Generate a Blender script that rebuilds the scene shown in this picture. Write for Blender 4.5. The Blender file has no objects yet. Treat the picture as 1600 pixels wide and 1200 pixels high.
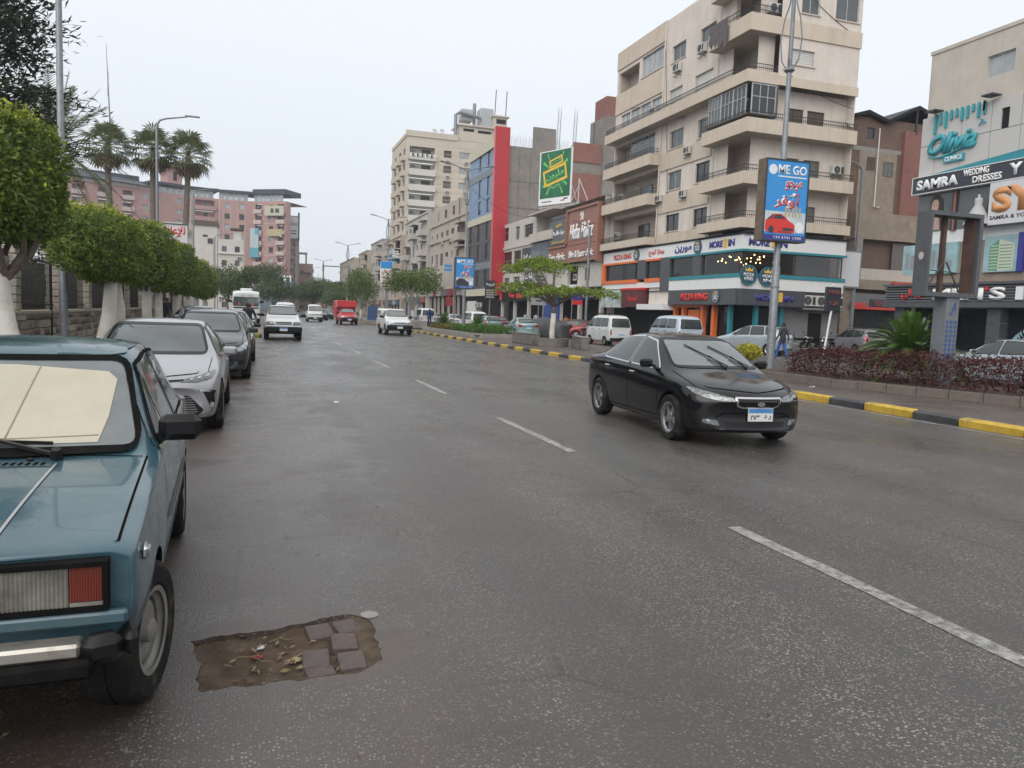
import bpy, bmesh, math, random
from mathutils import Vector, Matrix
from mathutils.bvhtree import BVHTree
from mathutils.geometry import delaunay_2d_cdt
random.seed(7)
R = math.radians
SC = bpy.context.scene
COL = SC.collection
PI = math.pi

# ------------------------------------------------------------------ camera, sky, sun, exposure
CAM_YAW, CAM_PITCH, CAM_ROLL = R(18.604), R(5.1815), R(2.1)
cd = bpy.data.cameras.new('camera')
cd.sensor_fit = 'HORIZONTAL'; cd.sensor_width = 36.0; cd.lens = 36.0 * 1202 / 1600
cd.clip_start = 0.05; cd.clip_end = 3000
cam = bpy.data.objects.new('camera', cd); COL.objects.link(cam)
cam.matrix_world = (Matrix.Translation((0, 0, 1.65)) @ Matrix.Rotation(-CAM_YAW, 4, 'Z')
                    @ Matrix.Rotation(PI / 2 - CAM_PITCH, 4, 'X') @ Matrix.Rotation(CAM_ROLL, 4, 'Z'))
SC.camera = cam

SUN_EL, SUN_AZ = R(40), R(222)          # behind the camera, to its left (compass: 0 = +Y, 90 = +X)
w = bpy.data.worlds.new('World'); SC.world = w; w.use_nodes = True
nt = w.node_tree; nt.nodes.clear()
out = nt.nodes.new('ShaderNodeOutputWorld')
sky = nt.nodes.new('ShaderNodeTexSky'); sky.sky_type = 'NISHITA'; sky.sun_disc = False
sky.sun_elevation = SUN_EL; sky.sun_rotation = SUN_AZ; sky.dust_density = 4.0; sky.air_density = 1.0
bg1 = nt.nodes.new('ShaderNodeBackground'); bg1.inputs[1].default_value = 0.10
hs = nt.nodes.new('ShaderNodeHueSaturation'); hs.inputs['Saturation'].default_value = 0.30
nt.links.new(sky.outputs[0], hs.inputs['Color']); nt.links.new(hs.outputs[0], bg1.inputs[0])
tc = nt.nodes.new('ShaderNodeTexCoord'); no = nt.nodes.new('ShaderNodeTexNoise')      # even cloud cover, faint mottling
no.inputs['Scale'].default_value = 1.3; no.inputs['Detail'].default_value = 3
cr = nt.nodes.new('ShaderNodeValToRGB')          # overcast vault: paler towards the zenith
for e_, (p_, c_) in zip((cr.color_ramp.elements[0], cr.color_ramp.elements[1], cr.color_ramp.elements.new(.32)), ((0., (.72, .755, .815, 1)), (1., (1.05, 1.11, 1.17, 1)), (.32, (.825, .88, .93, 1)))): e_.position = p_; e_.color = c_
sx_ = nt.nodes.new('ShaderNodeSeparateXYZ'); ma = nt.nodes.new('ShaderNodeMath'); ma.operation = 'MULTIPLY_ADD'; ma.inputs[1].default_value = .10
nt.links.new(tc.outputs['Generated'], no.inputs['Vector']); nt.links.new(tc.outputs['Generated'], sx_.inputs[0]); nt.links.new(no.outputs['Fac'], ma.inputs[0]); nt.links.new(sx_.outputs[2], ma.inputs[2]); nt.links.new(ma.outputs[0], cr.inputs[0])
bg2 = nt.nodes.new('ShaderNodeBackground'); bg2.inputs[1].default_value = 1.0
nt.links.new(cr.outputs[0], bg2.inputs[0])
mx = nt.nodes.new('ShaderNodeMixShader'); mx.inputs[0].default_value = 0.86
nt.links.new(bg1.outputs[0], mx.inputs[1]); nt.links.new(bg2.outputs[0], mx.inputs[2]); nt.links.new(mx.outputs[0], out.inputs[0])

sl = bpy.data.lights.new('sun', 'SUN'); sl.energy = 1.5; sl.angle = R(60); sl.color = (1, .97, .93)
so = bpy.data.objects.new('sun', sl); COL.objects.link(so)
sd = Vector((math.sin(SUN_AZ) * math.cos(SUN_EL), math.cos(SUN_AZ) * math.cos(SUN_EL), math.sin(SUN_EL)))
so.rotation_euler = (-sd).to_track_quat('-Z', 'Y').to_euler(); so.location = (0, 0, 60)

SC.view_settings.view_transform = 'Standard'; SC.view_settings.look = 'None'
SC.view_settings.exposure = 0.28; SC.view_settings.gamma = 1.0; SC.view_settings.use_curve_mapping = False
SC.render.engine = 'CYCLES'
SC.cycles.max_bounces = 6; SC.cycles.diffuse_bounces = 3; SC.cycles.glossy_bounces = 3
SC.cycles.transmission_bounces = 4; SC.cycles.transparent_max_bounces = 8; SC.cycles.volume_bounces = 0
SC.cycles.use_denoising = True

# ------------------------------------------------------------------ materials
MATS = {}
def lin(c):                                   # '#rrggbb' or 0-255 tuple -> linear
    if isinstance(c, str): c = tuple(int(c[i:i + 2], 16) for i in (1, 3, 5))
    o = []
    for x in c:
        x /= 255.; o.append(x / 12.92 if x <= .04045 else ((x + .055) / 1.055) ** 2.4)
    return tuple(o)
def mat(name, col, rough=.6, metal=0., spec=.5, var=0., vscale=6., bump=0., bscale=40., coat=0., emit=None,
        streak=0., streak_col=None, dirt=0., dirt_col=(.10, .085, .07), dscale=1.5, ior=None, island=0., coords='Object', rvar=0.):
    """Principled material: base colour with noise variation, rain streaks, blotchy dirt and fine bump."""
    if name in MATS: return MATS[name]
    m = bpy.data.materials.new(name); m.use_nodes = True; MATS[name] = m
    n = m.node_tree.nodes; L = m.node_tree.links
    b = n['Principled BSDF']
    b.inputs['Roughness'].default_value = rough; b.inputs['Metallic'].default_value = metal
    b.inputs['Specular IOR Level'].default_value = spec
    if ior: b.inputs['IOR'].default_value = ior
    if coat: b.inputs['Coat Weight'].default_value = coat; b.inputs['Coat Roughness'].default_value = .04
    if emit: b.inputs['Emission Color'].default_value = (*emit[0], 1); b.inputs['Emission Strength'].default_value = emit[1]
    c4 = (*col, 1)
    b.inputs['Base Color'].default_value = c4
    t = None
    def tex():
        nonlocal t
        if t is None: t = n.new('ShaderNodeTexCoord')
        return t.outputs[coords]
    def noise(scale, detail=4, mapscale=None, rough=.6):
        x = n.new('ShaderNodeTexNoise'); x.inputs['Scale'].default_value = scale; x.inputs['Detail'].default_value = detail
        x.inputs['Roughness'].default_value = rough
        if mapscale:
            mp = n.new('ShaderNodeMapping'); mp.inputs['Scale'].default_value = mapscale
            L.new(tex(), mp.inputs['Vector']); L.new(mp.outputs[0], x.inputs['Vector'])
        else: L.new(tex(), x.inputs['Vector'])
        return x.outputs['Fac']
    def ramp(fac, p0, p1, v0=0., v1=1.):
        r = n.new('ShaderNodeMapRange'); r.inputs[1].default_value = p0; r.inputs[2].default_value = p1
        r.inputs[3].default_value = v0; r.inputs[4].default_value = v1; L.new(fac, r.inputs[0]); return r.outputs[0]
    def mix(fac, a, bb, mode='MIX'):
        x = n.new('ShaderNodeMix'); x.data_type = 'RGBA'; x.blend_type = mode
        if isinstance(fac, float): x.inputs[0].default_value = fac
        else: L.new(fac, x.inputs[0])
        for s, v in ((6, a), (7, bb)):
            if isinstance(v, tuple): x.inputs[s].default_value = v
            else: L.new(v, x.inputs[s])
        return x.outputs[2]
    cur = c4
    if island:
        g = n.new('ShaderNodeNewGeometry')
        lo = tuple(x * (1 - island) for x in col) + (1,); hi = tuple(min(1, x * (1 + island)) for x in col) + (1,)
        cur = mix(g.outputs['Random Per Island'], lo, hi)
    if var:
        lo = (1 - var,) * 3 + (1,); hi = (1 + var,) * 3 + (1,)
        f = ramp(noise(vscale, 5), .3, .7)
        cur = mix(1., cur, mix(f, lo, hi), 'MULTIPLY')
    if streak:
        f = ramp(noise(1.0, 5, (2.2, 2.2, .16), .7), .50, .74, 0, streak)
        cur = mix(f, cur, (*(streak_col or tuple(x * .45 for x in col)), 1))
    if dirt:
        f = ramp(noise(dscale, 6, None, .65), .50, .72, 0, dirt)
        cur = mix(f, cur, (*dirt_col, 1))
    if not isinstance(cur, tuple): L.new(cur, b.inputs['Base Color'])
    if rvar: L.new(ramp(noise(vscale * 1.7, 4), .3, .7, max(.02, rough - rvar), min(1, rough + rvar)), b.inputs['Roughness'])
    if bump:
        bp = n.new('ShaderNodeBump'); bp.inputs['Strength'].default_value = bump; bp.inputs['Distance'].default_value = .02
        L.new(noise(bscale, 5), bp.inputs['Height']); L.new(bp.outputs[0], b.inputs['Normal'])
    return m

# ------------------------------------------------------------------ mesh helpers
class MB:
    """Collects faces and links them as one mesh object."""
    def __init__(s): s.v = []; s.f = []; s.mi = []; s.cur = 0
    def m(s, i): s.cur = i; return s
    def add(s, vs, fs):
        o = len(s.v); s.v += [tuple(p) for p in vs]
        s.f += [tuple(i + o for i in f) for f in fs]; s.mi += [s.cur] * len(fs)
    def quad(s, *p): s.add(p, [tuple(range(len(p)))])
    def box(s, x0, y0, z0, x1, y1, z1, bev=0.):
        if x0 > x1: x0, x1 = x1, x0
        if y0 > y1: y0, y1 = y1, y0
        if z0 > z1: z0, z1 = z1, z0
        if bev:
            s.bbox(Vector(((x0 + x1) / 2, (y0 + y1) / 2, (z0 + z1) / 2)), (x1 - x0, y1 - y0, z1 - z0), bev, Matrix.Identity(3)); return
        s.add([(x0, y0, z0), (x1, y0, z0), (x1, y1, z0), (x0, y1, z0), (x0, y0, z1), (x1, y0, z1), (x1, y1, z1), (x0, y1, z1)],
              [(3, 2, 1, 0), (4, 5, 6, 7), (0, 1, 5, 4), (1, 2, 6, 5), (2, 3, 7, 6), (3, 0, 4, 7)])
    def bbox(s, c, size, bev, rot):
        """bevelled box (44 triangles)"""
        h = [x / 2 for x in size]; vs = []; idx = {}
        for sx in (-1, 1):
            for sy in (-1, 1):
                for sz in (-1, 1):
                    for a in range(3):
                        p = [sx * h[0], sy * h[1], sz * h[2]]
                        for k in range(3):
                            if k != a: p[k] -= math.copysign(min(bev, h[k] * .9), p[k])
                        idx[(sx, sy, sz, a)] = len(vs); vs.append(rot @ Vector(p) + c)
        fs = []
        for a in range(3):
            b, d = (a + 1) % 3, (a + 2) % 3
            for sg in (-1, 1):
                q = []
                for (i, j) in ((-1, -1), (1, -1), (1, 1), (-1, 1)):
                    k = [0, 0, 0]; k[a] = sg; k[b] = i; k[d] = j; q.append(idx[(*k, a)])
                fs.append(tuple(q if sg > 0 else q[::-1]))
            for i in (-1, 1):
                for j in (-1, 1):
                    k0 = [0, 0, 0]; k0[a] = -1; k0[b] = i; k0[d] = j; k1 = list(k0); k1[a] = 1
                    fs.append((idx[(*k0, b)], idx[(*k1, b)], idx[(*k1, d)], idx[(*k0, d)]))
        for sx in (-1, 1):
            for sy in (-1, 1):
                for sz in (-1, 1): fs.append(tuple(idx[(sx, sy, sz, a)] for a in range(3)))
        s.add(vs, fs)
    def obox(s, c, size, rot, bev=0.):
        """box of a size, at a centre, turned by a 3x3 matrix or an angle about z"""
        if not isinstance(rot, Matrix): rot = Matrix.Rotation(rot, 3, 'Z')
        c = Vector(c)
        if bev: s.bbox(c, size, bev, rot); return
        h = [x / 2 for x in size]
        vs = [rot @ Vector((sx * h[0], sy * h[1], sz * h[2])) + c for sz in (-1, 1) for sx, sy in ((-1, -1), (1, -1), (1, 1), (-1, 1))]
        s.add(vs, [(3, 2, 1, 0), (4, 5, 6, 7), (0, 1, 5, 4), (1, 2, 6, 5), (2, 3, 7, 6), (3, 0, 4, 7)])
    def bar(s, a, b, w, h):
        """rectangular bar from a to b"""
        a = Vector(a); b = Vector(b); d = b - a; q = d.to_track_quat('Z', 'Y').to_matrix()
        s.obox((a + b) / 2, (w, h, d.length), q)
    def tube(s, pts, r, n=8, cap=True):
        pts = [Vector(p) for p in pts]; k = len(pts)
        rs = r if isinstance(r, (list, tuple)) else [r] * k
        vs = []; prev = None
        for i, p in enumerate(pts):
            d = (pts[min(i + 1, k - 1)] - pts[max(i - 1, 0)]).normalized()
            if prev is None: u = d.orthogonal().normalized()
            else:
                u = prev - d * prev.dot(d); u = u.normalized() if u.length > 1e-6 else d.orthogonal().normalized()
            prev = u; v = d.cross(u)
            for j in range(n):
                a = 2 * PI * j / n; vs.append(p + (u * math.cos(a) + v * math.sin(a)) * rs[i])
        fs = [(i * n + j, i * n + (j + 1) % n, (i + 1) * n + (j + 1) % n, (i + 1) * n + j) for i in range(k - 1) for j in range(n)]
        if cap: fs += [tuple(range(n - 1, -1, -1)), tuple(range((k - 1) * n, k * n))]
        s.add(vs, fs)
    def cyl(s, a, b, r, r2=None, n=12): s.tube([a, b], [r, r if r2 is None else r2], n)
    def lathe(s, prof, n=16, c=(0, 0, 0), axis='Z', a0=0., a1=2 * PI):
        """profile of (radius, height) turned about an axis through c"""
        full = abs(a1 - a0 - 2 * PI) < 1e-6; m = n if full else n + 1; vs = []; c = Vector(c)
        for (r, h) in prof:
            for j in range(m):
                a = a0 + (a1 - a0) * j / n; x, y = r * math.cos(a), r * math.sin(a)
                p = {'Z': (x, y, h), 'X': (h, x, y), 'Y': (x, h, y)}[axis]; vs.append(Vector(p) + c)
        fs = []
        for i in range(len(prof) - 1):
            for j in range(n):
                k = (j + 1) % m if full else j + 1
                fs.append((i * m + j, i * m + k, (i + 1) * m + k, (i + 1) * m + j))
        s.add(vs, fs)
    def ball(s, c, r, n=8, k=6):
        rr = r if isinstance(r, (tuple, list)) else (r, r, r); vs = []; c = Vector(c)
        for i in range(k + 1):
            t = PI * i / k
            for j in range(n):
                a = 2 * PI * j / n; vs.append(c + Vector((rr[0] * math.sin(t) * math.cos(a), rr[1] * math.sin(t) * math.sin(a), rr[2] * math.cos(t))))
        s.add(vs, [(i * n + j, (i + 1) * n + j, (i + 1) * n + (j + 1) % n, i * n + (j + 1) % n) for i in range(k) for j in range(n)])
    def prism(s, poly, h0, h1, P):
        """polygon in 2-D put through P(u, v, h) at h0 and h1"""
        n = len(poly); vs = [P(u, v, h0) for u, v in poly] + [P(u, v, h1) for u, v in poly]
        s.add(vs, [tuple(range(n - 1, -1, -1)), tuple(range(n, 2 * n))] + [(i, (i + 1) % n, n + (i + 1) % n, n + i) for i in range(n)])
    def mesh(s, name, mats, smooth=False):
        me = bpy.data.meshes.new(name); me.from_pydata(s.v, [], s.f)
        for x in (mats if isinstance(mats, (list, tuple)) else [mats]): me.materials.append(x)
        if any(s.mi): me.polygons.foreach_set('material_index', s.mi)
        if smooth:
            me.polygons.foreach_set('use_smooth', [True] * len(s.f))
            if smooth is not True: me.set_sharp_from_angle(angle=R(smooth))
        me.update(); return me
    def build(s, name, mats, parent=None, smooth=False, label=None):
        return link(name, s.mesh(name, mats, smooth), parent, label)

BASE = {}                                   # things whose parts are written in world coordinates: name -> base point
def link(name, me, parent=None, label=None, loc=None):
    o = bpy.data.objects.new(name, me); COL.objects.link(o)
    if parent is not None:
        o.parent = parent
        if parent.name in BASE: o.location = -BASE[parent.name]
    if loc is not None: o.location = loc
    if label: o['label'] = label
    return o
def tag(o, label=None, cat=None, group=None, kind=None):
    for k, v in (('label', label), ('category', cat), ('group', group), ('kind', kind)):
        if v: o[k] = v
    return o
def thing(name, label, cat, loc=(0, 0, 0), rotz=0., group=None, world=False, scale=1.):
    """an Empty at a thing's base; world=True: its parts are written in world coordinates"""
    o = bpy.data.objects.new(name, None); COL.objects.link(o); o.empty_display_size = .3
    o.location = loc; o.rotation_euler = (0, 0, rotz); o.scale = (scale,) * 3
    if world: BASE[o.name] = Vector(loc)
    return tag(o, label, cat, group)
def copy_thing(root, loc, rotz=0., label=None, scale=None, group=None, mats=None):
    r = root.copy(); COL.objects.link(r); r.location = loc; r.rotation_euler = (0, 0, rotz)
    if scale: r.scale = (scale,) * 3 if not isinstance(scale, tuple) else scale
    if label: r['label'] = label
    if group: r['group'] = group
    def rec(a, b):
        for ch in [c for c in a.children]:
            c = ch.copy(); COL.objects.link(c); c.parent = b
            if mats and c.type == 'MESH' and any(ms.name in mats for ms in c.data.materials if ms):
                c.data = c.data.copy()
                for i, ms in enumerate(c.data.materials):
                    if ms and ms.name in mats: c.data.materials[i] = mats[ms.name]
            rec(ch, c)
    if root.type == 'MESH' and mats and any(ms.name in mats for ms in r.data.materials):
        r.data = r.data.copy()
        for i, ms in enumerate(r.data.materials):
            if ms.name in mats: r.data.materials[i] = mats[ms.name]
    rec(root, r); return r

# ------------------------------------------------------------------ lettering
AR = {  # letter: isolated, final, initial, medial
 'ا': 'FE8D FE8E 0 0', 'أ': 'FE83 FE84 0 0', 'إ': 'FE87 FE88 0 0', 'ب': 'FE8F FE90 FE91 FE92', 'ت': 'FE95 FE96 FE97 FE98', 'ة': 'FE93 FE94 0 0',
 'ج': 'FE9D FE9E FE9F FEA0', 'ح': 'FEA1 FEA2 FEA3 FEA4', 'د': 'FEA9 FEAA 0 0', 'ر': 'FEAD FEAE 0 0', 'ز': 'FEAF FEB0 0 0', 'س': 'FEB1 FEB2 FEB3 FEB4',
 'ش': 'FEB5 FEB6 FEB7 FEB8', 'ع': 'FEC9 FECA FECB FECC', 'ف': 'FED1 FED2 FED3 FED4', 'ق': 'FED5 FED6 FED7 FED8', 'ك': 'FED9 FEDA FEDB FEDC',
 'ل': 'FEDD FEDE FEDF FEE0', 'م': 'FEE1 FEE2 FEE3 FEE4', 'ن': 'FEE5 FEE6 FEE7 FEE8', 'ه': 'FEE9 FEEA FEEB FEEC', 'و': 'FEED FEEE 0 0', 'ي': 'FEF1 FEF2 FEF3 FEF4',
 'ص': 'FEB9 FEBA FEBB FEBC', 'ط': 'FEC1 FEC2 FEC3 FEC4', 'ى': 'FEEF FEF0 0 0', 'ﻻ': 'FEFB FEFC 0 0', 'ﻹ': 'FEF9 FEFA 0 0'}
AR = {k: [chr(int(x, 16)) if x != '0' else None for x in v.split()] for k, v in AR.items()}
def arabic(t):
    t = t.replace('لإ', 'ﻹ').replace('لا', 'ﻻ'); o = []
    for i, c in enumerate(t):
        if c not in AR: o.append(c); continue
        pj = i > 0 and t[i - 1] in AR and AR[t[i - 1]][2] is not None
        nj = i + 1 < len(t) and t[i + 1] in AR and AR[c][2] is not None
        f = AR[c]; o.append(f[3] if pj and nj else f[1] if pj else f[2] if nj else f[0])
    return ''.join(reversed(o))
def text_mesh(body, ext=.02, bold=0., shear=0.):
    """lettering as a mesh, 1 unit wide, centred, in the xy plane; returns mesh and height"""
    c = bpy.data.curves.new('lettering', 'FONT'); c.body = body; c.extrude = 0.0; c.offset = bold; c.shear = shear; c.resolution_u = 3
    c.align_x = 'CENTER'
    o = bpy.data.objects.new('lettering', c); COL.objects.link(o)
    dg = bpy.context.evaluated_depsgraph_get(); me = bpy.data.meshes.new_from_object(o.evaluated_get(dg))
    bpy.data.objects.remove(o); bpy.data.curves.remove(c)
    xs = [v.co.x for v in me.vertices]; ys = [v.co.y for v in me.vertices]
    if not xs: return me, 1
    return me, (min(xs), max(xs), min(ys), max(ys))
def letters(body, P, u0, u1, v0, v1, d, material, parent, name='lettering', thick=.015, bold=0., shear=0., fit=True):
    """fit lettering into the rectangle u0..u1 x v0..v1 of a face P(u, v, depth), standing `thick` proud of depth d"""
    me, b = text_mesh(body, bold=bold, shear=shear)
    bm = bmesh.new(); bm.from_mesh(me); bpy.data.meshes.remove(me)
    if isinstance(b, tuple):
        sx = (u1 - u0) / max(1e-6, b[1] - b[0]); sy = (v1 - v0) / max(1e-6, b[3] - b[2])
        if not fit: sx = math.copysign(abs(sy), sx); 
        mid = (u0 + u1) / 2
        if thick > 0:
            r = bmesh.ops.extrude_face_region(bm, geom=bm.faces[:])
            top = [e for e in r['geom'] if isinstance(e, bmesh.types.BMVert)]
            for v in top: v.co.z = 1.
        for v in bm.verts:
            u = mid + (v.co.x - (b[0] + b[1]) / 2) * sx; vv = v0 + (v.co.y - b[2]) * sy
            v.co = P(u, vv, d - thick * v.co.z)
    me = bpy.data.meshes.new(name); bm.to_mesh(me); bm.free(); me.materials.append(material)
    return link(name, me, parent)
# ------------------------------------------------------------------ ground, road, kerbs, median, pavements
class NT:
    """small node-tree writer"""
    def __init__(s, name):
        s.m = bpy.data.materials.new(name); s.m.use_nodes = True; MATS[name] = s.m
        s.n = s.m.node_tree.nodes; s.l = s.m.node_tree.links; s.b = s.n['Principled BSDF']; s.t = s.n.new('ShaderNodeTexCoord')
    def put(s, sock, v):
        if hasattr(v, 'is_output') or isinstance(v, bpy.types.NodeSocket): s.l.new(v, sock)
        else: sock.default_value = v
    def noise(s, scale, detail=4, rough=.6, ms=None, vec=None):
        x = s.n.new('ShaderNodeTexNoise'); x.inputs['Scale'].default_value = scale; x.inputs['Detail'].default_value = detail; x.inputs['Roughness'].default_value = rough
        v = vec or s.t.outputs['Object']
        if ms:
            mp = s.n.new('ShaderNodeMapping'); mp.inputs['Scale'].default_value = ms; s.l.new(v, mp.inputs[0]); v = mp.outputs[0]
        s.l.new(v, x.inputs['Vector']); return x.outputs['Fac']
    def vor(s, scale, feature='F1'):
        x = s.n.new('ShaderNodeTexVoronoi'); x.inputs['Scale'].default_value = scale; x.feature = feature
        s.l.new(s.t.outputs['Object'], x.inputs['Vector']); return x
    def ramp(s, f, a, b, c=0., d=1.):
        r = s.n.new('ShaderNodeMapRange')
        for i, v in enumerate((a, b, c, d)): r.inputs[i + 1].default_value = v
        s.l.new(f, r.inputs[0]); return r.outputs[0]
    def math(s, op, a, b=0.):
        x = s.n.new('ShaderNodeMath'); x.operation = op; s.put(x.inputs[0], a); s.put(x.inputs[1], b); return x.outputs[0]
    def mix(s, f, a, b, mode='MIX'):
        x = s.n.new('ShaderNodeMix'); x.data_type = 'RGBA'; x.blend_type = mode
        s.put(x.inputs[0], f); s.put(x.inputs[6], (*a, 1) if isinstance(a, tuple) else a); s.put(x.inputs[7], (*b, 1) if isinstance(b, tuple) else b); return x.outputs[2]
    def xyz(s):
        x = s.n.new('ShaderNodeSeparateXYZ'); s.l.new(s.t.outputs['Object'], x.inputs[0]); return x.outputs
    def bump(s, h, strength, dist=.01, normal=None):
        x = s.n.new('ShaderNodeBump'); x.inputs['Strength'].default_value = strength; x.inputs['Distance'].default_value = dist; s.l.new(h, x.inputs['Height'])
        if normal: s.l.new(normal, x.inputs['Normal'])
        return x.outputs[0]

def asphalt_material(name, mud=1.0, paint=None):
    k = NT(name); X = k.xyz()
    v = k.vor(62); v2 = k.vor(120)
    sep = k.n.new('ShaderNodeSeparateColor'); k.l.new(v.outputs['Color'], sep.inputs[0])
    sep2 = k.n.new('ShaderNodeSeparateColor'); k.l.new(v2.outputs['Color'], sep2.inputs[0])
    stone = k.math('MULTIPLY', k.ramp(sep.outputs[0], .44, .50), k.ramp(v.outputs['Distance'], .46, .30))
    stone2 = k.math('MULTIPLY', k.ramp(sep2.outputs[0], .58, .64), k.ramp(v2.outputs['Distance'], .46, .28))
    base = k.mix(k.ramp(k.noise(.9, 5), .3, .7), (.044, .0405, .0385), (.066, .061, .058))
    base = k.mix(k.ramp(k.noise(.22, 3, .5, (1, .25, 1)), .35, .7, 0, .55), base, (.082, .075, .071))
    grain = k.ramp(k.noise(160, 2), .3, .7, .75, 1.25)
    gx = k.n.new('ShaderNodeCombineColor'); [k.l.new(grain, gx.inputs[i]) for i in range(3)]
    base = k.mix(1., base, gx.outputs[0], 'MULTIPLY')
    base = k.mix(k.math('MULTIPLY', stone2, .55), base, (.30, .275, .24))
    base = k.mix(k.math('MULTIPLY', stone, k.math('MULTIPLY', k.ramp(k.noise(2.2, 4), .3, .7, .3, .9), k.ramp(sep.outputs[1], 0, 1, .35, 1.))), base, (.44, .40, .345))
    trk = k.ramp(k.noise(.9, 3, .5, (1, .02, 1)), .42, .6, 0, .5); base = k.mix(trk, base, (.044, .040, .038))       # tyre-darkened lanes and old patches
    ptc = k.vor(.11); base = k.mix(k.ramp(ptc.outputs['Distance'], .30, .27, 0, .28), base, (.038, .035, .034))
    if mud:                                                    # brown silt washed to the parking side
        f = k.ramp(X[0], 2.8, -.4, 0, 1)
        f = k.math('MULTIPLY', f, k.ramp(k.noise(.75, 6, .7, (1, .5, 1)), .36, .62, .1, 1.))
        base = k.mix(k.math('MULTIPLY', f, .8 * mud), base, (.076, .050, .038))
        dx = k.math('MULTIPLY', k.math('SUBTRACT', X[0], .28), 1.5); dy = k.math('MULTIPLY', k.math('SUBTRACT', X[1], 3.70), 2.2)      # soil spilled round the pothole
        f3 = k.ramp(k.math('ADD', k.math('ADD', k.math('MULTIPLY', dx, dx), k.math('MULTIPLY', dy, dy)), k.math('MULTIPLY', k.noise(5, 6, .7), 1.1)), 1.35, .85)
        base = k.mix(k.math('MULTIPLY', f3, .85), base, (.085, .062, .045))
        f2 = k.ramp(k.noise(1.3, 7, .72, (.5, 1.6, 1)), .56, .68, 0, .5)
        base = k.mix(k.math('MULTIPLY', f2, k.ramp(X[0], 4.5, .5)), base, (.042, .030, .024))
    cr = k.vor(.55, 'DISTANCE_TO_EDGE'); 
    wob = k.noise(3.0, 4)
    crack = k.math('MULTIPLY', k.ramp(cr.outputs['Distance'], .012, .002), k.ramp(k.noise(.35, 2), .52, .62))
    base = k.mix(k.math('MULTIPLY', crack, .6), base, (.018, .017, .016))
    wet = k.math('MAXIMUM', k.ramp(k.noise(.55, 5, .6, (1, .55, 1)), .40, .62), trk)
    rough = k.ramp(wet, 0, 1, .46, .19)
    pud = k.math('MULTIPLY', k.ramp(k.noise(1.1, 4, .55), .50, .60), k.ramp(X[0], 2.0, 0.))
    rough = k.math('MULTIPLY', rough, k.ramp(pud, 0, 1, 1., .3))
    h = k.math('ADD', k.math('MULTIPLY', stone, .6), k.math('ADD', k.noise(120, 3), k.math('MULTIPLY', stone2, .4)))
    if paint:
        worn = k.ramp(k.noise(14, 6, .75), .40, .62, 1, .12)
        worn = k.math('MULTIPLY', worn, k.ramp(k.noise(1.7, 3), .3, .6, .55, 1.))
        worn = k.math('MULTIPLY', worn, k.ramp(k.math('SUBTRACT', 1., stone), 0, 1, .6, 1))
        base = k.mix(worn, base, paint); rough = k.math('MAXIMUM', rough, .4)
    k.l.new(base, k.b.inputs['Base Color']); k.l.new(rough, k.b.inputs['Roughness'])
    k.b.inputs['Specular IOR Level'].default_value = .6
    k.l.new(k.bump(h, .5, .006), k.b.inputs['Normal'])
    return k.m
M_ASPH = asphalt_material('wet_asphalt')
M_ASPH2 = asphalt_material('service_asphalt', 0)
M_PAINT = asphalt_material('road_paint', .6, (.43, .42, .39))

def paving_material(name, c0, c1, mortar, bw, bh, rough=.5, off=.5):
    k = NT(name); br = k.n.new('ShaderNodeTexBrick'); k.l.new(k.t.outputs['Object'], br.inputs['Vector'])
    br.inputs['Scale'].default_value = 1.; br.inputs['Brick Width'].default_value = bw; br.inputs['Row Height'].default_value = bh
    br.inputs['Mortar Size'].default_value = .006; br.offset = off
    for n_, c in (('Color1', c0), ('Color2', c1), ('Mortar', mortar)): br.inputs[n_].default_value = (*c, 1)
    col = k.mix(k.ramp(k.noise(1.1, 6, .7), .45, .7, 0, .6), br.outputs['Color'], tuple(x * .55 for x in c0))
    k.l.new(col, k.b.inputs['Base Color']); k.l.new(k.ramp(k.noise(.8, 4), .35, .65, rough - .2, rough + .15), k.b.inputs['Roughness'])
    k.l.new(k.bump(k.math('ADD', k.math('MULTIPLY', br.outputs['Fac'], -1.), k.math('MULTIPLY', k.noise(60, 3), .3)), .5, .008), k.b.inputs['Normal'])
    return k.m
M_MED = paving_material('median_paving', (.125, .100, .088), (.105, .088, .078), (.055, .046, .040), .2, .1)
M_SIDE = paving_material('sidewalk_paving', (.20, .18, .16), (.17, .155, .14), (.08, .07, .062), .4, .4, .6, 0)
M_EARTH = mat('earth', (.098, .071, .051), .95, spec=.2, var=.4, vscale=9, bump=.9, bscale=30, dirt=.5, dscale=6, dirt_col=(.075, .055, .042))
M_GROUND = mat('ground', (.12, .105, .09), .95, var=.3, vscale=.3)
M_KY = mat('kerb_yellow', (.52, .345, .04), .6, var=.25, vscale=5, bump=.3, bscale=50, dirt=.95, dscale=2.8, dirt_col=(.12, .10, .075))
M_KB = mat('kerb_black', (.045, .047, .052), .5, var=.3, vscale=5, bump=.3, bscale=50, dirt=.5, dscale=4, dirt_col=(.13, .12, .105))
M_CONC = mat('concrete', (.27, .25, .225), .85, var=.18, vscale=2.5, bump=.35, bscale=35, dirt=.6, dscale=1.2, dirt_col=(.13, .115, .10))
M_CONCD = mat('concrete_dark', (.16, .145, .13), .85, var=.25, vscale=2.5, bump=.4, bscale=30, dirt=.5, dscale=1.6, dirt_col=(.075, .065, .055))
M_STEEL = mat('galvanised_steel', (.23, .245, .26), .5, .5, var=.2, vscale=8, dirt=.35, dscale=5, dirt_col=(.18, .17, .16))
M_DARKST = mat('dark_steel', (.055, .058, .062), .5, .3, var=.2, vscale=10)
M_BLACK = mat('black_plastic', (.014, .014, .015), .5, spec=.15)
M_WHITE = mat('white_paint', (.70, .71, .70), .5, var=.08, vscale=3, dirt=.3, dscale=2, dirt_col=(.42, .40, .36))

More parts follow.
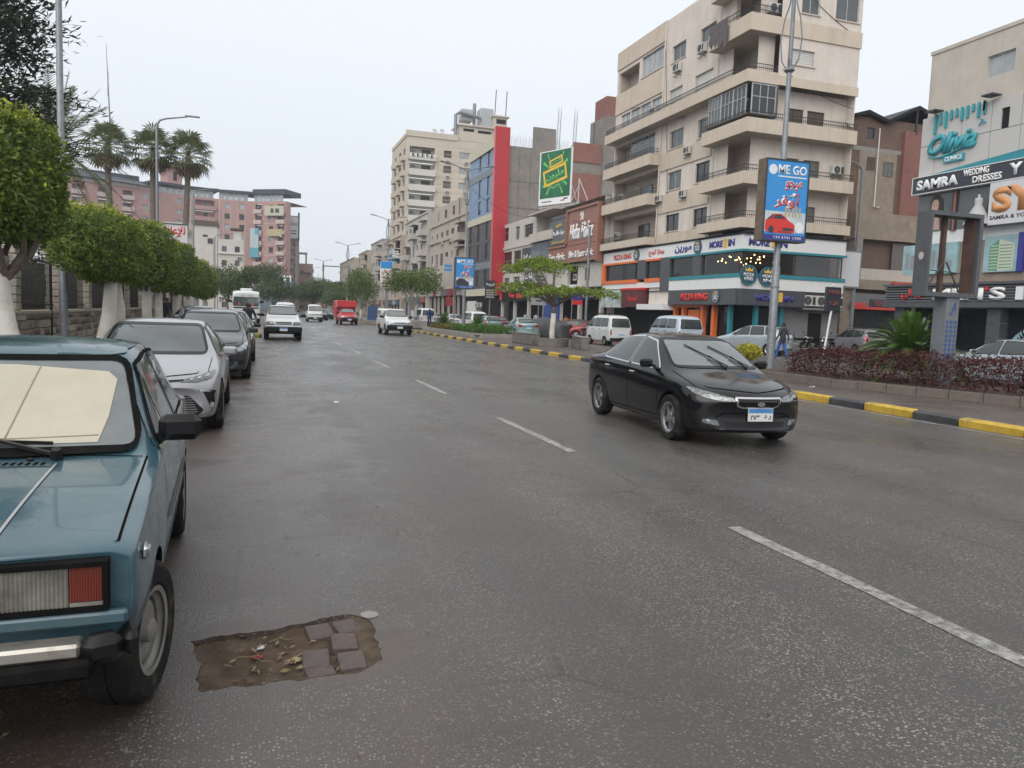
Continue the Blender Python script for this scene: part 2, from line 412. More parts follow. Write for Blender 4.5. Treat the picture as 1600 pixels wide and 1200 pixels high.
def flat(name, poly, z, material, hole=None, hole_mat=None, depth=.05):
    """a flat sheet, with an optional polygonal hole with walls"""
    pts = [Vector(p) for p in poly]; ed = [(i, (i + 1) % len(pts)) for i in range(len(pts))]
    if hole:
        n = len(pts); pts += [Vector(p) for p in hole]; ed += [(n + i, n + (i + 1) % len(hole)) for i in range(len(hole))]
        vs, es, fs, *_ = delaunay_2d_cdt(pts, ed, [], 1, 1e-5)
        import mathutils.geometry as mg
        def inside(c):
            r = False; j = len(hole) - 1
            for i in range(len(hole)):
                (xi, yi), (xj, yj) = hole[i], hole[j]
                if (yi > c[1]) != (yj > c[1]) and c[0] < (xj - xi) * (c[1] - yi) / (yj - yi) + xi: r = not r
                j = i
            return r
        b = MB(); b.add([(p.x, p.y, z) for p in vs], [f for f in fs if not inside(sum((vs[i] for i in f), Vector((0, 0))) / len(f))])
        n = len(hole)
        b.m(1).add([(x, y, z) for x, y in hole] + [(x + random.uniform(-.012, .012), y, z - depth) for x, y in hole], [(i, (i + 1) % n, n + (i + 1) % n, n + i) for i in range(n)])
        return b.build(name, [material, hole_mat or material])
    b = MB(); b.quad(*[(x, y, z) for x, y in poly]); return b.build(name, material)

b = MB(); b.quad((-700, -200, -.09), (700, -200, -.09), (700, 900, -.09), (-700, 900, -.09))
tag(b.build('ground', M_GROUND), 'bare brown ground under the town', kind='structure')

# pothole outline (irregular), measured off the tarmac
HOLE0 = [(-.29, 3.93), (-.15, 3.965), (.02, 3.97), (.16, 4.00), (.27, 4.03), (.36, 4.075), (.50, 4.09), (.58, 4.02), (.60, 3.87), (.585, 3.73), (.60, 3.62), (.585, 3.50), (.47, 3.40), (.34, 3.405), (.22, 3.385), (.10, 3.40), (.02, 3.385), (-.10, 3.40), (-.20, 3.375), (-.235, 3.50), (-.225, 3.66), (-.265, 3.80)]
HOLE = []
for i, p in enumerate(HOLE0):
    q = HOLE0[(i + 1) % len(HOLE0)]
    for t in range(4):
        j = .012 if t else .004
        HOLE.append((p[0] + (q[0] - p[0]) * t / 4 + random.uniform(-j, j), p[1] + (q[1] - p[1]) * t / 4 + random.uniform(-j, j)))
tag(flat('road', [(-2.6, -30), (11.6, -30), (11.6, 140), (16, 300), (14, 420), (-2.6, 420)], 0, M_ASPH, HOLE, M_ASPH, .05), 'wet grey asphalt of the main carriageway', kind='structure')
tag(flat('service_road', [(16.6, -30), (26.4, -30), (26.4, 400), (17.5, 400)], .004, M_ASPH2), 'asphalt service road in front of the shops', kind='structure')
tag(flat('side_street', [(26.45, 27.6), (60, 27.6), (60, 40.1), (26.45, 40.1)], .0, M_ASPH2), 'asphalt of the side street between the shops', kind='structure')

def slab(name, x0, y0, x1, y1, z, material, label):
    b = MB(); b.box(x0, y0, -.08, x1, y1, z); return tag(b.build(name, material), label, kind='structure')
slab('median_pavement', 11.82, -30, 16.6, 61.5, .145, M_MED, 'brown paved median between the two roadways')
slab('median_pavement', 11.82, 66, 16.6, 300, .145, M_MED, 'brown paved median farther down the road')
slab('sidewalk', 26.4, 40.12, 28.6, 300, .15, M_SIDE, 'grey tiled pavement in front of the shops')
slab('sidewalk', 26.4, -20, 28.9, 27.58, .15, M_SIDE, 'grey tiled pavement in front of the clothing shop')
slab('sidewalk', -9.5, -30, -2.72, 130, .15, M_SIDE, 'tiled pavement along the stone garden wall')
slab('sidewalk_extension', -2.6, 41.6, .18, 60, .15, M_SIDE, 'pavement bulge with a yellow kerb behind the parked cars')

# kerb stones: yellow and black in turn along the median, each a piece of its own
bk = MB(); bk.box(-.11, -.5, -.06, .11, .5, .15, bev=.03)
kme_y = bk.mesh('kerb_stone', M_KY, 40); bk2 = MB(); bk2.box(-.11, -.5, -.06, .11, .5, .15, bev=.03); kme_b = bk2.mesh('kerb_stone', M_KB, 40)
kerb = thing('kerb', 'kerb of yellow and black painted stones along the median', 'kerb', (11.7, 10, 0))
y = -6.5; i = 0
while y < 61:
    L = 1.22 if i % 2 == 0 else .98
    o = link('kerb_stone', kme_y if i % 2 == 0 else kme_b, kerb, loc=(random.uniform(-.012, .012), y + L / 2 - 10, random.uniform(-.012, .008)))
    o.scale = (1, L - .012, 1); o.rotation_euler = (0, random.uniform(-.05, .05), random.uniform(-.02, .02)); y += L; i += 1
b = MB(); y = 66.; i = 0
while y < 180: b.m(i % 2).box(11.59, y, -.06, 11.81, y + 1.08, .15); y += 1.1; i += 1
o = tag(b.build('kerb_row', [M_KY, M_KB], kerb), kind='stuff'); o.location = (-11.7, -10, 0)
kl = thing('kerb', 'plain grey kerb along the garden pavement on the left', 'kerb', (-2.66, 10, 0))
kme_g = MB(); kme_g.box(-.06, -.5, -.06, .06, .5, .155, bev=.02); kme_g = kme_g.mesh('kerb_stone', M_CONC, 40)
for i in range(-8, 60):
    o = link('kerb_stone', kme_g, kl, loc=(random.uniform(-.01, .01), i * 1.0 - 9.5, random.uniform(-.01, .005)))
kx = thing('kerb', 'short yellow kerb at the pavement bulge behind the parked cars', 'kerb', (0, 41.5, 0))
for i, (x, mt) in enumerate(((.1, kme_y), (-.95, kme_b), (-2.0, kme_y))):
    o = link('kerb_stone', mt, kx, loc=(x - .35, 0, 0)); o.rotation_euler = (0, 0, PI / 2)
for i in range(8):
    o = link('kerb_stone', kme_y if i % 2 else kme_b, kx, loc=(.25, .7 + i * 1.05, 0))

# broken lane line
for i, (a, c) in enumerate(((-4.3, -1.2), (2.15, 5.2), (8.57, 11.6), (15.0, 18.1), (21.6, 24.7), (28.3, 31.4), (34.6, 37.6), (41.0, 43.9), (47.3, 50.3), (53.5, 56.6), (60, 63), (66.5, 69.5), (73, 76), (79.5, 82.5))):
    b = MB(); n = 12; x0 = 3.66 + random.uniform(-.03, .06); hw = .065
    L_ = [(x0 - hw + random.uniform(-.008, .008), a + (c - a) * t / n) for t in range(n + 1)]; R_ = [(x0 + hw + random.uniform(-.008, .008), a + (c - a) * t / n) for t in range(n + 1)]
    for t in range(n): b.quad((*L_[t], .004), (*R_[t], .004), (*R_[t + 1], .004), (*L_[t + 1], .004))
    tag(b.build('lane_marking', M_PAINT), kind='structure')
b = MB(); b.quad((11.30, -10, .004), (11.40, -10, .004), (11.40, 90, .004), (11.30, 90, .004)); tag(b.build('edge_marking', M_PAINT), kind='structure')

# dirt, pavers and litter in the pothole
b = MB(); nx, ny = 40, 30
import mathutils.noise as mn
g = [[(-.45 + 1.2 * i / nx, 3.25 + .95 * j / ny) for i in range(nx + 1)] for j in range(ny + 1)]
vs = [(x, y, -.026 + .036 * max(0, min(1, (x - .40) / .17)) ** 1.5 + .016 * max(0, min(1, (3.47 - y) / .07)) + .010 * mn.noise((x * 6, y * 6, 0)) + .008 * mn.noise((x * 25, y * 25, 3))) for row in g for x, y in row]; vs = [(x, y, min(z, -.004 - .05 * max(0, x - .58))) for x, y, z in vs]
b.add(vs, [(j * (nx + 1) + i, j * (nx + 1) + i + 1, (j + 1) * (nx + 1) + i + 1, (j + 1) * (nx + 1) + i) for j in range(ny) for i in range(nx)])
tag(b.build('pothole_dirt', M_EARTH, smooth=True), 'brown dirt lying in the pothole beside the blue car', kind='structure')
M_PAVER = mat('paver', (.115, .090, .084), .8, var=.2, vscale=14, bump=.5, bscale=90, dirt=.9, dscale=9, dirt_col=(.08, .058, .042))
PV = [((.325, 3.925), 12, -.005, 'dark paving block at the far rim of the pothole, nearest the car'), ((.47, 3.965), 4, -.008, 'dark paving block at the far rim of the pothole, away from the car'),
      ((.43, 3.745), 3, .010, 'raised dark paving block in the middle of the pothole cluster'), ((.285, 3.60), -3, .002, 'cracked paving block on the near side towards the blue car'),
      ((.445, 3.54), -5, .004, 'dark paving block at the near rim of the pothole, away from the car'), ((.295, 3.475), 2, -.006, 'half-buried paving block at the near rim of the pothole')]
for (x, y), a, z, lb in PV:
    t = MB(); sx, sy = (.125, .17) if y != 3.475 else (.13, .085)
    t.obox((0, 0, 0), (sx, sy, .06), 0, bev=.006)
    o = t.build('paving_block', M_PAVER, smooth=30); o.location = (x, y, z - .03); o.rotation_euler = (R(random.uniform(-3, 3)), R(random.uniform(-3, 3)), R(a + random.uniform(-7, 7))); tag(o, lb, 'paver', 'loose pavers in the pothole')
M_LEAFD = mat('dead_leaf', (.17, .12, .068), .9, island=.5); M_TWIG = mat('twig', (.22, .15, .09), .8, island=.4)
b = MB()
for i in range(105):
    x, y = random.uniform(-.18, .55), random.uniform(3.42, 3.98); L = random.uniform(.008, .03); a = random.uniform(0, PI)
    if i > 75: x, y = random.uniform(-.9, 2.2), random.uniform(2.2, 7.5); L = random.uniform(.01, .022)
    z = .004 if i > 75 else -.012
    d = Vector((math.cos(a), math.sin(a))) * L; e = Vector((-d.y, d.x)) * random.uniform(.15, .5)
    b.quad((x - d.x, y - d.y, z), (x + e.x, y + e.y, z + .006), (x + d.x, y + d.y, z + .003), (x - e.x, y - e.y, z))
tag(b.build('leaf_litter', M_LEAFD), 'scattered dead leaves and chips in the pothole', kind='stuff')
for (x, y, a, L, lb) in ((-.08, 3.72, -.5, .2, 'dry twig at the car end of the pothole'), (.14, 3.62, .35, .22, 'dry twig lying in the middle of the pothole'), (.08, 3.86, .05, .12, 'thin dry twig near the far rim of the pothole')):
    b = MB(); b.tube([(0, 0, 0), (L * .4, .01, .012), (L * .7, -.012, .008), (L, .004, .004)], [.003, .0028, .002, .001], 5); b.tube([(L * .4, .01, .012), (L * .6, .04, .01)], [.002, .001], 4)
    o = b.build('twig', M_TWIG); o.location = (x, y, -.014); o.rotation_euler = (0, 0, a); tag(o, lb, 'twig', 'twigs in the pothole')
def crumple(name, x, y, s, material, lb, cat, z=0.):
    b = MB(); n = 6; vs = [((i / n - .5) * s + random.uniform(-.1, .1) * s, (j / n - .5) * s * .6 + random.uniform(-.1, .1) * s, abs(random.gauss(.0, .16)) * s) for j in range(n + 1) for i in range(n + 1)]
    b.add(vs, [(j * 7 + i, j * 7 + i + 1, j * 7 + i + 8, j * 7 + i + 7) for j in range(n) for i in range(n)])
    o = b.build(name, material); o.location = (x, y, z); o.rotation_euler = (0, 0, random.uniform(0, 3)); return tag(o, lb, cat)
crumple('wrapper', .02, 3.70, .055, mat('red_foil', (.28, .035, .04), .5), 'small crumpled red wrapper in the pothole dirt', 'litter', -.018)
crumple('wrapper', .19, 3.62, .06, mat('pale_paper', (.34, .28, .16), .8), 'crumpled yellowish scrap beside the pothole pavers', 'litter', -.018)
crumple('wrapper', .04, 3.80, .05, mat('white_litter', (.6, .6, .6), .6), 'grey-white scrap near the far rim of the pothole', 'litter', -.018)
crumple('paper_scrap', 12.75, 15.2, .16, MATS['white_litter'], 'white paper scrap on the median beside the hedge planter', 'litter', .15)
crumple('paper_scrap', 1.35, 13.6, .10, MATS['white_litter'], 'white paper scrap lying on the open roadway', 'litter', .004)
b = MB(); b.lathe([(0, .006), (.03, .0065), (.045, .0045), (.05, .002)], 11, (.60, 4.06, 0)); tag(b.build('paint_blob', M_CONC), 'pale blob of dried cement on the asphalt by the pothole', 'stain')
# ------------------------------------------------------------------ building kit
def FX(c): return lambda u, v, d: Vector((c + d, u, v))       # face looking towards -X (u = world Y)
def FY(c): return lambda u, v, d: Vector((u, c + d, v))       # face looking towards -Y (u = world X)
def glass_mat(name, col, rough=.06): return mat(name, col, rough, spec=.6, ior=1.55, var=.25, vscale=.8)
G_DARK = glass_mat('glass_dark', (.022, .026, .030)); G_GREY = glass_mat('glass_grey', (.075, .085, .09)); G_PALE = glass_mat('glass_pale', (.34, .37, .38), .12)
G_SHOP = mat('shop_glass', (.014, .016, .018), .05, spec=.22, var=.5, vscale=.9); G_BLUE = glass_mat('glass_blue', (.12, .16, .19))
M_ROLL = mat('roller_shutter', (.60, .585, .55), .6, dirt=.35, dscale=2.5, dirt_col=(.36, .33, .29))
M_ALU = mat('aluminium', (.45, .46, .46), .45, .3, var=.15); M_ALUD = mat('bronze_frame', (.06, .055, .05), .45, .2)
M_LOUV = mat('brown_louvre', (.105, .075, .058), .7, var=.2, vscale=5); M_LOUVG = mat('grey_louvre', (.15, .155, .14), .7, var=.2, vscale=5)
M_IRON = mat('wrought_iron', (.040, .036, .034), .6, .2); M_ACW = mat('ac_casing', (.52, .52, .49), .5, var=.1, dirt=.4, dscale=5, dirt_col=(.3, .28, .25))
k = NT('clear_glass'); tr_ = k.n.new('ShaderNodeBsdfTransparent'); tr_.inputs[0].default_value = (.72, .75, .75, 1); gl_ = k.n.new('ShaderNodeBsdfGlossy'); gl_.inputs['Roughness'].default_value = .03; mx_ = k.n.new('ShaderNodeMixShader'); mx_.inputs[0].default_value = .10
for a_, b_ in ((tr_.outputs[0], mx_.inputs[1]), (gl_.outputs[0], mx_.inputs[2]), (mx_.outputs[0], k.n['Material Output'].inputs[0])): k.l.new(a_, b_)
G_CLR = k.m
KINDS = {'clear': (G_CLR, M_ALUD, 1), 'slide': (G_GREY, M_ALU, 2), 'dark': (G_DARK, M_ALUD, 2), 'dark1': (G_DARK, M_ALUD, 1), 'pale': (G_PALE, M_ALU, 2), 'quad': (G_GREY, M_ALU, 4), 'white4': (G_PALE, M_ALU, 4),
         'roll': (M_ROLL, M_ALU, 1), 'louvre': (M_LOUV, M_LOUV, 2), 'louvreg': (M_LOUVG, M_LOUVG, 2), 'blue': (G_BLUE, M_ALUD, 1), 'shop': (G_SHOP, M_ALUD, 1), 'shop3': (G_SHOP, M_ALUD, 3), 'grid': (G_DARK, M_ALU, 3)}
def fbox(b, P, u0, u1, v0, v1, d0, d1):
    """box given in face coordinates"""
    vs = [P(u, v, d) for d in (d0, d1) for u, v in ((u0, v0), (u1, v0), (u1, v1), (u0, v1))]
    b.add(vs, [(0, 1, 2, 3), (7, 6, 5, 4), (0, 4, 5, 1), (1, 5, 6, 2), (2, 6, 7, 3), (3, 7, 4, 0)])
def wall_panel(b, P, u0, u1, v0, v1, holes=(), depth=.2, d=0.):
    """wall rectangle with recessed rectangular openings (real holes with reveals)"""
    if u0 > u1: u0, u1 = u1, u0
    hs = [(min(h[0], h[1]), max(h[0], h[1]), h[2], h[3]) for h in holes]
    us = sorted({u0, u1} | {x for h in hs for x in h[:2] if u0 < x < u1}); vv = sorted({v0, v1} | {x for h in hs for x in h[2:4] if v0 < x < v1})
    for i in range(len(us) - 1):
        for j in range(len(vv) - 1):
            cu, cv = (us[i] + us[i + 1]) / 2, (vv[j] + vv[j + 1]) / 2
            if any(h[0] < cu < h[1] and h[2] < cv < h[3] for h in hs): continue
            b.quad(P(us[i], vv[j], d), P(us[i + 1], vv[j], d), P(us[i + 1], vv[j + 1], d), P(us[i], vv[j + 1], d))
    for h in hs:
        c = [(h[0], h[2]), (h[1], h[2]), (h[1], h[3]), (h[0], h[3])]
        for i in range(4):
            p, q = c[i], c[(i + 1) % 4]
            b.quad(P(*p, d), P(*q, d), P(*q, d + depth), P(*p, d + depth))
def window(parent, P, u0, u1, v0, v1, d, kind='slide', name='window', fw=.05, sill=None, transom=0.):
    """frame part with its pane(s) as sub-parts, set at depth d in a face"""
    if u0 > u1: u0, u1 = u1, u0
    gm, fm, n = KINDS[kind]; b = MB(); fw = min(fw, (u1 - u0) * .12, (v1 - v0) * .12)
    for (a, c, e, g) in ((u0, u1, v0, v0 + fw), (u0, u1, v1 - fw, v1), (u0, u0 + fw, v0 + fw, v1 - fw), (u1 - fw, u1, v0 + fw, v1 - fw)): fbox(b, P, a, c, e, g, d - .04, d + .03)
    step = (u1 - u0 - 2 * fw) / n
    for i in range(1, n): fbox(b, P, u0 + fw + step * i - fw * .4, u0 + fw + step * i + fw * .4, v0 + fw, v1 - fw, d - .035, d + .03)
    if transom: fbox(b, P, u0 + fw, u1 - fw, transom - fw * .4, transom + fw * .4, d - .034, d + .03)
    o = b.build(name, fm, parent)
    louv = 'louvre' in kind or kind == 'roll'
    for i in range(n):
        b = MB(); a, c = u0 + fw + step * i, u0 + fw + step * (i + 1)
        if louv:
            k = max(3, int((v1 - v0) / .12)); h = (v1 - v0 - 2 * fw) / k
            for j in range(k):
                z = v0 + fw + h * j
                b.quad(P(a, z, d - .012), P(c, z, d - .012), P(c, z + h, d + .012), P(a, z + h, d + .012))
        else:
            t = .012 * random.uniform(-1, 1)
            b.quad(P(a, v0 + fw, d + t), P(c, v0 + fw, d), P(c, v1 - fw, d - t), P(a, v1 - fw, d))
        b.build('shutter_leaf' if louv else 'pane', gm, o)
    if sill:
        b = MB(); fbox(b, P, u0 - .08, u1 + .08, v0 - .07, v0, -.07, .05); b.build('sill', sill, o)
    return o
def railing(parent, pts, h, gap=.13, material=None, z=None, name='railing', rails=(1.,), bracket=0):
    """balusters and handrails along world points (x, y, z)"""
    b = MB(); mt = material or M_IRON
    for p, q in zip(pts[:-1], pts[1:]):
        p = Vector(p); q = Vector(q); L = (q - p).length; n = max(1, int(L / gap))
        for r in rails: b.bar(p + Vector((0, 0, h * r)), q + Vector((0, 0, h * r)), .035, .035)
        for i in range(n + 1):
            c = p.lerp(q, i / n); b.bar(c, c + Vector((0, 0, h)), .018, .018)
    return b.build(name, mt, parent)
# split air conditioner (built once, copied)
def ac_meshes():
    b = MB(); b.box(-.42, 0, 0, .42, .3, .58, bev=.02); body = b.mesh('air_conditioner', M_ACW, 30)
    b = MB(); b.lathe([(.235, -.012), (.235, .004)], 20, (-.1, 0, .3), 'Y'); b.lathe([(.05, -.014), (0, -.014)], 10, (-.1, 0, .3), 'Y')
    for r in (.06, .11, .16, .21): b.lathe([(r, -.01), (r + .012, -.01)], 20, (-.1, 0, .3), 'Y')
    for i in range(8):
        a = i * PI / 4; b.bar((-.1 + .04 * math.cos(a), -.01, .3 + .04 * math.sin(a)), (-.1 + .23 * math.cos(a), -.01, .3 + .23 * math.sin(a)), .012, .006)
    gr = b.mesh('fan_grille', mat('ac_grille', (.16, .16, .155), .5)); b = MB(); b.lathe([(0, -.004), (.232, -.004)], 20, (-.1, 0, .3), 'Y'); b.box(.2, -.003, .08, .39, 0, .5); dk = b.mesh('fan', mat('ac_dark', (.03, .03, .03), .7))
    b = MB(); [b.box(x, .02, -.3, x + .03, .5, -.27) for x in (-.33, .3)]; [b.bar((x + .015, .03, -.29), (x + .015, .5, -.02), .025, .025) for x in (-.33, .3)]; [b.box(x, .02, -.03, x + .03, .5, 0) for x in (-.33, .3)]
    return body, gr, dk, b.mesh('bracket', M_DARKST)
AC = ac_meshes()
def ac(parent, P, u, v, d, s=1.):
    """outdoor unit on a wall face, its fan looking out of the face"""
    o = link('air_conditioner', AC[0], parent); p0 = P(u, v, d); ou = (P(u, v, d - 1) - p0); rot = math.atan2(ou.y, ou.x) + PI / 2
    base = BASE.get(parent.name, Vector()); o.location = p0 + ou * .34 * s - base; o.rotation_euler = (0, 0, rot); o.scale = (s, s, s)
    for me in AC[1:]: link(me.name, me, o)
    return o
def dish(parent, p, s=.4, az=0.):
    b = MB(); b.lathe([(0, 0), (s * .5, .03 * s), (s * .8, .12 * s), (s, .22 * s)], 14); b.tube([(0, 0, .0), (0, 0, .5 * s)], .012, 4)
    o = b.build('satellite_dish', mat('dish_grey', (.42, .42, .41), .5), parent, smooth=40)
    o.location = Vector(p) - BASE.get(parent.name, Vector()); o.rotation_euler = (R(55), 0, az)
    c = MB(); c.tube([(0, 0, 0), (0, -.35, -.25), (0, -.35, -.9)], .02, 5); c.build('dish_mast', M_DARKST, o); return o

# ------------------------------------------------------------------ beige corner apartment block
M_CREAM = mat('cream_plaster', (.64, .57, .51), .85, var=.06, vscale=1.2, bump=.12, bscale=25, streak=.5, streak_col=(.42, .355, .29), dirt=.22, dscale=.8, dirt_col=(.42, .36, .30))
M_TAN = mat('tan_plaster', (.56, .475, .385), .85, var=.06, vscale=1.2, bump=.12, bscale=25, streak=.55, streak_col=(.37, .295, .225), dirt=.25, dscale=1.1, dirt_col=(.58, .53, .47))
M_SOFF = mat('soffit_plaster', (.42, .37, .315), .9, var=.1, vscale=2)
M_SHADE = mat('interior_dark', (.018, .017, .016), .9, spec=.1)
bm_ = thing('apartment_building', 'beige corner apartment block with wrapping balconies above the pizza shop', 'building', (28, 40.3, 0), world=True)
XW, YW = 28.5, 41.1; PF, PS = FX(XW), FY(YW)
sw = MB(); holes = []; wins = []
def W(kind, y0, y1, z0, z1, d=.16): wins.append((kind, y0, y1, z0, z1, d))
for z0, z1 in ((8.05, 9.25), (11.0, 12.3), (13.95, 15.2)):
    W('slide' if z0 > 9 else 'dark', 48.95, 50.85, z0, z1); W('slide' if z0 > 13 else 'dark', 45.35, 47.1, z0, z1)
W('roll', 49.4, 51.2, 16.95, 18.2); W('roll', 45.55, 47.8, 16.95, 18.3); W('slide', 49.25, 51.1, 20.1, 21.25); W('slide', 45.5, 47.4, 20.2, 21.25)
for y in (52.3, 54.0, 55.7, 57.4): W('pale', y, y + 1.6, 16.8, 18.2)
W('white4', 52.35, 55.75, 20.3, 21.85)
wall_panel(sw, PF, 43.3, 60, 7.1, 23.4, [w_[1:5] for w_ in wins] + [(52.2, 59.8, 7.5, 9.8), (52.2, 59.8, 10.5, 12.8), (56.2, 59.7, 19.3, 21.7), (53, 59.8, 13.4, 15.75)], .2)
wall_panel(sw, FX(29.9), 41.1, 44.9, 7.1, 23.4, [])                     # recess behind the corner balconies
fbox(sw, FY(44.9), XW, 29.9, 7.1, 23.4, 0, .05); fbox(sw, PF, 43.3, 44.85, 18.9, 23.4, -.02, .3)
for (y0, y1, z0, z1, dd) in ((52.2, 59.8, 7.5, 9.8, 1.1), (52.2, 59.8, 10.5, 12.8, 1.1), (56.2, 59.7, 19.3, 21.7, 1.0), (53, 59.8, 13.4, 15.75, 1.0)):   # loggias
    P = PF; sw.m(1)
    sw.quad(P(y0, z0, dd), P(y1, z0, dd), P(y1, z1, dd), P(y0, z1, dd)); sw.quad(P(y0, z1, .2), P(y1, z1, .2), P(y1, z1, dd), P(y0, z1, dd)); sw.quad(P(y0, z0, .2), P(y1, z0, .2), P(y1, z0, dd), P(y0, z0, dd))
    sw.quad(P(y1, z0, .2), P(y1, z1, .2), P(y1, z1, dd), P(y1, z0, dd)); sw.quad(P(y0, z0, .2), P(y0, z1, .2), P(y0, z1, dd), P(y0, z0, dd)); sw.m(0)
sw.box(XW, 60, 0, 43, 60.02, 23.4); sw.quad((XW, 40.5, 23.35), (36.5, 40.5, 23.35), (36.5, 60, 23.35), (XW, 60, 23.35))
sw.build('street_wall', [M_CREAM, M_SOFF], bm_)
sd_ = MB(); swin = [('roll', 30.55, 32.25, 17.3, 18.2), ('slide', 31.1, 32.4, 20.35, 21.9), ('slide', 33.6, 35.35, 20.35, 21.9)]
wall_panel(sd_, FY(40.35), 29.7, 35.6, 15.95, 23.4, [x[1:] for x in swin], .2)
wall_panel(sd_, PS, 28.6, 35.6, 7.1, 15.95, [(30.9, 32.3, 13.05, 14.95), (32.6, 33.9, 13.05, 14.95), (30.85, 32.2, 10.1, 11.95), (32.55, 33.8, 10.1, 11.95), (32.4, 33.7, 7.2, 9.1), (29.3, 30.6, 7.2, 9.1)], .15)
sd_.box(35.55, 40.42, 7.1, 35.6, 52, 23.4); wall_panel(sd_, FY(40.9), 28.6, 29.75, 15.95, 23.4, [])
sd_.build('side_wall', M_CREAM, bm_)
for k, y0, y1, z0, z1, d in wins: window(bm_, PF, y0, y1, z0, z1, d, k, sill=M_TAN)
for k, x0, x1, z0, z1 in swin: window(bm_, FY(40.35), x0, x1, z0, z1, .12, k, sill=M_TAN)
for (x0, x1, z0, z1) in ((30.9, 32.3, 13.05, 14.95), (32.6, 33.9, 13.05, 14.95), (30.85, 32.2, 10.1, 11.95), (32.55, 33.8, 10.1, 11.95), (32.4, 33.7, 7.2, 9.1), (29.3, 30.6, 7.2, 9.1)):
    window(bm_, PS, x0, x1, z0, z1, .1, 'louvre' if z0 > 12 else 'louvreg', name='balcony_door')
for (y0, y1, z0, z1, k) in ((41.2, 42.6, 7.7, 9.1, 'louvreg'), (41.2, 42.6, 10.4, 11.95, 'louvreg')): window(bm_, FX(29.9), y0, y1, z0, z1, -.03, k, name='balcony_door')
for (y0, y1, z0, z1, k) in ((55.2, 57, 7.6, 9.2, 'dark'), (55.0, 56.9, 10.6, 12.2, 'blue')): window(bm_, PF, y0, y1, z0, z1, 1.05, k, name='balcony_door')
window(bm_, PF, 53.05, 57.0, 13.9, 15.7, .05, 'quad', name='glazed_balcony', transom=15.1)
# slabs and parapets
def parapet(y0, y1, z0, z1, xf=27.55, name='balcony', back=XW, mt=None):
    b = MB(); b.box(xf, y0, z0, xf + .13, y1, z1); b.box(xf + .13, y0, z0, back, y0 + .13, z1); b.box(xf + .13, y1 - .13, z0, back, y1, z1)
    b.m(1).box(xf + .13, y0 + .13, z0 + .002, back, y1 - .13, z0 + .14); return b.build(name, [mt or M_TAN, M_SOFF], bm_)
for z0, z1 in ((7.2, 7.75), (10.15, 10.95), (13.05, 13.85)):
    o = parapet(52.0, 60, z0, z1); railing(o, [(27.6, 52.1, z1), (27.6, 59.9, z1)], .42, rails=(.5, 1.)); railing(o, [(27.6, 52.1, z1), (28.4, 52.1, z1)], .42, rails=(.5, 1.))
o = parapet(43.4, 60, 15.92, 16.62); railing(o, [(27.6, 43.4, 16.62), (27.6, 59.9, 16.62)], .4, rails=(.45, 1.)); 
for z0, z1, ys in ((7.36, 7.95, 45.0), (9.95, 10.68, 45.0), (12.97, 13.8, 45.0), (15.92, 16.62, 43.4), (18.86, 19.85, 44.8)):    # corner balconies wrapping two faces
    hi = z0 > 15; yf = 40.05 if not hi else 40.28; b = MB(); xe = 35.62 if not hi else 29.72; xf = 27.55
    b.box(xf, yf, z0, xf + .13, ys, z1); b.box(xf + .13, yf, z0, xe, yf + .13, z1)
    if not hi: b.box(xe - .13, yf + .13, z0, xe, YW, z1)
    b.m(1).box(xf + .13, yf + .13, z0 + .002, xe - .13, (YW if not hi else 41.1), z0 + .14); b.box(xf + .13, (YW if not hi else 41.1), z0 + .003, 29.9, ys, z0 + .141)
    o = b.build('balcony', [M_TAN, M_SOFF], bm_)
    pts = [(27.6, ys, z1), (27.6, yf + .06, z1), (xe - .05, yf + .06, z1)]; railing(o, pts, .40 if z0 < 18 else .5, rails=(.45, 1.), gap=.14)
for (z0, z1) in ((15.95, 16.5), (18.85, 19.8)):
    b = MB(); b.box(29.72, 40.27, z0, 35.66, 40.349, z1); b.build('wall_band', M_TAN, bm_)
for (z0, z1, y0, y1) in ((9.45, 10.75, 45.2, 51.9), (12.55, 13.75, 45.2, 51.9), (7.1, 7.9, 45.2, 51.9), (18.4, 20.0, 52.0, 60.0), (22.0, 23.42, 52.0, 60.0)):
    b = MB(); b.box(XW - .09, y0, z0, XW - .003, y1, z1); b.build('wall_band', M_TAN, bm_)
# glazed corner box under the long balcony
for (y0, y1) in ((40.6, 41.9), (41.9, 43.2), (43.2, 44.6)): window(bm_, FX(27.75), y0, y1, 14.1, 15.85, 0, 'grid' if y0 < 43 else 'quad', name='glazed_balcony', transom=15.1)
window(bm_, FY(40.3), 27.9, 29.6, 14.1, 15.85, 0, 'grid', name='glazed_balcony', transom=15.1)
b = MB(); b.box(27.6, 40.2, 14.0, 29.7, 44.7, 14.09); b.box(29.6, 40.25, 14.0, 29.75, 41.05, 15.9); b.build('wall_band', M_LOUV, bm_)
# topmost slab at the corner
b = MB(); b.box(27.55, 40.28, 21.85, 29.72, 44.8, 23.3); b.build('roof_parapet', M_TAN, bm_)
for (u, v) in ((50.0, 19.2), (46.8, 19.55)): ac(bm_, PF, u, v, 0)
ac(bm_, PF, 49.0, 16.0, -.1, .8); ac(bm_, PF, 59.0, 11.3, .6); ac(bm_, PF, 59.4, 8.2, .5); ac(bm_, FY(40.9), 29.3, 20.1, -.1); ac(bm_, PS, 35.0, 11.2, 0); ac(bm_, FY(41.2), 36.05, 19.6, .6)
dish(bm_, (35.3, 40.6, 14.3), .4, .5)
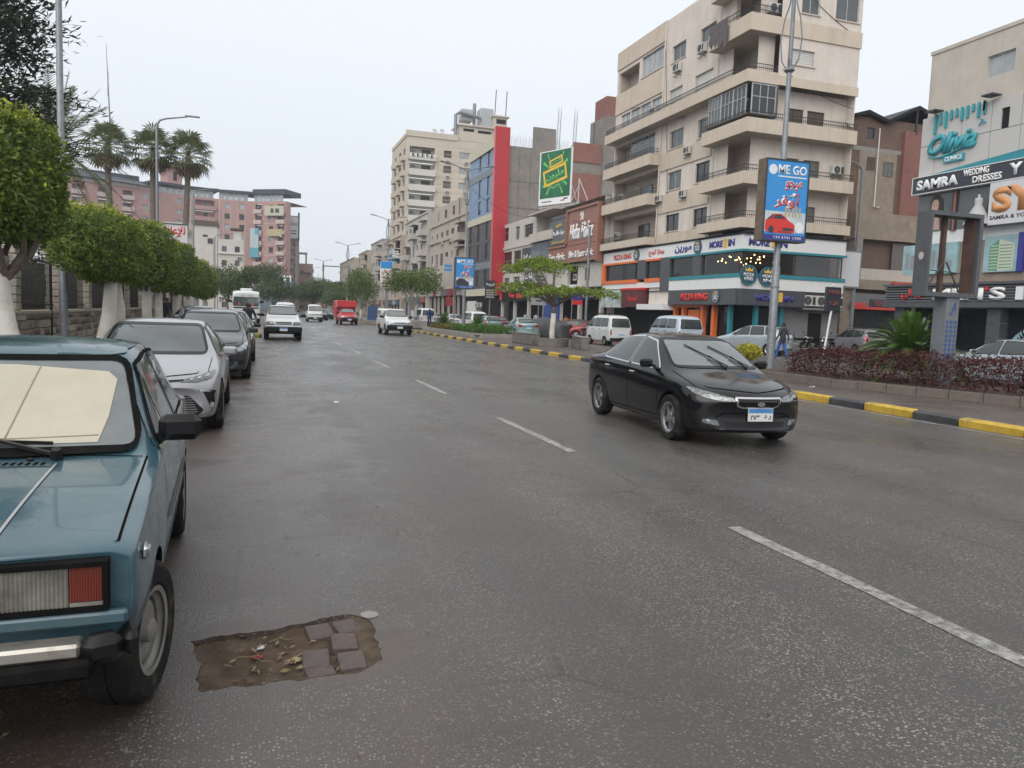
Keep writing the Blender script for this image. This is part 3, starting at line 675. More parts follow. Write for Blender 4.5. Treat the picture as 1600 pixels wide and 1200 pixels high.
# laundry over the upper balcony rail
b = MB(); n = 14; M_CLOTH = mat('dark_laundry', (.12, .105, .105), .95, var=.3, vscale=4)
for k, (y0, y1, L, off) in enumerate(((43.6, 44.6, 1.25, 0), (42.5, 43.7, 1.6, .06))):
    vs = [(27.50 - off - .06 * math.sin(i * 1.3 + j * .2) * j / 8, y0 + (y1 - y0) * (i / n) - .12 * j / 8 * (k - .3), 20.32 - L * j / 8 * (1 - .12 * math.sin(i))) for j in range(9) for i in range(n + 1)]
    b.add(vs, [(j * (n + 1) + i, j * (n + 1) + i + 1, (j + 1) * (n + 1) + i + 1, (j + 1) * (n + 1) + i) for j in range(8) for i in range(n)])
tag(b.build('laundry', M_CLOTH, smooth=True), 'dark blanket and cloth drying over the upper corner balcony rail', 'laundry')

# ---- pizza shop storeys of the block
M_SWHITE = mat('fascia_white', (.72, .72, .71), .45, var=.04, dirt=.15, dscale=1, dirt_col=(.5, .49, .46)); M_ORANGE = mat('orange_panel', (.72, .16, .035), .45, var=.06)
M_TEAL = mat('teal_panel', (.025, .22, .27), .45, var=.06); M_SLATE = mat('slate_cladding', (.075, .078, .088), .5, var=.1, vscale=3, bump=.1); M_RED = mat('red_letter', (.62, .035, .025), .4)
M_NAVY = mat('navy_letter', (.035, .035, .24), .4); M_GOLD = mat('gold_letter', (.72, .45, .06), .45); M_LW = mat('letter_white', (.75, .75, .75), .45); M_SGREY = mat('grey_render', (.20, .20, .205), .8, var=.12, dirt=.3)
P0, Q0 = FX(28.0), FY(40.3)
def part(name, m_, *boxes, parent=None, label=None):
    b = MB()
    for x in boxes: fbox(b, *x)
    return b.build(name, m_, parent or bm_, label=label)
part('fascia', M_SWHITE, (P0, 40.3, 60, 6.12, 7.0, -.03, .45), (Q0, 28.45, 35.6, 6.12, 7.0, -.03, .6)); part('coping', M_BLACK, (P0, 40.15, 60, 7.0, 7.12, -.1, .45), (Q0, 28.45, 35.65, 7.0, 7.12, -.12, .6))
part('fascia', M_SWHITE, (P0, 40.3, 48.9, 3.72, 4.42, -.03, .45), (Q0, 28.45, 35.6, 3.72, 4.42, -.03, .6), (P0, 50.2, 60, 4.0, 4.42, -.03, .45))
part('teal_trim', M_TEAL, (P0, 40.3, 48.9, 5.98, 6.118, -.09, .3), (P0, 40.3, 48.9, 4.422, 4.66, -.07, .3), (Q0, 28.3, 35.7, 5.98, 6.118, -.09, .3), (Q0, 28.3, 35.7, 4.422, 4.66, -.07, .3))
part('orange_frame', M_ORANGE, (P0, 53.8, 60.1, 5.96, 6.118, -.12, .3), (P0, 53.8, 60.1, 4.42, 4.68, -.12, .3), (P0, 59.6, 60.1, 4.68, 5.96, -.12, .3), (P0, 50.2, 52.5, 5.96, 6.118, -.1, .3), (P0, 50.2, 52.5, 4.42, 4.68, -.1, .3))
for (y0, y1) in ((52.5, 53.8), (48.9, 50.2), (44.85, 45.9)): part('pilaster', M_SLATE, (P0, y0, y1, 3.7 if y0 < 52 and y0 > 48 else 4.67, 6.11, -.05, .4))
for (y0, y1, k) in ((53.8, 59.6, 'shop'), (50.2, 52.5, 'shop'), (45.9, 48.9, 'clear'), (40.45, 44.85, 'clear')): window(bm_, P0, y0, y1, 4.66, 5.98, .12, k, name='shop_window')
window(bm_, Q0, 28.2, 31.9, 4.66, 5.98, .12, 'clear', name='shop_window'); window(bm_, Q0, 31.9, 35.5, 4.66, 5.98, .12, 'clear', name='shop_window')
part('sign_board', M_SLATE, (P0, 40.0, 48.0, 2.72, 3.70, -.55, .1), (Q0, 27.6, 32.3, 2.72, 3.70, -.55, .1))
for i in range(34): part('cladding_rib', M_SLATE, (Q0, 27.7 + i * .135, 27.75 + i * .135, 2.74, 3.68, -.575, -.551))
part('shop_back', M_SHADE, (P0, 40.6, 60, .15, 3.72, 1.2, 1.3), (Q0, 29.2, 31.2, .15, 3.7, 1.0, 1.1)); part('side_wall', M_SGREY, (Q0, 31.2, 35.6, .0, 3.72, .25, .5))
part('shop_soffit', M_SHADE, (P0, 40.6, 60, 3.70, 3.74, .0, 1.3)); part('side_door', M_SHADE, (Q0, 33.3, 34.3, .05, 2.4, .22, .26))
for y in (47.7, 46.6, 44.2, 42.9): part('orange_post', M_ORANGE, (P0, y, y + .28, .15, 2.72, -.1, .2))
part('orange_frame', M_ORANGE, (P0, 44.0, 48.0, 2.55, 2.715, -.12, .2)); part('teal_post', M_TEAL, (P0, 41.2, 41.45, .15, 2.72, -.05, .2)); part('teal_post', M_TEAL, (Q0, 29.1, 29.35, .15, 2.72, -.05, .2)); part('teal_post', M_TEAL, (Q0, 30.95, 31.18, .15, 2.72, -.05, .2))
part('menu_panel', M_ORANGE, (P0, 45.0, 46.4, .4, 2.4, .15, .2)); part('white_ledge', M_SWHITE, (P0, 48.0, 52.0, 2.35, 2.75, -.9, .2)); part('side_wall', M_CREAM, (P0, 48.05, 52, 2.76, 3.98, .1, .4))
part('shop_window', G_SHOP, (P0, 44.3, 46.5, .2, 2.5, .35, .38), (P0, 41.5, 42.8, .2, 2.6, .3, .34), (Q0, 29.4, 30.9, .2, 2.6, .3, .34))
for (u, s) in ((32.75, 1.), (33.75, 1.), (34.85, 1.)): ac(bm_, FY(40.3), u, 2.82, -.05, 1.15)
part('pipe_tray', M_SGREY, (Q0, 32.3, 35.6, 2.6, 2.72, -.4, .25))
letters('PIZZA KING', P0, 58.0, 54.9, 6.33, 6.74, -.04, M_RED, bm_, bold=.03); letters(arabic('بيتزا كينج'), P0, 52.1, 49.8, 6.30, 6.80, -.04, M_RED, bm_, bold=.03)
letters(arabic('مورين'), P0, 48.3, 46.1, 6.28, 6.80, -.04, M_NAVY, bm_, bold=.03); letters('MORE', P0, 43.95, 42.45, 6.35, 6.78, -.04, M_NAVY, bm_, bold=.05); letters('IN', P0, 41.85, 41.15, 6.35, 6.78, -.04, M_NAVY, bm_, bold=.05)
letters('MORE', Q0, 28.35, 29.85, 6.33, 6.78, -.04, M_NAVY, bm_, bold=.05); letters('IN', Q0, 30.45, 31.15, 6.33, 6.78, -.04, M_NAVY, bm_, bold=.05)
letters('PIZZA KING', P0, 46.3, 43.0, 3.0, 3.45, -.56, M_RED, bm_, bold=.05, thick=.05); letters('MORE', Q0, 28.7, 30.2, 3.0, 3.4, -.58, M_NAVY, bm_, bold=.05); letters('IN', Q0, 30.75, 31.4, 3.0, 3.4, -.58, M_NAVY, bm_, bold=.05)
def cup(P, u0, u1, v0, v1, d):
    b = MB(); b.prism([(u0, v0), (u1, v0), (u1 + (u1 - u0) * .12, v1), (u0 - (u1 - u0) * .12, v1)], d, d - .05, P); b.prism([(u0 - .1 * (u1 - u0), v1), (u1 + .1 * (u1 - u0), v1), (u1, v1 + .1), ((u0 + u1) / 2, v1 + .14), (u0, v1 + .1)], d, d - .06, P); b.build('cup_emblem', M_GOLD, bm_)
cup(P0, 42.3, 42.0, 6.33, 6.74, -.03); cup(Q0, 30.0, 30.3, 6.31, 6.74, -.03); cup(Q0, 30.35, 30.6, 2.98, 3.42, -.56)
def badge(P, u, v, r, d, sgn, t1, t2, col=None):
    b = MB(); n = 24
    b.prism([(u + r * math.cos(2 * PI * i / n), v + r * math.sin(2 * PI * i / n)) for i in range(n)], d, d - .07, P); o = b.build('round_sign', mat('badge_blue', (.03, .07, .11), .4), bm_)
    b = MB()
    for i in range(n):
        a, c = 2 * PI * i / n, 2 * PI * (i + 1) / n
        b.quad(*[P(u + q * math.cos(x), v + q * math.sin(x), d - .073) for q, x in ((r * .9, a), (r * .97, a), (r * .97, c), (r * .9, c))])
    b.build('ring', col or M_TEAL, o)
    letters(t1, P, u - sgn * r * .6, u + sgn * r * .6, v - r * .15, v + r * .2, d - .07, M_LW, o, thick=.01, bold=.02)
    if t2: letters(t2, P, u - sgn * r * .5, u + sgn * r * .5, v - r * .55, v - r * .22, d - .07, M_LW, o, thick=.01, bold=.02)
    b = MB(); b.prism([(u - sgn * r * .4, v + r * .35), (u + sgn * r * .4, v + r * .35), (u + sgn * r * .45, v + r * .7), (u + sgn * r * .2, v + r * .5), (u, v + r * .78), (u - sgn * r * .2, v + r * .5), (u - sgn * r * .45, v + r * .7)], d - .07, d - .085, P); b.build('crown_emblem', M_GOLD, o)
badge(Q0, 28.4, 4.55, .62, -.1, 1, 'PIZZA', 'KING'); badge(Q0, 29.75, 4.5, .6, -.1, 1, 'MORE', 'IN')
badge(P0, 54.0, 6.55, .45, -.04, -1, 'PIZZA', 'KING'); badge(P0, 45.3, 6.55, .46, -.05, -1, 'MORE', 'IN'); badge(P0, 42.0, 3.22, .36, -.57, -1, 'PIZZA', 'KING', M_LW)
# neighbouring small shops under the white ledge
part('sign_board', mat('dark_red_sign', (.10, .022, .025), .5), (P0, 52.3, 55.7, 2.55, 3.85, -.35, .2)); part('sign_trim', M_RED, (P0, 52.3, 55.9, 3.86, 4.0, -.4, .2))
letters(arabic('تجربة'), P0, 54.6, 52.9, 2.9, 3.5, -.36, M_RED, bm_, bold=.03); part('sign_board', mat('poster_pale', (.42, .48, .47), .5, var=.5, vscale=1.2), (P0, 55.9, 59.4, 2.5, 3.9, -.35, .2)); letters(arabic('الشامي'), P0, 57.4, 56.1, 3.0, 3.5, -.36, M_TEAL, bm_, bold=.03)
b = MB(); b.box(28.6, 40.9, 0, 35.5, 59.9, .1); b.build('plinth', M_SGREY, bm_)
b = MB(); [b.tube([(28.42, y_, 7.2), (28.42, y_, 23)], .05, 6) for y_ in (52.05,)]; b.build('drain_pipe', M_CREAM, bm_)
# cafe behind the upper glass: floor, ceiling, back wall, hanging bulbs that are lit
b = MB(); b.box(28.5, 40.9, 4.3, 35.4, 48.9, 4.4); b.box(28.5, 40.9, 6.2, 35.4, 48.9, 6.3); b.box(33.0, 41.5, 4.4, 33.1, 48.9, 6.2); b.box(28.5, 48.9, 4.4, 35.4, 49.0, 6.2); b.box(33.1, 41.5, 4.4, 35.5, 41.6, 6.2); b.build('cafe_interior', mat('cafe_dark', (.07, .06, .055), .8), bm_)
M_BULB = mat('bulb_lit', (.9, .7, .4), .4, emit=((1., .62, .25), 7.)); random.seed(3)
for i in range(26):
    x, y, z = random.uniform(28.7, 31.5), random.uniform(41.2, 44.6), random.uniform(5.45, 5.95); b = MB(); b.ball((x, y, z), .045, 6, 4); o = b.build('bulb', M_BULB, bm_); b = MB(); b.cyl((x, y, z), (x, y, 6.2), .006, None, 4); b.build('flex', M_BLACK, o)
for (p, q, sg_) in (((28.44, 59.8, 9.9), (28.44, 45.2, 9.7), .3), ((28.44, 52.2, 22.9), (28.42, 50.2, 7.3), 0), ((28.44, 59.9, 19.0), (28.40, 45.3, 16.4), .2), ((35.4, 40.30, 15.2), (30, 40.30, 16.9), .3), ((35.5, 40.32, 19.5), (31.5, 40.32, 21.5), .2)):
    p, q = Vector(p), Vector(q); b = MB(); b.tube([p.lerp(q, i / 10) - Vector((0, 0, sg_ * 4 * (i / 10) * (1 - i / 10))) for i in range(11)], .016, 4); b.build('wall_cable', M_BLACK, bm_)
for (u, v, d) in ((47.9, 13.1, -.1), (51.6, 10.3, -.1), (48.2, 10.2, -.1), (53.2, 17.0, -.05)): ac(bm_, PF, u, v, d, .85)
# ------------------------------------------------------------------ clinic and clothing shop on the right
def newpart(par):
    def f(name, m_, *boxes, label=None):
        b = MB()
        for x in boxes: fbox(b, *x)
        return b.build(name, m_, par, label=label)
    return f
M_OLD = mat('old_plaster', (.50, .455, .40), .9, var=.08, vscale=1.5, bump=.25, bscale=12, streak=.35, streak_col=(.36, .32, .27), dirt=.35, dscale=.9, dirt_col=(.38, .335, .28))
M_PANEL = mat('clad_panel', (.50, .485, .465), .45, var=.04, vscale=.7, dirt=.15, dscale=.8, dirt_col=(.42, .40, .37))
ob = thing('shop_building', 'weathered shop block with turquoise clinic sign and clothing store below', 'building', (28, 20, 0), world=True)
op = newpart(ob); PO = FX(28.0)
b = MB(); wall_panel(b, PO, 12, 27.3, 10.85, 13.65, [(23.3, 24.5, 11.82, 12.68)], .18); b.box(28, 27.28, 0, 42, 27.3, 13.65); b.quad((28, 12, 13.64), (42, 12, 13.64), (42, 27.28, 13.64), (28, 27.28, 13.64)); b.build('upper_wall', M_OLD, ob)
window(ob, PO, 23.3, 24.5, 11.82, 12.68, .12, 'pale'); op('roof_edge', M_OLD, (PO, 12, 27.36, 13.55, 13.7, -.04, .3))
us = [27.42, 26.62, 25.36, 24.0, 22.7, 21.4, 20.1, 18.8, 17.5]; vs_ = [8.3, 9.63, 10.86]
for i in range(len(us) - 1):
    for j in range(2):
        if i == 3 and j == 1:          # panel pierced by the slit window
            op('cladding_panel', M_PANEL, (PO, us[i + 1] + .012, 23.22, vs_[j] + .012, vs_[j + 1] - .012, -.12, .05), (PO, 23.58, us[i] - .012, vs_[j] + .012, vs_[j + 1] - .012, -.12, .05), (PO, 23.22, 23.58, 10.43, vs_[j + 1] - .012, -.12, .05)); op('slit_window', M_SHADE, (PO, 23.22, 23.58, 9.64, 10.43, -.02, .05)); continue
        op('cladding_panel', M_PANEL, (PO, us[i + 1] + .012, us[i] - .012, vs_[j] + .012, vs_[j + 1] - .012, -.12 + random.uniform(-.004, .004), .05))
op('panel_backing', M_BLACK, (PO, 17.5, 27.4, 8.3, 10.84, -.05, .04))
b = MB(); b.prism([(27.38, 8.3), (17.5, 8.3), (17.5, 9.05)], -.15, .0, PO); b.build('teal_band', M_TEAL, ob)
M_NBLK = mat('sign_navy_black', (.035, .038, .05), .4, var=.1)
op('sign_board', M_NBLK, (PO, 17.0, 27.45, 7.56, 8.26, -.35, .0)); op('sign_edge', M_LW, (PO, 17.0, 27.46, 8.26, 8.29, -.37, .0)); op('sign_edge', M_LW, (PO, 17.0, 27.46, 7.53, 7.56, -.37, .0)); op('sign_edge', M_LW, (PO, 27.452, 27.48, 7.56, 8.26, -.37, .0))
letters('SAMRA', PO, 27.2, 25.08, 7.68, 8.12, -.36, M_LW, ob, bold=.05, thick=.04); letters('WEDDING', PO, 24.85, 23.68, 7.95, 8.22, -.36, M_LW, ob, bold=.03, thick=.04); letters('DRESSES', PO, 24.4, 23.1, 7.62, 7.90, -.36, M_LW, ob, bold=.03, thick=.04); letters('Y O', PO, 22.8, 21.6, 7.68, 8.15, -.36, M_LW, ob, bold=.05, thick=.04)
M_OLV = mat('turquoise_letter', (.03, .30, .36), .35)
for i, (y, z0) in enumerate(zip([26.72 - k * .262 for k in range(10)], (10.05, 10.4, 10.22, 10.5, 10.55, 10.35, 10.4, 10.6, 10.3, 10.5))): op('sign_stripe', M_OLV, (PO, y, y - .1, z0, 10.9 + .0 * i, -.22, -.14))
op('sign_stripe', M_OLV, (PO, 24.36, 24.26, 10.38, 10.9, -.22, -.14))
letters('Olivia', PO, 26.95, 24.55, 9.15, 10.0, -.14, M_OLV, ob, bold=.035, shear=.45, thick=.09)
b = MB(); b.tube([PO(26.9 - 2.0 * t, 9.12 - .12 * math.sin(t * 5.0), -.2) for t in [i / 14 for i in range(15)]], [.02 + .03 * math.sin(PI * i / 14) for i in range(15)], 6); b.tube([PO(24.5, 9.95, -.2), PO(24.3, 10.15, -.2), PO(24.45, 10.2, -.2), PO(24.2, 10.02, -.2)], .03, 5); b.build('sign_flourish', M_OLV, ob)
op('sign_plate', M_OLV, (PO, 25.08, 26.08, 8.72, 9.0, -.22, -.14)); letters('CLINICS', PO, 26.0, 25.16, 8.77, 8.95, -.22, M_LW, ob, bold=.03)
for (y, z) in ((26.6, 10.95), (23.9, 10.95)): op('flood_lamp', M_DARKST, (PO, y - .25, y + .25, z, z + .06, -.6, -.1))
# upper shop window, portrait poster, gown
op('shop_window', G_GREY, (PO, 25.55, 27.35, 5.9, 7.52, -.05, 0)); op('shop_window', G_GREY, (PO, 23.6, 25.3, 5.9, 7.52, -.05, 0)); op('window_post', M_ALUD, (PO, 25.3, 25.55, 5.85, 7.53, -.12, 0)); op('window_post', mat('copper_post', (.30, .12, .09), .5), (PO, 25.33, 25.4, 5.85, 7.53, -.16, -.12))
M_POST = mat('portrait_pink', (.42, .28, .25), .5); b = MB()
b.m(0).prism([(26.9 - .0, 5.95), (26.0, 5.95), (26.02, 6.5), (26.3, 6.7), (26.6, 6.7), (26.85, 6.4)], -.055, -.06, PO); b.m(1).prism([(26.72, 6.4), (26.68, 7.2), (26.5, 7.45), (26.25, 7.45), (26.02, 7.2), (25.95, 6.5), (25.92, 5.95), (26.1, 5.95), (26.2, 6.6), (26.28, 6.9), (26.6, 6.9)], -.06, -.063, PO); b.m(2).prism([(26.62, 6.85), (26.6, 7.1), (26.5, 7.25), (26.32, 7.25), (26.24, 7.1), (26.26, 6.85), (26.38, 6.7), (26.5, 6.7)], -.063, -.066, PO); b.m(3).prism([(26.56, 7.03), (26.46, 7.06), (26.46, 7.0)], -.066, -.068, PO); b.prism([(26.38, 7.05), (26.29, 7.03), (26.38, 7.0)], -.066, -.068, PO)
b.build('portrait_poster', [M_POST, mat('poster_hair', (.03, .022, .022), .5), mat('poster_skin', (.50, .32, .26), .5), mat('poster_eye', (.10, .02, .03), .5)], ob)
b = MB(); b.lathe([(.52, 5.92), (.46, 6.05), (.3, 6.4), (.13, 6.72), (.15, 6.88), (.13, 6.98), (.04, 7.0), (.05, 7.12), (.0, 7.13)], 14, (27.9 - .3, 24.0, 0)); tag(b.build('wedding_gown', mat('gown_white', (.42, .43, .42), .9), smooth=True), 'white wedding gown on a dummy in the upper shop window', 'gown')
M_BAN = mat('banner_white', (.60, .60, .61), .6, var=.04); op('banner', M_BAN, (PO, 18.0, 23.54, 5.85, 7.5, -.4, -.3)); op('banner_edge', M_NBLK, (PO, 18.0, 23.6, 5.78, 5.848, -.42, -.28))
M_SYO = mat('sy_orange', (.60, .27, .10), .45); letters('SY', PO, 23.4, 21.4, 6.3, 7.3, -.4, M_SYO, ob, bold=.06, thick=.02); letters('SAMRA & YOUSRA', PO, 23.45, 21.3, 6.05, 6.2, -.4, M_NBLK, ob, thick=.01, bold=.02)
M_BRD = mat('brown_render', (.28, .225, .175), .9, var=.15, vscale=2, bump=.3, bscale=15, dirt=.5, dscale=1.2, dirt_col=(.17, .13, .10))
op('middle_wall', M_WHITE, (PO, 12, 27.3, 5.35, 5.9, -.02, .1)); op('middle_wall', M_BRD, (PO, 12, 27.3, 3.56, 5.35, .0, .1))
M_PSKY = mat('poster_sky', (.28, .42, .45), .5, var=.25, vscale=1.3)
o = op('poster', M_PSKY, (PO, 22.35, 23.8, 4.02, 5.45, -.12, 0), label='framed poster of a tower block'); 
b = MB(); G1 = mat('poster_green', (.10, .30, .17), .5); G2 = mat('poster_cream', (.55, .55, .45), .5)
b.m(0).prism([(23.55, 4.1), (23.15, 4.05), (23.15, 5.3), (23.55, 5.05)], -.121, -.123, PO); b.m(1).prism([(23.15, 4.05), (22.5, 4.1), (22.5, 5.1), (23.15, 5.3)], -.121, -.123, PO)
for j in range(8): z = 4.16 + j * .125; b.m(1).quad(PO(23.52, z, -.125), PO(23.18, z, -.125), PO(23.18, z + .04, -.125), PO(23.52, z + .035, -.125)); b.m(0).quad(PO(23.1, z, -.125), PO(22.55, z, -.125), PO(22.55, z + .035, -.125), PO(23.1, z + .045, -.125))
b.build('printed_tower', [G1, G2], o); op('poster_frame', M_NAVY, (PO, 22.1, 22.34, 4.0, 5.5, -.14, 0))
o = op('poster', M_PSKY, (PO, 25.05, 27.9, 4.05, 5.36, -.12, 0), label='wide pale poster of buildings above the shop sign'); b = MB()
for i in range(9): b.box(27.873, 25.3 + i * .28, 4.3, 27.877, 25.5 + i * .28, 4.6 + .5 * abs(math.sin(i * 1.7)))
b.build('printed_buildings', mat('print_grey', (.25, .27, .28), .5), o)
# clothing shop
op('sign_backing', M_BLACK, (PO, 12, 28.35, 2.82, 3.5, -.45, .0))
for j in range(6): op('sign_slat', mat('slat_grey', (.11, .115, .125), .45), (PO, 12, 28.38, 2.84 + j * .112, 2.91 + j * .112, -.52, -.452))
op('sign_canopy', M_SLATE, (PO, 12, 28.4, 3.51, 3.62, -.62, .05)); op('sign_canopy', M_SLATE, (PO, 12, 28.4, 2.6, 2.815, -.6, .05))
letters('MEN', PO, 25.7, 23.3, 2.9, 3.38, -.52, M_LW, ob, bold=.04, thick=.06); letters('S', PO, 23.02, 22.33, 2.9, 3.4, -.52, M_LW, ob, bold=.04, thick=.06); op('apostrophe', M_RED, (PO, 23.1, 23.22, 3.28, 3.42, -.58, -.52)); op('letter_block', M_LW, (PO, 21.6, 21.9, 2.9, 3.4, -.58, -.52)); letters(arabic('رجالي'), PO, 27.4, 26.3, 2.9, 3.4, -.52, M_RED, ob, bold=.03, thick=.05)
for (y0, y1) in ((27.4, 27.95), (22.65, 23.25), (18.0, 18.6)):
    for k in range(3): op('pillar_panel', M_SLATE, (PO, y0, y1, .78 + k * .61, .78 + k * .61 + .595, -.3, .2))
window(ob, PO, 23.25, 25.2, .78, 2.6, .25, 'shop', name='shop_window'); window(ob, PO, 25.3, 27.4, .78, 2.6, .2, 'shop3', name='shop_window'); window(ob, PO, 18.6, 22.65, .78, 2.6, .1, 'shop3', name='shop_window')
op('sale_poster', mat('sale_red', (.20, .03, .035), .5), (PO, 25.0, 25.3, .8, 2.35, .05, .12)); letters('%', PO, 25.28, 25.02, 1.3, 1.65, .05, M_LW, ob, thick=.01, bold=.03)
b = MB(); M_FROND = mat('frosted_frond', (.30, .46, .50), .6)
for i in range(11):
    t = i / 10; c = PO(22.45 - .75 * t, .85 + .9 * t, .05)
    for s in (-1, 1): L = .36 * math.sin(PI * (.15 + .8 * t)); b.quad(c, PO(22.45 - .75 * t - .05 + s * L * .5, .9 + .9 * t + .12 + L * (.3 if s > 0 else -.1), .04), PO(22.45 - .75 * t - .12 + s * L, .95 + .9 * t + L * .1, .05))
b.build('frond_decal', M_FROND, ob)
op('plinth', M_SLATE, (PO, 12, 28.1, .0, .77, -.35, .5))
b = MB(); [fbox(b, PO, 23.2, 25.6, .15, .75 - k * .2, -.35 - .3 * (k + 1), -.35 - .3 * k) for k in range(3)]; b.build('entrance_steps', M_SGREY, ob)
tag((lambda b: (b.lathe([(.0, 0), (.17, .0), (.15, .35), (.11, .55), (.16, .8), (.18, .95), (.06, 1.05), (.08, 1.2), (.0, 1.28)], 10, (27.75, 26.3, .9)), b.build('mannequin', mat('mannequin_shirt', (.25, .30, .30), .8), smooth=True))[1])(MB()), 'pale dressed mannequin behind the clothing shop glass', 'mannequin')

# ------------------------------------------------------------------ brown brick house in the side street
def brick_mat(name, c0, c1, mort, sc=1., bump=.5):
    k = NT(name); br = k.n.new('ShaderNodeTexBrick'); g = k.n.new('ShaderNodeVectorMath'); g.operation = 'ADD'
    sx = k.n.new('ShaderNodeCombineXYZ'); X = k.xyz(); k.l.new(k.math('ADD', X[0], X[1]), sx.inputs[0]); k.l.new(X[2], sx.inputs[1]); k.l.new(sx.outputs[0], br.inputs['Vector'])
    br.inputs['Scale'].default_value = sc; br.inputs['Brick Width'].default_value = .24; br.inputs['Row Height'].default_value = .075; br.inputs['Mortar Size'].default_value = .009
    for n_, c in (('Color1', c0), ('Color2', c1), ('Mortar', mort)): br.inputs[n_].default_value = (*c, 1)
    col = k.mix(k.ramp(k.noise(.9, 6, .7), .48, .72, 0, .55), br.outputs['Color'], tuple(x * .6 for x in c0)); col = k.mix(k.ramp(k.noise(5, 4), .3, .7, 0, .3), col, mort)
    k.l.new(col, k.b.inputs['Base Color']); k.b.inputs['Roughness'].default_value = .9
    k.l.new(k.bump(k.math('MULTIPLY', br.outputs['Fac'], -1.), bump, .012), k.b.inputs['Normal']); return k.m
M_BRK = brick_mat('brown_brick', (.165, .09, .064), (.115, .062, .047), (.20, .155, .125)); M_BRKR = brick_mat('red_brick', (.27, .075, .060), (.22, .06, .05), (.25, .18, .15))
bb = thing('brick_house', 'unplastered brown brick house with concrete beams in the side street', 'building', (44, 46, 0), world=True); bp_ = newpart(bb); PB = FY(46.0)
b = MB(); wall_panel(b, PB, 36, 50, 4, 16.7, [(41.75, 42.45, 15.2, 16.0), (41.9, 42.6, 13.0, 13.9), (43.4, 44.3, 12.7, 13.7)], .25); b.box(36, 46.3, 0, 36.1, 60, 16.7); b.build('brick_wall', M_BRK, bb)
b = MB(); wall_panel(b, FY(45.7), 45.0, 50.0, 8.0, 16.0, [], .2); b.box(44.98, 45.7, 8, 45.0, 46, 16); b.build('brick_wall', M_BRKR, bb); bp_('plaster_panel', M_BRD, (PB, 41.2, 44.6, 9.6, 14.3, -.05, .0)); window(bb, PB, 41.9, 42.6, 13.0, 13.9, -.06, 'louvre'); window(bb, PB, 43.4, 44.3, 12.7, 13.7, -.06, 'louvreg'); window(bb, PB, 41.75, 42.45, 15.2, 16.0, .1, 'dark1')
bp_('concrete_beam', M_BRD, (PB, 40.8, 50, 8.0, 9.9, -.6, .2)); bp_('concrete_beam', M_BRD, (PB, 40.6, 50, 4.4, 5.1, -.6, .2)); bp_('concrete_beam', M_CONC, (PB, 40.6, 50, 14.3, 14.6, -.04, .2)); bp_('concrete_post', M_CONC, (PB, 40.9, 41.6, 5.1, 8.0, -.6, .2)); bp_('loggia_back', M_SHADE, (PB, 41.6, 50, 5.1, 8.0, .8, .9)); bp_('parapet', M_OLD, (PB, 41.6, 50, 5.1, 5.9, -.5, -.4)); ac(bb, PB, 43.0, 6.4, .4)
b = MB(); n = 30
for i in range(n): b.quad(PB(44.6 + i * .05, 5.9, -.3 + .06 * math.sin(i * 1.1)), PB(44.65 + i * .05, 5.9, -.3 + .06 * math.sin((i + 1) * 1.1)), PB(44.65 + i * .05, 7.9, -.3 + .04 * math.sin((i + 1) * 1.1)), PB(44.6 + i * .05, 7.9, -.3 + .04 * math.sin(i * 1.1)))
b.build('curtain', mat('curtain_grey', (.17, .15, .14), .9), bb)
b = MB(); b.prism([(40.2, 16.7), (41.5, 17.1), (43.3, 16.6), (46.0, 17.9), (47.6, 17.4), (50, 17.5), (50, 17.3), (47.6, 17.2), (46, 17.65), (43.3, 16.35), (41.5, 16.85), (40.2, 16.5)], -.4, 4.5, PB); b.build('roof_sheet', M_BLACK, bb); bp_('roof_shade', M_SHADE, (PB, 42.5, 50, 15.9, 17.3, 1.5, 1.6)); bp_('roof_post', M_DARKST, (PB, 45.9, 46.0, 15.8, 17.6, -.3, -.2))
bp_('ground_wall', M_BRD, (PB, 40.3, 41.2, 0, 4.4, -.3, .2), (PB, 36, 40.3, 0, 4.0, .0, .2)); bp_('shop_back', M_SHADE, (PB, 41.2, 50, 0, 4.4, .6, .7)); bp_('shop_fascia', mat('fascia_grey', (.16, .16, .165), .6), (PB, 41.2, 50, 3.0, 4.1, -.5, .1)); bp_('red_trim', M_RED, (PB, 41.0, 45.6, 2.95, 3.12, -.56, -.5)); bp_('sign_board', M_NBLK, (PB, 42.7, 44.6, 3.05, 3.7, -.55, -.5)); letters('7000', PB, 42.9, 44.4, 3.15, 3.6, -.56, mat('letter_dim_red', (.22, .06, .05), .5), bb, bold=.03)
bp_('red_trim', M_RED, (PB, 40.95, 42.3, 3.12, 3.4, -.6, -.5)); b = MB(); [b.box(41.3 + i * .16, 46.0, .1, 41.36 + i * .16, 46.04, 2.9) for i in range(40)]; b.build('grating', M_DARKST, bb); bp_('window_grille', M_DARKST, (PB, 44.7, 46.2, 4.4, 4.42, -.65, -.6))
bp_('sign_board', M_RED, (PB, 44.4, 47.4, 4.05, 5.0, -.95, -.7)); letters(arabic('سمارت'), PB, 45.0, 47.2, 4.2, 4.7, -.95, M_LW, bb, bold=.03)
b = MB(); b.tube([(41.9 + .9, 45.9, 16.0), (42.75, 45.85, 10.4), (43.2, 45.85, 10.4)], .05, 6); b.build('drain_pipe', M_WHITE, bb)

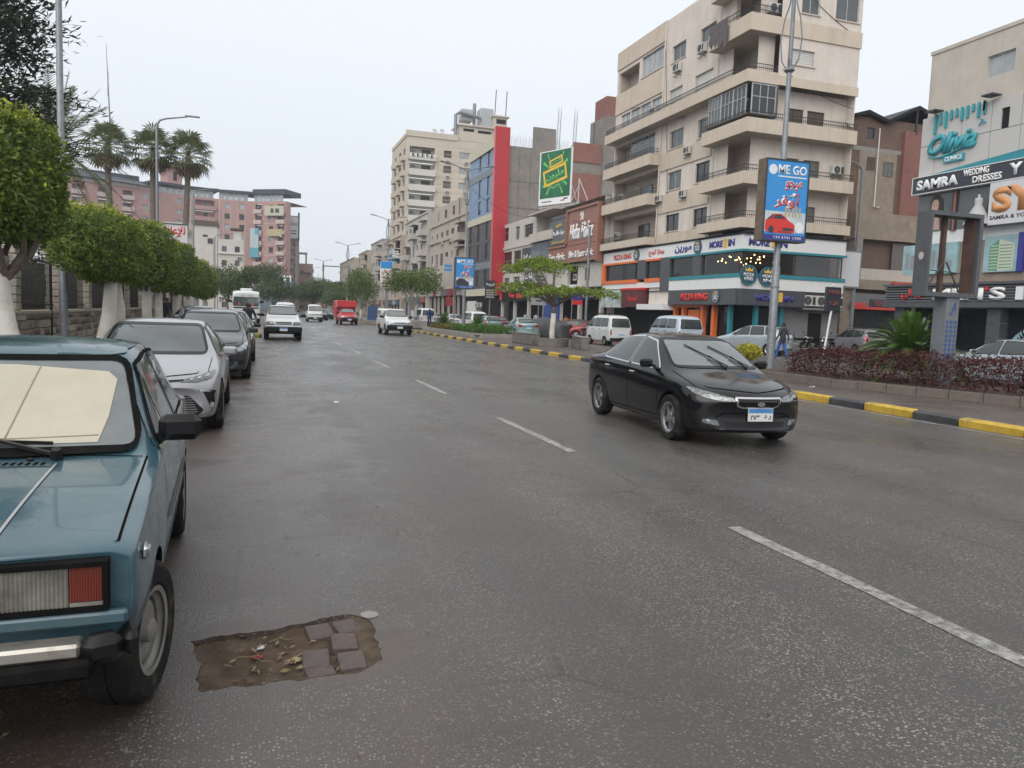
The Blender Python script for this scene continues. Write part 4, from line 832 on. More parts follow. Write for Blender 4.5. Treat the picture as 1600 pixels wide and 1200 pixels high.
# ------------------------------------------------------------------ low clinic building with brown sign wall
M_STONE = mat('pale_stone_cladding', (.50, .465, .42), .75, var=.1, vscale=1.6, bump=.1, streak=.25, streak_col=(.36, .32, .28)); M_MBR = mat('sign_brown', (.285, .125, .085), .45, var=.06)
eb = thing('clinic_building', 'low pale stone building with brown clinic sign wall', 'building', (28, 75, 0), world=True); ep = newpart(eb); PE = FX(28.0)
b = MB(); eh = [(82.5, 83.9, 10.05, 11.5), (78.1, 80.9, 10.05, 11.4), (84.9, 88.2, 7.3, 8.85), (81.7, 84.3, 7.3, 8.8), (85.6, 87.6, 4.75, 5.85), (81.9, 84.2, 4.75, 5.9), (86.4, 88.2, 10.2, 11.7)]
wall_panel(b, PE, 77, 88.5, 4.3, 12.1, eh, .25); wall_panel(b, FX(29.3), 60.1, 77, 4.3, 12.0, []); wall_panel(b, PE, 60.2, 77, 4.3, 6.5, [(62.8, 63.95, 4.9, 6.0), (65.5, 67.9, 4.6, 6.3)], .3); b.box(28, 76.95, 4.3, 29.3, 77, 12.1); b.box(28, 60.2, 4.3, 34, 60.3, 11.9); b.quad((28, 60.2, 11.95), (45, 60.2, 11.95), (45, 88, 11.95), (28, 88, 11.95)); b.build('street_wall', M_STONE, eb)
for i in range(7): ep('stone_course', M_STONE, (PE, 77.1, 88.45, 4.5 + i * 1.1, 4.52 + i * 1.1, -.012, -.002))
for (u0, u1, v0, v1), k in zip(eh, ('louvreg', 'dark', 'dark', 'dark', 'louvreg', 'slide', 'shop')): window(eb, PE, u0, u1, v0, v1, .18, k)
window(eb, PE, 62.8, 63.95, 4.9, 6.0, .1, 'louvreg'); ep('recess', M_SHADE, (PE, 65.5, 67.9, 4.6, 6.3, .3, .32)); ep('balcony', M_OLD, (PE, 70.6, 77.0, 9.1, 10.0, -.8, .0)); ep('balcony_roof', M_SOFF, (PE, 70.0, 77.2, 11.9, 12.1, -.9, 1.3)); ep('balcony_glazing', G_BLUE, (PE, 72.0, 77.0, 6.6, 9.0, -.5, -.4)); window(eb, FX(29.3), 73.4, 74.6, 10.0, 11.3, -.04, 'louvreg', name='balcony_door')
ep('ledge', M_SWHITE, (PE, 64.8, 70, 4.2, 4.5, -.6, .2)); 
for z in (6.5, 9.15): ep('ledge', M_STONE, (PE, 77, 88.6, z, z + .25, -.12, -.003))
M_BRACK = mat('sign_dark_grey', (.10, .105, .12), .5); us = [60.4 + i * 1.36 for i in range(6)]
for i in range(5):
    for j in range(3): ep('sign_panel', M_MBR, (PE, us[i] + .02, us[i + 1] - .02, 6.55 + j * 1.55 + .02, 6.55 + (j + 1) * 1.55 - .02, -.5, -.3))
for i in range(4): ep('sign_panel', M_MBR, (PE, 67.2 + i * 1.2 + .02, 67.2 + (i + 1) * 1.2 - .02, 6.57, 8.08, -.5, -.3))
ep('sign_backing', M_BLACK, (PE, 60.35, 72.0, 6.5, 8.1, -.35, -.1), (PE, 60.35, 67.25, 8.1, 11.2, -.35, -.1)); ep('sign_edge', M_MBR, (PE, 60.2, 67.3, 11.2, 11.4, -.65, -.1)); ep('sign_edge', M_MBR, (PE, 67.3, 72.1, 8.1, 8.3, -.65, -.1)); ep('sign_edge', M_MBR, (PE, 60.1, 60.35, 6.4, 11.4, -.66, -.1)); ep('sign_edge', M_MBR, (PE, 67.1, 67.32, 8.3, 11.2, -.66, -.1))
letters('Heba Hafez', PE, 66.6, 61.3, 8.55, 10.0, -.5, M_LW, eb, bold=.03, shear=.4, thick=.08); letters('Eve clinic', PE, 71.6, 67.6, 6.9, 7.6, -.5, M_LW, eb, bold=.02, thick=.06); letters('Skin & Laser clinic', PE, 66.6, 61.2, 6.95, 7.6, -.5, M_LW, eb, bold=.02, thick=.06)
b = MB(); b.tube([PE(63.9 + .3 * math.cos(t), 10.55 + .35 * math.sin(t * 2), -.52) for t in [i * .5 for i in range(13)]], .05, 5); b.build('emblem', M_LW, eb)
ep('sign_board', M_BRACK, (PE, 67.4, 70.9, 8.4, 11.1, -.6, -.35)); ep('sign_edge', M_NBLK, (PE, 67.35, 70.95, 10.75, 10.95, -.62, -.6)); letters(arabic('دكتور'), PE, 69.9, 68.3, 9.95, 10.45, -.6, M_GOLD, eb, bold=.02, thick=.04); letters(arabic('هبة حافظ'), PE, 70.6, 67.7, 9.2, 9.75, -.6, M_LW, eb, bold=.03, thick=.04); letters(arabic('ليزر وتجميل'), PE, 70.8, 67.7, 8.5, 8.8, -.6, M_GOLD, eb, bold=.02, thick=.04)
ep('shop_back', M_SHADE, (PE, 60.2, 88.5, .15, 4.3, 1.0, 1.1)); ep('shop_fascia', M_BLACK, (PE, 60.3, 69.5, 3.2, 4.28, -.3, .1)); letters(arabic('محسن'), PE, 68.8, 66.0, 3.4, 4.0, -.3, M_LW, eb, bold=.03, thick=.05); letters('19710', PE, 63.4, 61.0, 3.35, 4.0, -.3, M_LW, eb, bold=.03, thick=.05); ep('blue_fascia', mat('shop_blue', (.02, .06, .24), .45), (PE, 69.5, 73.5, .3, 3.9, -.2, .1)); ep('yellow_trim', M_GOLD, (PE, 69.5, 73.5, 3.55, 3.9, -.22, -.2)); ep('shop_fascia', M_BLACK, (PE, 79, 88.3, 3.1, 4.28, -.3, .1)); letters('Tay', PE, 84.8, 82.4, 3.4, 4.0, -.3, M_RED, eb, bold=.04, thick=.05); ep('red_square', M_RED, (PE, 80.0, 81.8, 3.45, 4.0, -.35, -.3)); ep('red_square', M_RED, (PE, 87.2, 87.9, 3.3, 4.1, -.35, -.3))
for y in (60.4, 65.0, 69.6, 74.0, 78.8, 83.5, 88.2): ep('shop_pier', M_STONE, (PE, y - .2, y + .2, .15, 4.3, .0, .3))
ep('shop_fascia', M_BRACK, (PE, 73.7, 78.8, 3.3, 4.28, -.2, .1)); letters(arabic('ماركت'), PE, 77.5, 75, 5.2, 6.0, -.85, M_LW, eb, bold=.03, thick=.04); ep('sign_board', M_NBLK, (PE, 74.6, 78.0, 5.0, 6.2, -.8, -.6)); ep('sign_board', M_NBLK, (PE, 76.2, 80.2, 7.1, 8.8, -.4, -.2)); letters(arabic('عيادة'), PE, 79.7, 77.2, 7.4, 8.1, -.4, M_LW, eb, bold=.02, thick=.04)
for (u, v) in ((86.3, 4.25), (84.6, 4.25)): ac(eb, PE, u, v, 0)
ac(eb, PE, 66.8, 5.0, .6)
# hanging shop signs in front of the clinic
for i, (x, y, z0, z1, hw, c, lb) in enumerate(((25.8, 69.5, 2.6, 5.6, .75, 'board_grey', 'tall grey notice board with lines of print, by the clinic shops'),)):
    t = thing('notice_board', lb, 'sign', (x, y, 0), world=True); b = MB(); b.box(x - hw, y, z0, x + hw, y + .12, z1); o = b.build('board', mat(c, (.33, .34, .33), .6, var=.2, vscale=2), t)
    b = MB(); [b.box(x - hw * random.uniform(.4, .85), y - .012, z1 - .35 - k * .33, x + hw * random.uniform(.4, .85), y - .002, z1 - .18 - k * .33) for k in range(8)]; b.build('print', mat('print_dark', (.06, .06, .07), .6), o); b = MB(); b.cyl((x, y + .06, .1), (x, y + .06, z0), .05); b.build('post', M_STEEL, t)

# ------------------------------------------------------------------ green roof billboard
A_, B_ = Vector((27.3, 74.8, 0)), Vector((29.03, 70.56, 0)); ud = (B_ - A_).normalized(); nd = Vector((ud.y, -ud.x, 0)); nd = nd if nd.y < 0 else -nd
def PG(u, v, d): return A_ + ud * u + Vector((0, 0, v)) - nd * d
gl = (B_ - A_).length
t = thing('roof_billboard', 'green and yellow advertising billboard on the clinic roof', 'billboard', (28.1, 72.5, 12.0), world=True)
b = MB(); fbox(b, PG, 0, gl, 12.7, 18.0, 0, .15); b.build('panel', M_LW, t)
M_GREEN = mat('billboard_green', (.012, .13, .055), .45, var=.35, vscale=.7); M_YEL = mat('billboard_yellow', (.75, .47, .03), .45); M_LGR = mat('billboard_light_green', (.16, .50, .12), .45)
b = MB(); fbox(b, PG, .18, gl - .12, 13.35, 17.9, -.012, 0); o = b.build('print', M_GREEN, t)
b = MB(); c = (gl / 2, 15.7)
for a, wd in ((35, 4), (145, 4), (215, 3), (325, 3), (60, 2), (240, 3), (300, 2.5), (120, 2)):
    r0, r1 = .9, 2.1 if abs(math.cos(R(a))) > .6 else 2.3
    q = [(r0, a - wd * .4), (r1, a - wd), (r1, a + wd), (r0, a + wd * .4)]
    pts = [(c[0] + r * math.cos(R(x)), c[1] + r * math.sin(R(x))) for r, x in q]
    if all(.2 < p[0] < gl - .15 and 13.4 < p[1] < 17.85 for p in pts): b.quad(*[PG(*p, -.014) for p in pts])
b.build('ray', M_LGR, o)
def tilt_frame(uc, vc, hw, hh, th, ang, dd, m_, name='frame'):
    ca, sa = math.cos(ang), math.sin(ang); b = MB()
    def T(x, y): return PG(uc + x * ca - y * sa, vc + x * sa + y * ca, dd)
    for (x0, x1, y0, y1) in ((-hw, hw, hh - th, hh), (-hw, hw, -hh, -hh + th), (-hw, -hw + th, -hh + th, hh - th), (hw - th, hw, -hh + th, hh - th)): b.quad(T(x0, y0), T(x1, y0), T(x1, y1), T(x0, y1))
    return b.build(name, m_, o)
tilt_frame(gl / 2, 15.55, 1.65, .8, .24, R(12), -.018, M_YEL); tilt_frame(gl / 2 + .1, 16.85, .95, .38, .16, R(14), -.018, M_YEL)
def PGt(ang, uc, vc): return lambda u, v, d: PG(uc + (u - uc) * math.cos(ang) - (v - vc) * math.sin(ang), vc + (u - uc) * math.sin(ang) + (v - vc) * math.cos(ang), d)
letters(arabic('مليون'), PGt(R(12), gl / 2, 15.55), gl / 2 - 1.25, gl / 2 + 1.25, 15.1, 16.0, -.02, M_LGR, o, bold=.03, thick=.005); letters(arabic('اكسب'), PGt(R(14), gl / 2, 16.85), gl / 2 - .55, gl / 2 + .75, 16.7, 17.05, -.02, M_LGR, o, bold=.03, thick=.005); letters(arabic('جنيه'), PGt(R(10), gl / 2, 14.5), gl / 2 - .6, gl / 2 + .6, 14.2, 14.65, -.02, M_LGR, o, bold=.03, thick=.005)
b = MB(); [fbox(b, PG, u, u + w_, 12.95, 13.05, -.005, 0) for u, w_ in ((.5, 1.4), (3.2, .6))]; fbox(b, PG, 3.6, 4.2, 13.08, 13.22, -.005, 0); b.build('caption', M_NBLK, t)
b = MB(); M_TRUSS = mat('truss_white', (.5, .5, .49), .5)
for u in (.2, gl / 2, gl - .2, gl + .9):
    b.tube([PG(u, 12.0, 1.6 if u < gl else .2), PG(u, 14.6 if u < gl else 14.9, .2)], .04, 5); b.tube([PG(u, 12.0, .2), PG(u, 17.5 if u < gl else 14.9, .2)], .05, 5)
b.tube([PG(gl + .9, 14.9, .2), PG(gl + 2.6, 12.0, .2)], .04, 5); b.tube([PG(gl + .9, 14.2, .2), PG(gl, 12.9, .2)], .04, 5)
for z in (12.1, 12.5): b.tube([PG(-.2, z, .2), PG(gl + 1, z, .2)], .045, 5); b.tube([PG(-.2, z, 1.2), PG(gl + 1, z, 1.2)], .04, 5)
for i in range(8): b.tube([PG(i * .7, 12.1, .2), PG(i * .7 + .6, 12.5, 1.2)], .03, 4)
b.build('truss', M_TRUSS, t)

# ------------------------------------------------------------------ blue glass block with red fin and bare concrete flank
rb = thing('office_building', 'narrow blue panelled office block with tall red fin', 'building', (28, 96, 0), world=True); rp = newpart(rb); PR = FX(28.0)
M_REDF = mat('red_fin', (.42, .026, .034), .5, var=.1, vscale=.8); M_BLUP = mat('blue_panel', (.17, .26, .40), .45, var=.1, vscale=1); M_CRP = mat('cream_panel', (.52, .48, .36), .6, var=.05); M_GRP = mat('grey_panel', (.17, .19, .22), .5)
M_CHAR = mat('charcoal_panel', (.062, .068, .078), .35, var=.3, vscale=1.2); M_BARE = mat('bare_concrete', (.215, .195, .175), .95, var=.16, vscale=1.0, bump=.3, bscale=14, streak=.35, streak_col=(.14, .125, .11))
rp('fin', M_REDF, (PR, 88.0, 88.6, 4.0, 23.4, -1.45, .3)); rp('fin_edge', mat('red_fin_lit_edge', (.60, .10, .11), .45), (PR, 88.02, 88.58, 4.0, 23.38, -1.5, -1.452))  # paler red strip: the fin's lit edge put into colour
rp('flank_wall', M_BARE, (FY(88.3), 28.31, 36.2, 4.0, 21.4, .0, .3))
for z in (7.6, 11.0, 14.2, 17.3): rp('floor_joint', M_CONCD, (FY(88.3), 28.3, 36.2, z, z + .14, -.03, -.002))
for x in (29.6, 31.0, 33.2, 35.0): rp('form_joint', M_CONCD, (FY(88.3), x, x + .08, 4, 21.35, -.02, -.001))
rp('roof_wall', M_BARE, (FY(88.4), 31.3, 34.2, 21.4, 23.9, 0, .2))
b = MB()
for i in range(60):
    x = 28.5 + i * .125
    if 31.3 < x < 34.2: continue
    b.tube([(x + random.uniform(-.03, .03), 88.6 + random.uniform(-.2, .3), 21.3), (x + random.uniform(-.08, .08), 88.6, 22.6 + random.uniform(-.3, .4))], .012, 3)
for x0 in (34.4, 36.5):
    for k in range(4): b.tube([(x0 + (k % 2) * .35, 88.6 + (k // 2) * .35, 20), (x0 + (k % 2) * .35 + .1, 88.6, 26.6)], .02, 3)
    for k in range(22): b.bar((x0, 88.6, 21 + k * .24), (x0 + .4, 88.6, 21 + k * .24), .02, .02)
b.build('rebar', M_DARKST, rb)
rp('roof_band', M_CRP, (PR, 88.7, 104.4, 22.0, 23.2, -.25, .2)); rp('floor_band', M_GRP, (PR, 88.7, 104.4, 18.9, 19.75, -.1, .2)); rp('floor_band', M_CRP, (PR, 88.7, 104.6, 13.25, 14.1, -.2, .2)); rp('floor_band', M_CRP, (PR, 88.7, 105, 3.85, 4.75, -.5, .2)); rp('floor_band', M_GRP, (PR, 88.7, 104.4, 7.3, 8.2, -.06, .2))
for fl, (z0, z1, mt) in enumerate(((19.76, 21.98, M_BLUP), (16.2, 18.88, M_BLUP), (14.11, 16.18, M_BLUP), (10.6, 13.24, M_CHAR), (8.22, 10.58, M_CHAR), (4.77, 7.28, M_CHAR))):
    for i in range(8):
        y0 = 88.8 + i * 1.95; glz = i in (1, 3, 5) if fl < 3 else i % 2 == 1
        if glz: window(rb, PR, y0 + .04, y0 + 1.25, z0 + .35, z1 - .05, .05, 'dark1', fw=.06); rp('cladding_panel', mt, (PR, y0 + .04, y0 + 1.25, z0, z0 + .34, -.04, .1)); rp('cladding_panel', mt, (PR, y0 + 1.27, y0 + 1.92, z0, z1, -.04, .1))
        else: rp('cladding_panel', mt, (PR, y0 + .02, y0 + .95, z0, z1, -.04, .1)); rp('cladding_panel', mt, (PR, y0 + .97, y0 + 1.92, z0, z1, -.045, .1))
rp('core_wall', M_BARE, (PR, 88.6, 104.4, .0, 22.0, .12, .4)); rp('far_wall', M_BARE, (FY(104.35), 28.3, 40, 0, 22, 0, .1)); rp('shop_back', M_SHADE, (PR, 88.6, 104.8, .1, 3.85, -.05, .1)); rp('shop_wall', M_SGREY, (PR, 96, 104.8, .1, 3.0, -.3, -.1)); rp('roller_door', M_ROLL, (PR, 98, 102.5, .1, 3.2, -.4, -.31), label='closed grey roller door')
for u in (97.2, 95.8): ac(rb, PR, u, 2.4, -.3)

# ------------------------------------------------------------------ unfinished brick block behind
ub = thing('brick_building', 'unfinished grey concrete frame with red brick infill behind the billboard', 'building', (38, 88.2, 0), world=True); up_ = newpart(ub); PU = FY(88.0)
up_('concrete_frame', M_BARE, (PU, 36.21, 40.2, 8, 22.2, .1, .5))
for (z0, z1) in ((20.3, 22.6), (15.7, 19.0), (10.9, 14.5), (8, 10.0)): up_('brick_infill', M_BRKR, (PU, 36.3, 40.0, z0, z1, -.02, .09))
up_('stair_tower', M_BARE, (PU, 40.2, 43.5, 4, 26.0, -.4, 4)); up_('stair_top', M_BRKR, (PU, 40.3, 43.3, 26.0, 28.4, -.3, 3)); b = MB(); b.cyl((39.0, 88.1, 22), (39.0, 88.1, 25.0), .05); b.build('mast', M_DARKST, ub)

# ------------------------------------------------------------------ generic old blocks farther down
def old_block(name, label, x, y0, y1, h, wall, storeys, z0=3.8, depth=14, balc=(), kinds=('dark', 'louvre', 'slide', 'louvreg'), wgap=2.6, seed=1, shop=True, end=True, awn=True):
    rnd = random.Random(seed); t = thing(name, label, 'building', (x, y0, 0), world=True); P = FX(x); pp = newpart(t); sh = (h - z0 - .5) / storeys; hl = []; n = max(2, int((y1 - y0) / wgap))
    for s in range(storeys):
        for i in range(n):
            u = y0 + (i + .5) * (y1 - y0) / n; w_ = rnd.choice((1.0, 1.4, 1.9)); hl.append((u - w_ / 2, u + w_ / 2, z0 + s * sh + rnd.choice((.4, .9)), z0 + s * sh + 2.3))
    b = MB(); wall_panel(b, P, y0, y1, z0, h, hl, .2); b.box(x + .01, y0, 0, x + depth, y0 + .05, h - .01); b.box(x + .01, y1 - .05, 0, x + depth, y1, h - .01); b.quad((x, y0, h - .3), (x + depth, y0, h - .3), (x + depth, y1, h - .3), (x, y1, h - .3)); b.build('street_wall', wall, t)
    for q in hl: window(t, P, *q, .12, rnd.choice(kinds), sill=wall if rnd.random() < .5 else None)
    for (u0, u1, s) in balc:
        zb = z0 + s * sh; b = MB(); fbox(b, P, u0, u1, zb - .05, zb + .95, -1.15, -1.02); fbox(b, P, u0, u0 + .12, zb - .05, zb + .95, -1.02, 0); fbox(b, P, u1 - .12, u1, zb - .05, zb + .95, -1.02, 0); fbox(b, P, u0 + .12, u1 - .12, zb - .05, zb + .12, -1.02, 0); b.build('balcony', wall, t); pp('loggia_panel', rnd.choice((M_SHADE, M_LOUV, wall)), (P, u0 + .3, u1 - .3, zb + .13, zb + 2.3, -.05, -.01)); pp('balcony_roof', wall, (P, u0, u1, zb + 2.45, zb + 2.6, -.9, -.004))  # flat panel behind each balcony, some dark to paint in a recess's shade
    pp('cornice', wall, (P, y0 - .1, y1 + .1, h - .25, h, -.2, -.003)); pp('cornice', wall, (P, y0 - .1, y1 + .1, z0 - .1, z0 + .2, -.35, -.003))
    if shop:
        pp('shop_back', M_SHADE, (P, y0, y1, .1, z0 - .1, .5, .6)); k = y0 + .3
        while k < y1 - 2:
            w_ = rnd.uniform(2.5, 4); c = rnd.choice(((.20, .03, .03), (.05, .06, .10), (.34, .33, .31), (.10, .10, .11), (.25, .09, .05), (.04, .10, .14)))
            pp('shop_fascia', mat('fascia_%d%d' % (int(c[0] * 100), int(c[2] * 100)), c, .5, var=.2), (P, k, min(k + w_ - .2, y1 - .1), z0 - 1.1, z0 - .15, -.3, .1)); pp('shop_pier', wall, (P, k - .25, k - .02, .1, z0 - .1, -.05, .3)); k += w_
    for i in range(7): ac(t, P, rnd.uniform(y0 + 1, y1 - 1), z0 + rnd.randrange(storeys) * sh + .3, 0)
    return t, P, pp
M_P1 = mat('beige_plaster', (.42, .365, .30), .9, var=.08, vscale=.8, streak=.4, streak_col=(.28, .235, .19), dirt=.25, dscale=.6, dirt_col=(.52, .48, .42)); M_P2 = mat('grey_plaster', (.44, .41, .37), .9, var=.1, vscale=.8, streak=.4, streak_col=(.30, .27, .24)); M_P3 = mat('sand_plaster', (.45, .37, .30), .9, var=.1, vscale=.6, streak=.35)
t, P, pp = old_block('apartment_building', 'three-storey beige block with stepped parapet beside the blue office', 28.0, 105.1, 129, 15.6, M_P1, 3, z0=5.2, balc=((105.4, 109.5, 2), (105.4, 109.5, 1), (105.4, 109.5, 0)), seed=3, wgap=3.0)
pp('upper_wall', M_P1, (P, 110, 129, 15.6, 18.2, .1, .5), (P, 105.1, 109.5, 15.6, 17.2, .1, .5)); pp('wall_band', M_P1, (P, 109.6, 129, 12.6, 13.2, -.25, -.01)); pp('loggia_panel', M_SHADE, (P, 105.6, 109.3, 10.0, 12.4, -.02, .02)); pp('loggia_panel', M_SHADE, (P, 105.6, 109.3, 6.5, 8.8, -.02, .02)); pp('louvre_screen', mat('rust_screen', (.17, .06, .045), .7), (P, 106.2, 107.6, 6.4, 9.0, -1.1, -.9))  # flat dark sheets paint the shade of deep loggias onto the wall
b = MB(); b.tube([(27.9, 109.6, 4), (27.9, 109.6, 18)], .07, 6); b.build('drain_pipe', M_CONCD, t); ac(t, P, 112, 5.9, -.2); window(t, FX(28.1), 113, 114, 16.2, 17.4, -.04, 'louvre'); window(t, FX(28.1), 118, 119, 16.2, 17.4, -.04, 'dark'); window(t, FX(28.1), 123, 124, 16.2, 17.4, -.04, 'slide')
old_block('apartment_building', 'pale four-storey block with jutting balconies in the middle of the row', 27.6, 129.4, 150, 18.4, M_P2, 4, z0=4.2, balc=((130, 134, 3), (130, 134, 2), (130, 134, 1), (138, 142, 3), (138, 142, 1), (145, 149, 2)), seed=5, wgap=3.2)
old_block('apartment_building', 'grey block hung with blue and white signs before the far row', 27.2, 152, 172, 16.4, M_P3, 4, z0=3.8, balc=((153, 158, 3), (153, 158, 2), (153, 158, 1), (163, 168, 3), (163, 168, 2)), seed=7, wgap=3.4)
old_block('apartment_building', 'low pale block with flat roof towards the end of the right row', 27.0, 174, 192, 17.4, M_P2, 4, z0=3.8, balc=((175, 180, 3), (175, 180, 2), (175, 180, 1)), seed=9, wgap=3.6)
old_block('apartment_building', 'lowest dim block next to last in the right row', 26.5, 194, 212, 16.2, M_P3, 4, z0=3.8, balc=((196, 200, 3), (204, 208, 2)), seed=11, wgap=3.6)
old_block('apartment_building', 'farthest hazy block at the end of the right row', 25.5, 214, 250, 15.5, M_P1, 4, z0=3.8, seed=13, wgap=4.5)
for i, (y, z0, z1, w_, c, lb) in enumerate(((158, 11.5, 14, 3.2, (.10, .26, .40), 'blue sign board hung high on the grey block'), (153, 11.8, 13.6, 2.4, (.5, .5, .5), 'white sign board hung beside the blue one'), (155, 10.0, 11.4, 2.6, (.08, .24, .36), 'smaller blue sign hung under the white one'), (160, 7.6, 9.4, 3, (.07, .05, .05), 'dark brown sign hung above the far shops'), (148, 8.2, 9.2, 2.2, (.12, .12, .13), 'dark narrow sign hung above the far shops'))):
    b = MB(); b.box(25.6, y, z0, 25.6 + w_ * .7, y + .25, z1); [b.box(26, y + .05, z0 - .3 * k, 27.6, y + .1, z0 - .3 * k + .06) for k in (0,)]
    o = b.build('hanging_sign', mat('hang_sign_%d' % i, c, .5, var=.25, vscale=1), None); tag(o, lb, 'sign', 'hanging signs on the far blocks'); b = MB(); [b.box(25.7, y - .02, z0 + (z1 - z0) * f, 25.5 + w_ * .6, y - .005, z0 + (z1 - z0) * f + .2) for f in (.2, .5, .7)]; b.build('print', M_LW, o)

# ------------------------------------------------------------------ tall cream tower behind the row
tb = thing('apartment_tower', 'tall cream apartment tower with white balconies and roof tanks', 'building', (28, 152.8, 0), world=True); tp = newpart(tb); PT, PL = FY(152.8), FX(28.0)
M_TWR = mat('tower_cream', (.53, .465, .385), .85, var=.05, vscale=.6, streak=.22, streak_col=(.42, .355, .285)); M_BALW = mat('balcony_white', (.55, .53, .49), .7, streak=.3, streak_col=(.42, .39, .35)); ST = 2.98; Z0 = 4.4; H = 35.8; hl = []; lw = []; 
for s in range(10):
    z = Z0 + s * ST
    hl += [(28.6, 33.6, z + .1, z + 2.5, 'log'), (35.4, 37.0, z + .9, z + 2.3, 'louvre'), (38.6, 41.4, z + .95, z + 2.25, 'white4'), (42.4, 43.9, z + .6, z + 2.2, 'pale')]
    lw += [(154.5, 156.5, z + .8, z + 2.3), (159, 161.5, z + .6, z + 2.3), (164.5, 166.5, z + .8, z + 2.3)]
b = MB(); wall_panel(b, PT, 28, 45.5, 0, H, [q[:4] for q in hl], .5); wall_panel(b, PL, 152.8, 170, 0, H - .4, lw, .4); b.quad((28, 152.8, H - .5), (45.5, 152.8, H - .5), (45.5, 170, H - .5), (28, 170, H - .5)); b.box(45.5, 152.8, 0, 45.52, 170, H - .1); b.build('tower_wall', M_TWR, tb)
for q in hl:
    if q[4] == 'log':
        tp('loggia_back', M_BALW, (PT, q[0], q[1], q[2], q[3], 1.3, 1.35)); tp('loggia_side', M_BALW, (PT, q[0], q[0] + .06, q[2], q[3], .5, 1.3), (PT, q[1] - .06, q[1], q[2], q[3], .5, 1.3)); tp('balcony', M_BALW, (PT, q[0] - .2, q[1] + .1, q[2] - .25, q[2] + .95, -.9, -.75), (PT, q[0] - .2, q[0] - .05, q[2] - .25, q[2] + .95, -.75, 0), (PT, q[1] - .05, q[1] + .1, q[2] - .25, q[2] + .95, -.75, 0), (PT, q[0] - .2, q[1] + .1, q[2] - .25, q[2] - .02, -.74, .6)); window(tb, PT, 31.2, 33.0, q[2], q[3] - .3, 1.2, 'louvre', name='balcony_door'); ac(tb, PT, 29.4, q[2] + 1.3, 1.0)
    else:
        window(tb, PT, *q[:4], .25, q[4])
        if q[4] != 'pale': ac(tb, PT, (q[0] + q[1]) / 2, q[2] - 1.05, 0, .9)
for q in lw: window(tb, PL, *q, .25, 'louvre'); tp('balcony', M_TWR, (PL, q[0] - .3, q[1] + .3, q[2] - .9, q[2] + .1, -.7, 0))
for z in [Z0 + ST * s + dz for s in range(11) for dz in (0, 1.5)]:
    if z < H: tp('wall_groove', M_P1, (PT, 33.9, 45.4, z, z + .07, -.03, -.002))
tp('roof_parapet', M_TWR, (PT, 27.8, 38.2, H - .2, H + .9, -.2, .2), (PL, 152.7, 170, H - .2, H + .5, -.1, .2)); tp('roof_house', M_TWR, (PT, 38.5, 45.5, H - .2, H + 3.0, .5, 5)); tp('roof_slab', M_TWR, (PT, 38.2, 45.9, H + 3.0, H + 3.3, .1, 6)); tp('roof_vent', M_SHADE, (PT, 39.4, 41.6, H + 2.0, H + 2.5, .45, .5), (PT, 42.4, 45.2, H + 1.9, H + 2.4, .45, .5)); tp('stair_head', M_TWR, (PT, 45.6, 48.5, H - 2, H + 5.5, .5, 5)); tp('stair_slab', M_TWR, (PT, 45.3, 48.9, H + 5.5, H + 5.8, .2, 5.5)); tp('vent', M_SHADE, (PT, 46.2, 48.2, H + 4.2, H + 5.1, .45, .5)); tp('stair_wall', M_TWR, (PT, 45.53, 48.5, 0, H - 2, .6, 5))
b = MB(); b.box(39, 154, H + 4.2, 41.6, 156.5, H + 6.6, bev=.2); b.box(43, 154, H + 3.4, 45.8, 157, H + 7.2, bev=.2); b.build('water_tank', mat('tank_grey', (.40, .41, .42), .5, .2), tb); b = MB(); b.tube([(37.8, 153.5, H - .2), (37.8, 153.5, H + 5), (38.6, 153.5, H + 5.6), (43, 153.5, H + 4.9)], .35, 8); b.tube([(42, 155, H + 3), (42, 155, H + 8)], .35, 8); b.build('duct', M_STEEL, tb); dish(tb, (33.5, 153, H + 1.3), .5); dish(tb, (35, 153, H + 1.4), .5)
b = MB(); [b.tube([(x, 154, H + 5), (x + .2, 154, H + 11)], .09, 5) for x in (46, 48.3)]; b.build('mast', M_DARKST, tb)
b = MB(); random.seed(11)
for i in range(16): x = 28.6 + i * .31; z = H - 31.4 + ST * 9 + 1.0; h_ = random.uniform(.4, .8); b.m(i % 3).quad((x, 151.85, Z0 + 9 * ST + 1.0), (x + .26, 151.83, Z0 + 9 * ST + 1.0), (x + .28, 151.8, Z0 + 9 * ST + 1.0 - h_), (x + .02, 151.8, Z0 + 9 * ST + 1.0 - h_))
tag(b.build('laundry', [M_LW, M_BLACK, M_P2]), 'row of washing hung on the top balcony of the cream tower', 'laundry')
# ------------------------------------------------------------------ far side: pink block and its neighbours
random.seed(21)
mat('canopy_dark', (.035, .042, .052), .6)
def SEG(a, c):
    a = Vector((*a, 0)); c = Vector((*c, 0)); u_ = (c - a).normalized(); n_ = Vector((-u_.y, u_.x, 0))
    return (lambda u, v, d: a + u_ * u + n_ * d + Vector((0, 0, v))), (c - a).length
M_PINK = mat('pink_plaster', (.42, .255, .23), .85, var=.06, vscale=.25, streak=.25, streak_col=(.38, .19, .17), dirt=.2, dscale=.15, dirt_col=(.52, .34, .31)); M_PINKL = mat('pink_trim', (.52, .42, .38), .85, streak=.25)
pb = thing('pink_building', 'huge curved pink apartment block with dark roof canopy far left', 'building', (-15, 236, 0), world=True); kp = newpart(pb)
PLAN = [(-47, 224), (-27, 233.5), (-17.5, 239), (-10, 241), (-.5, 240.5), (8.4, 234.5)]
TOP = 31.6
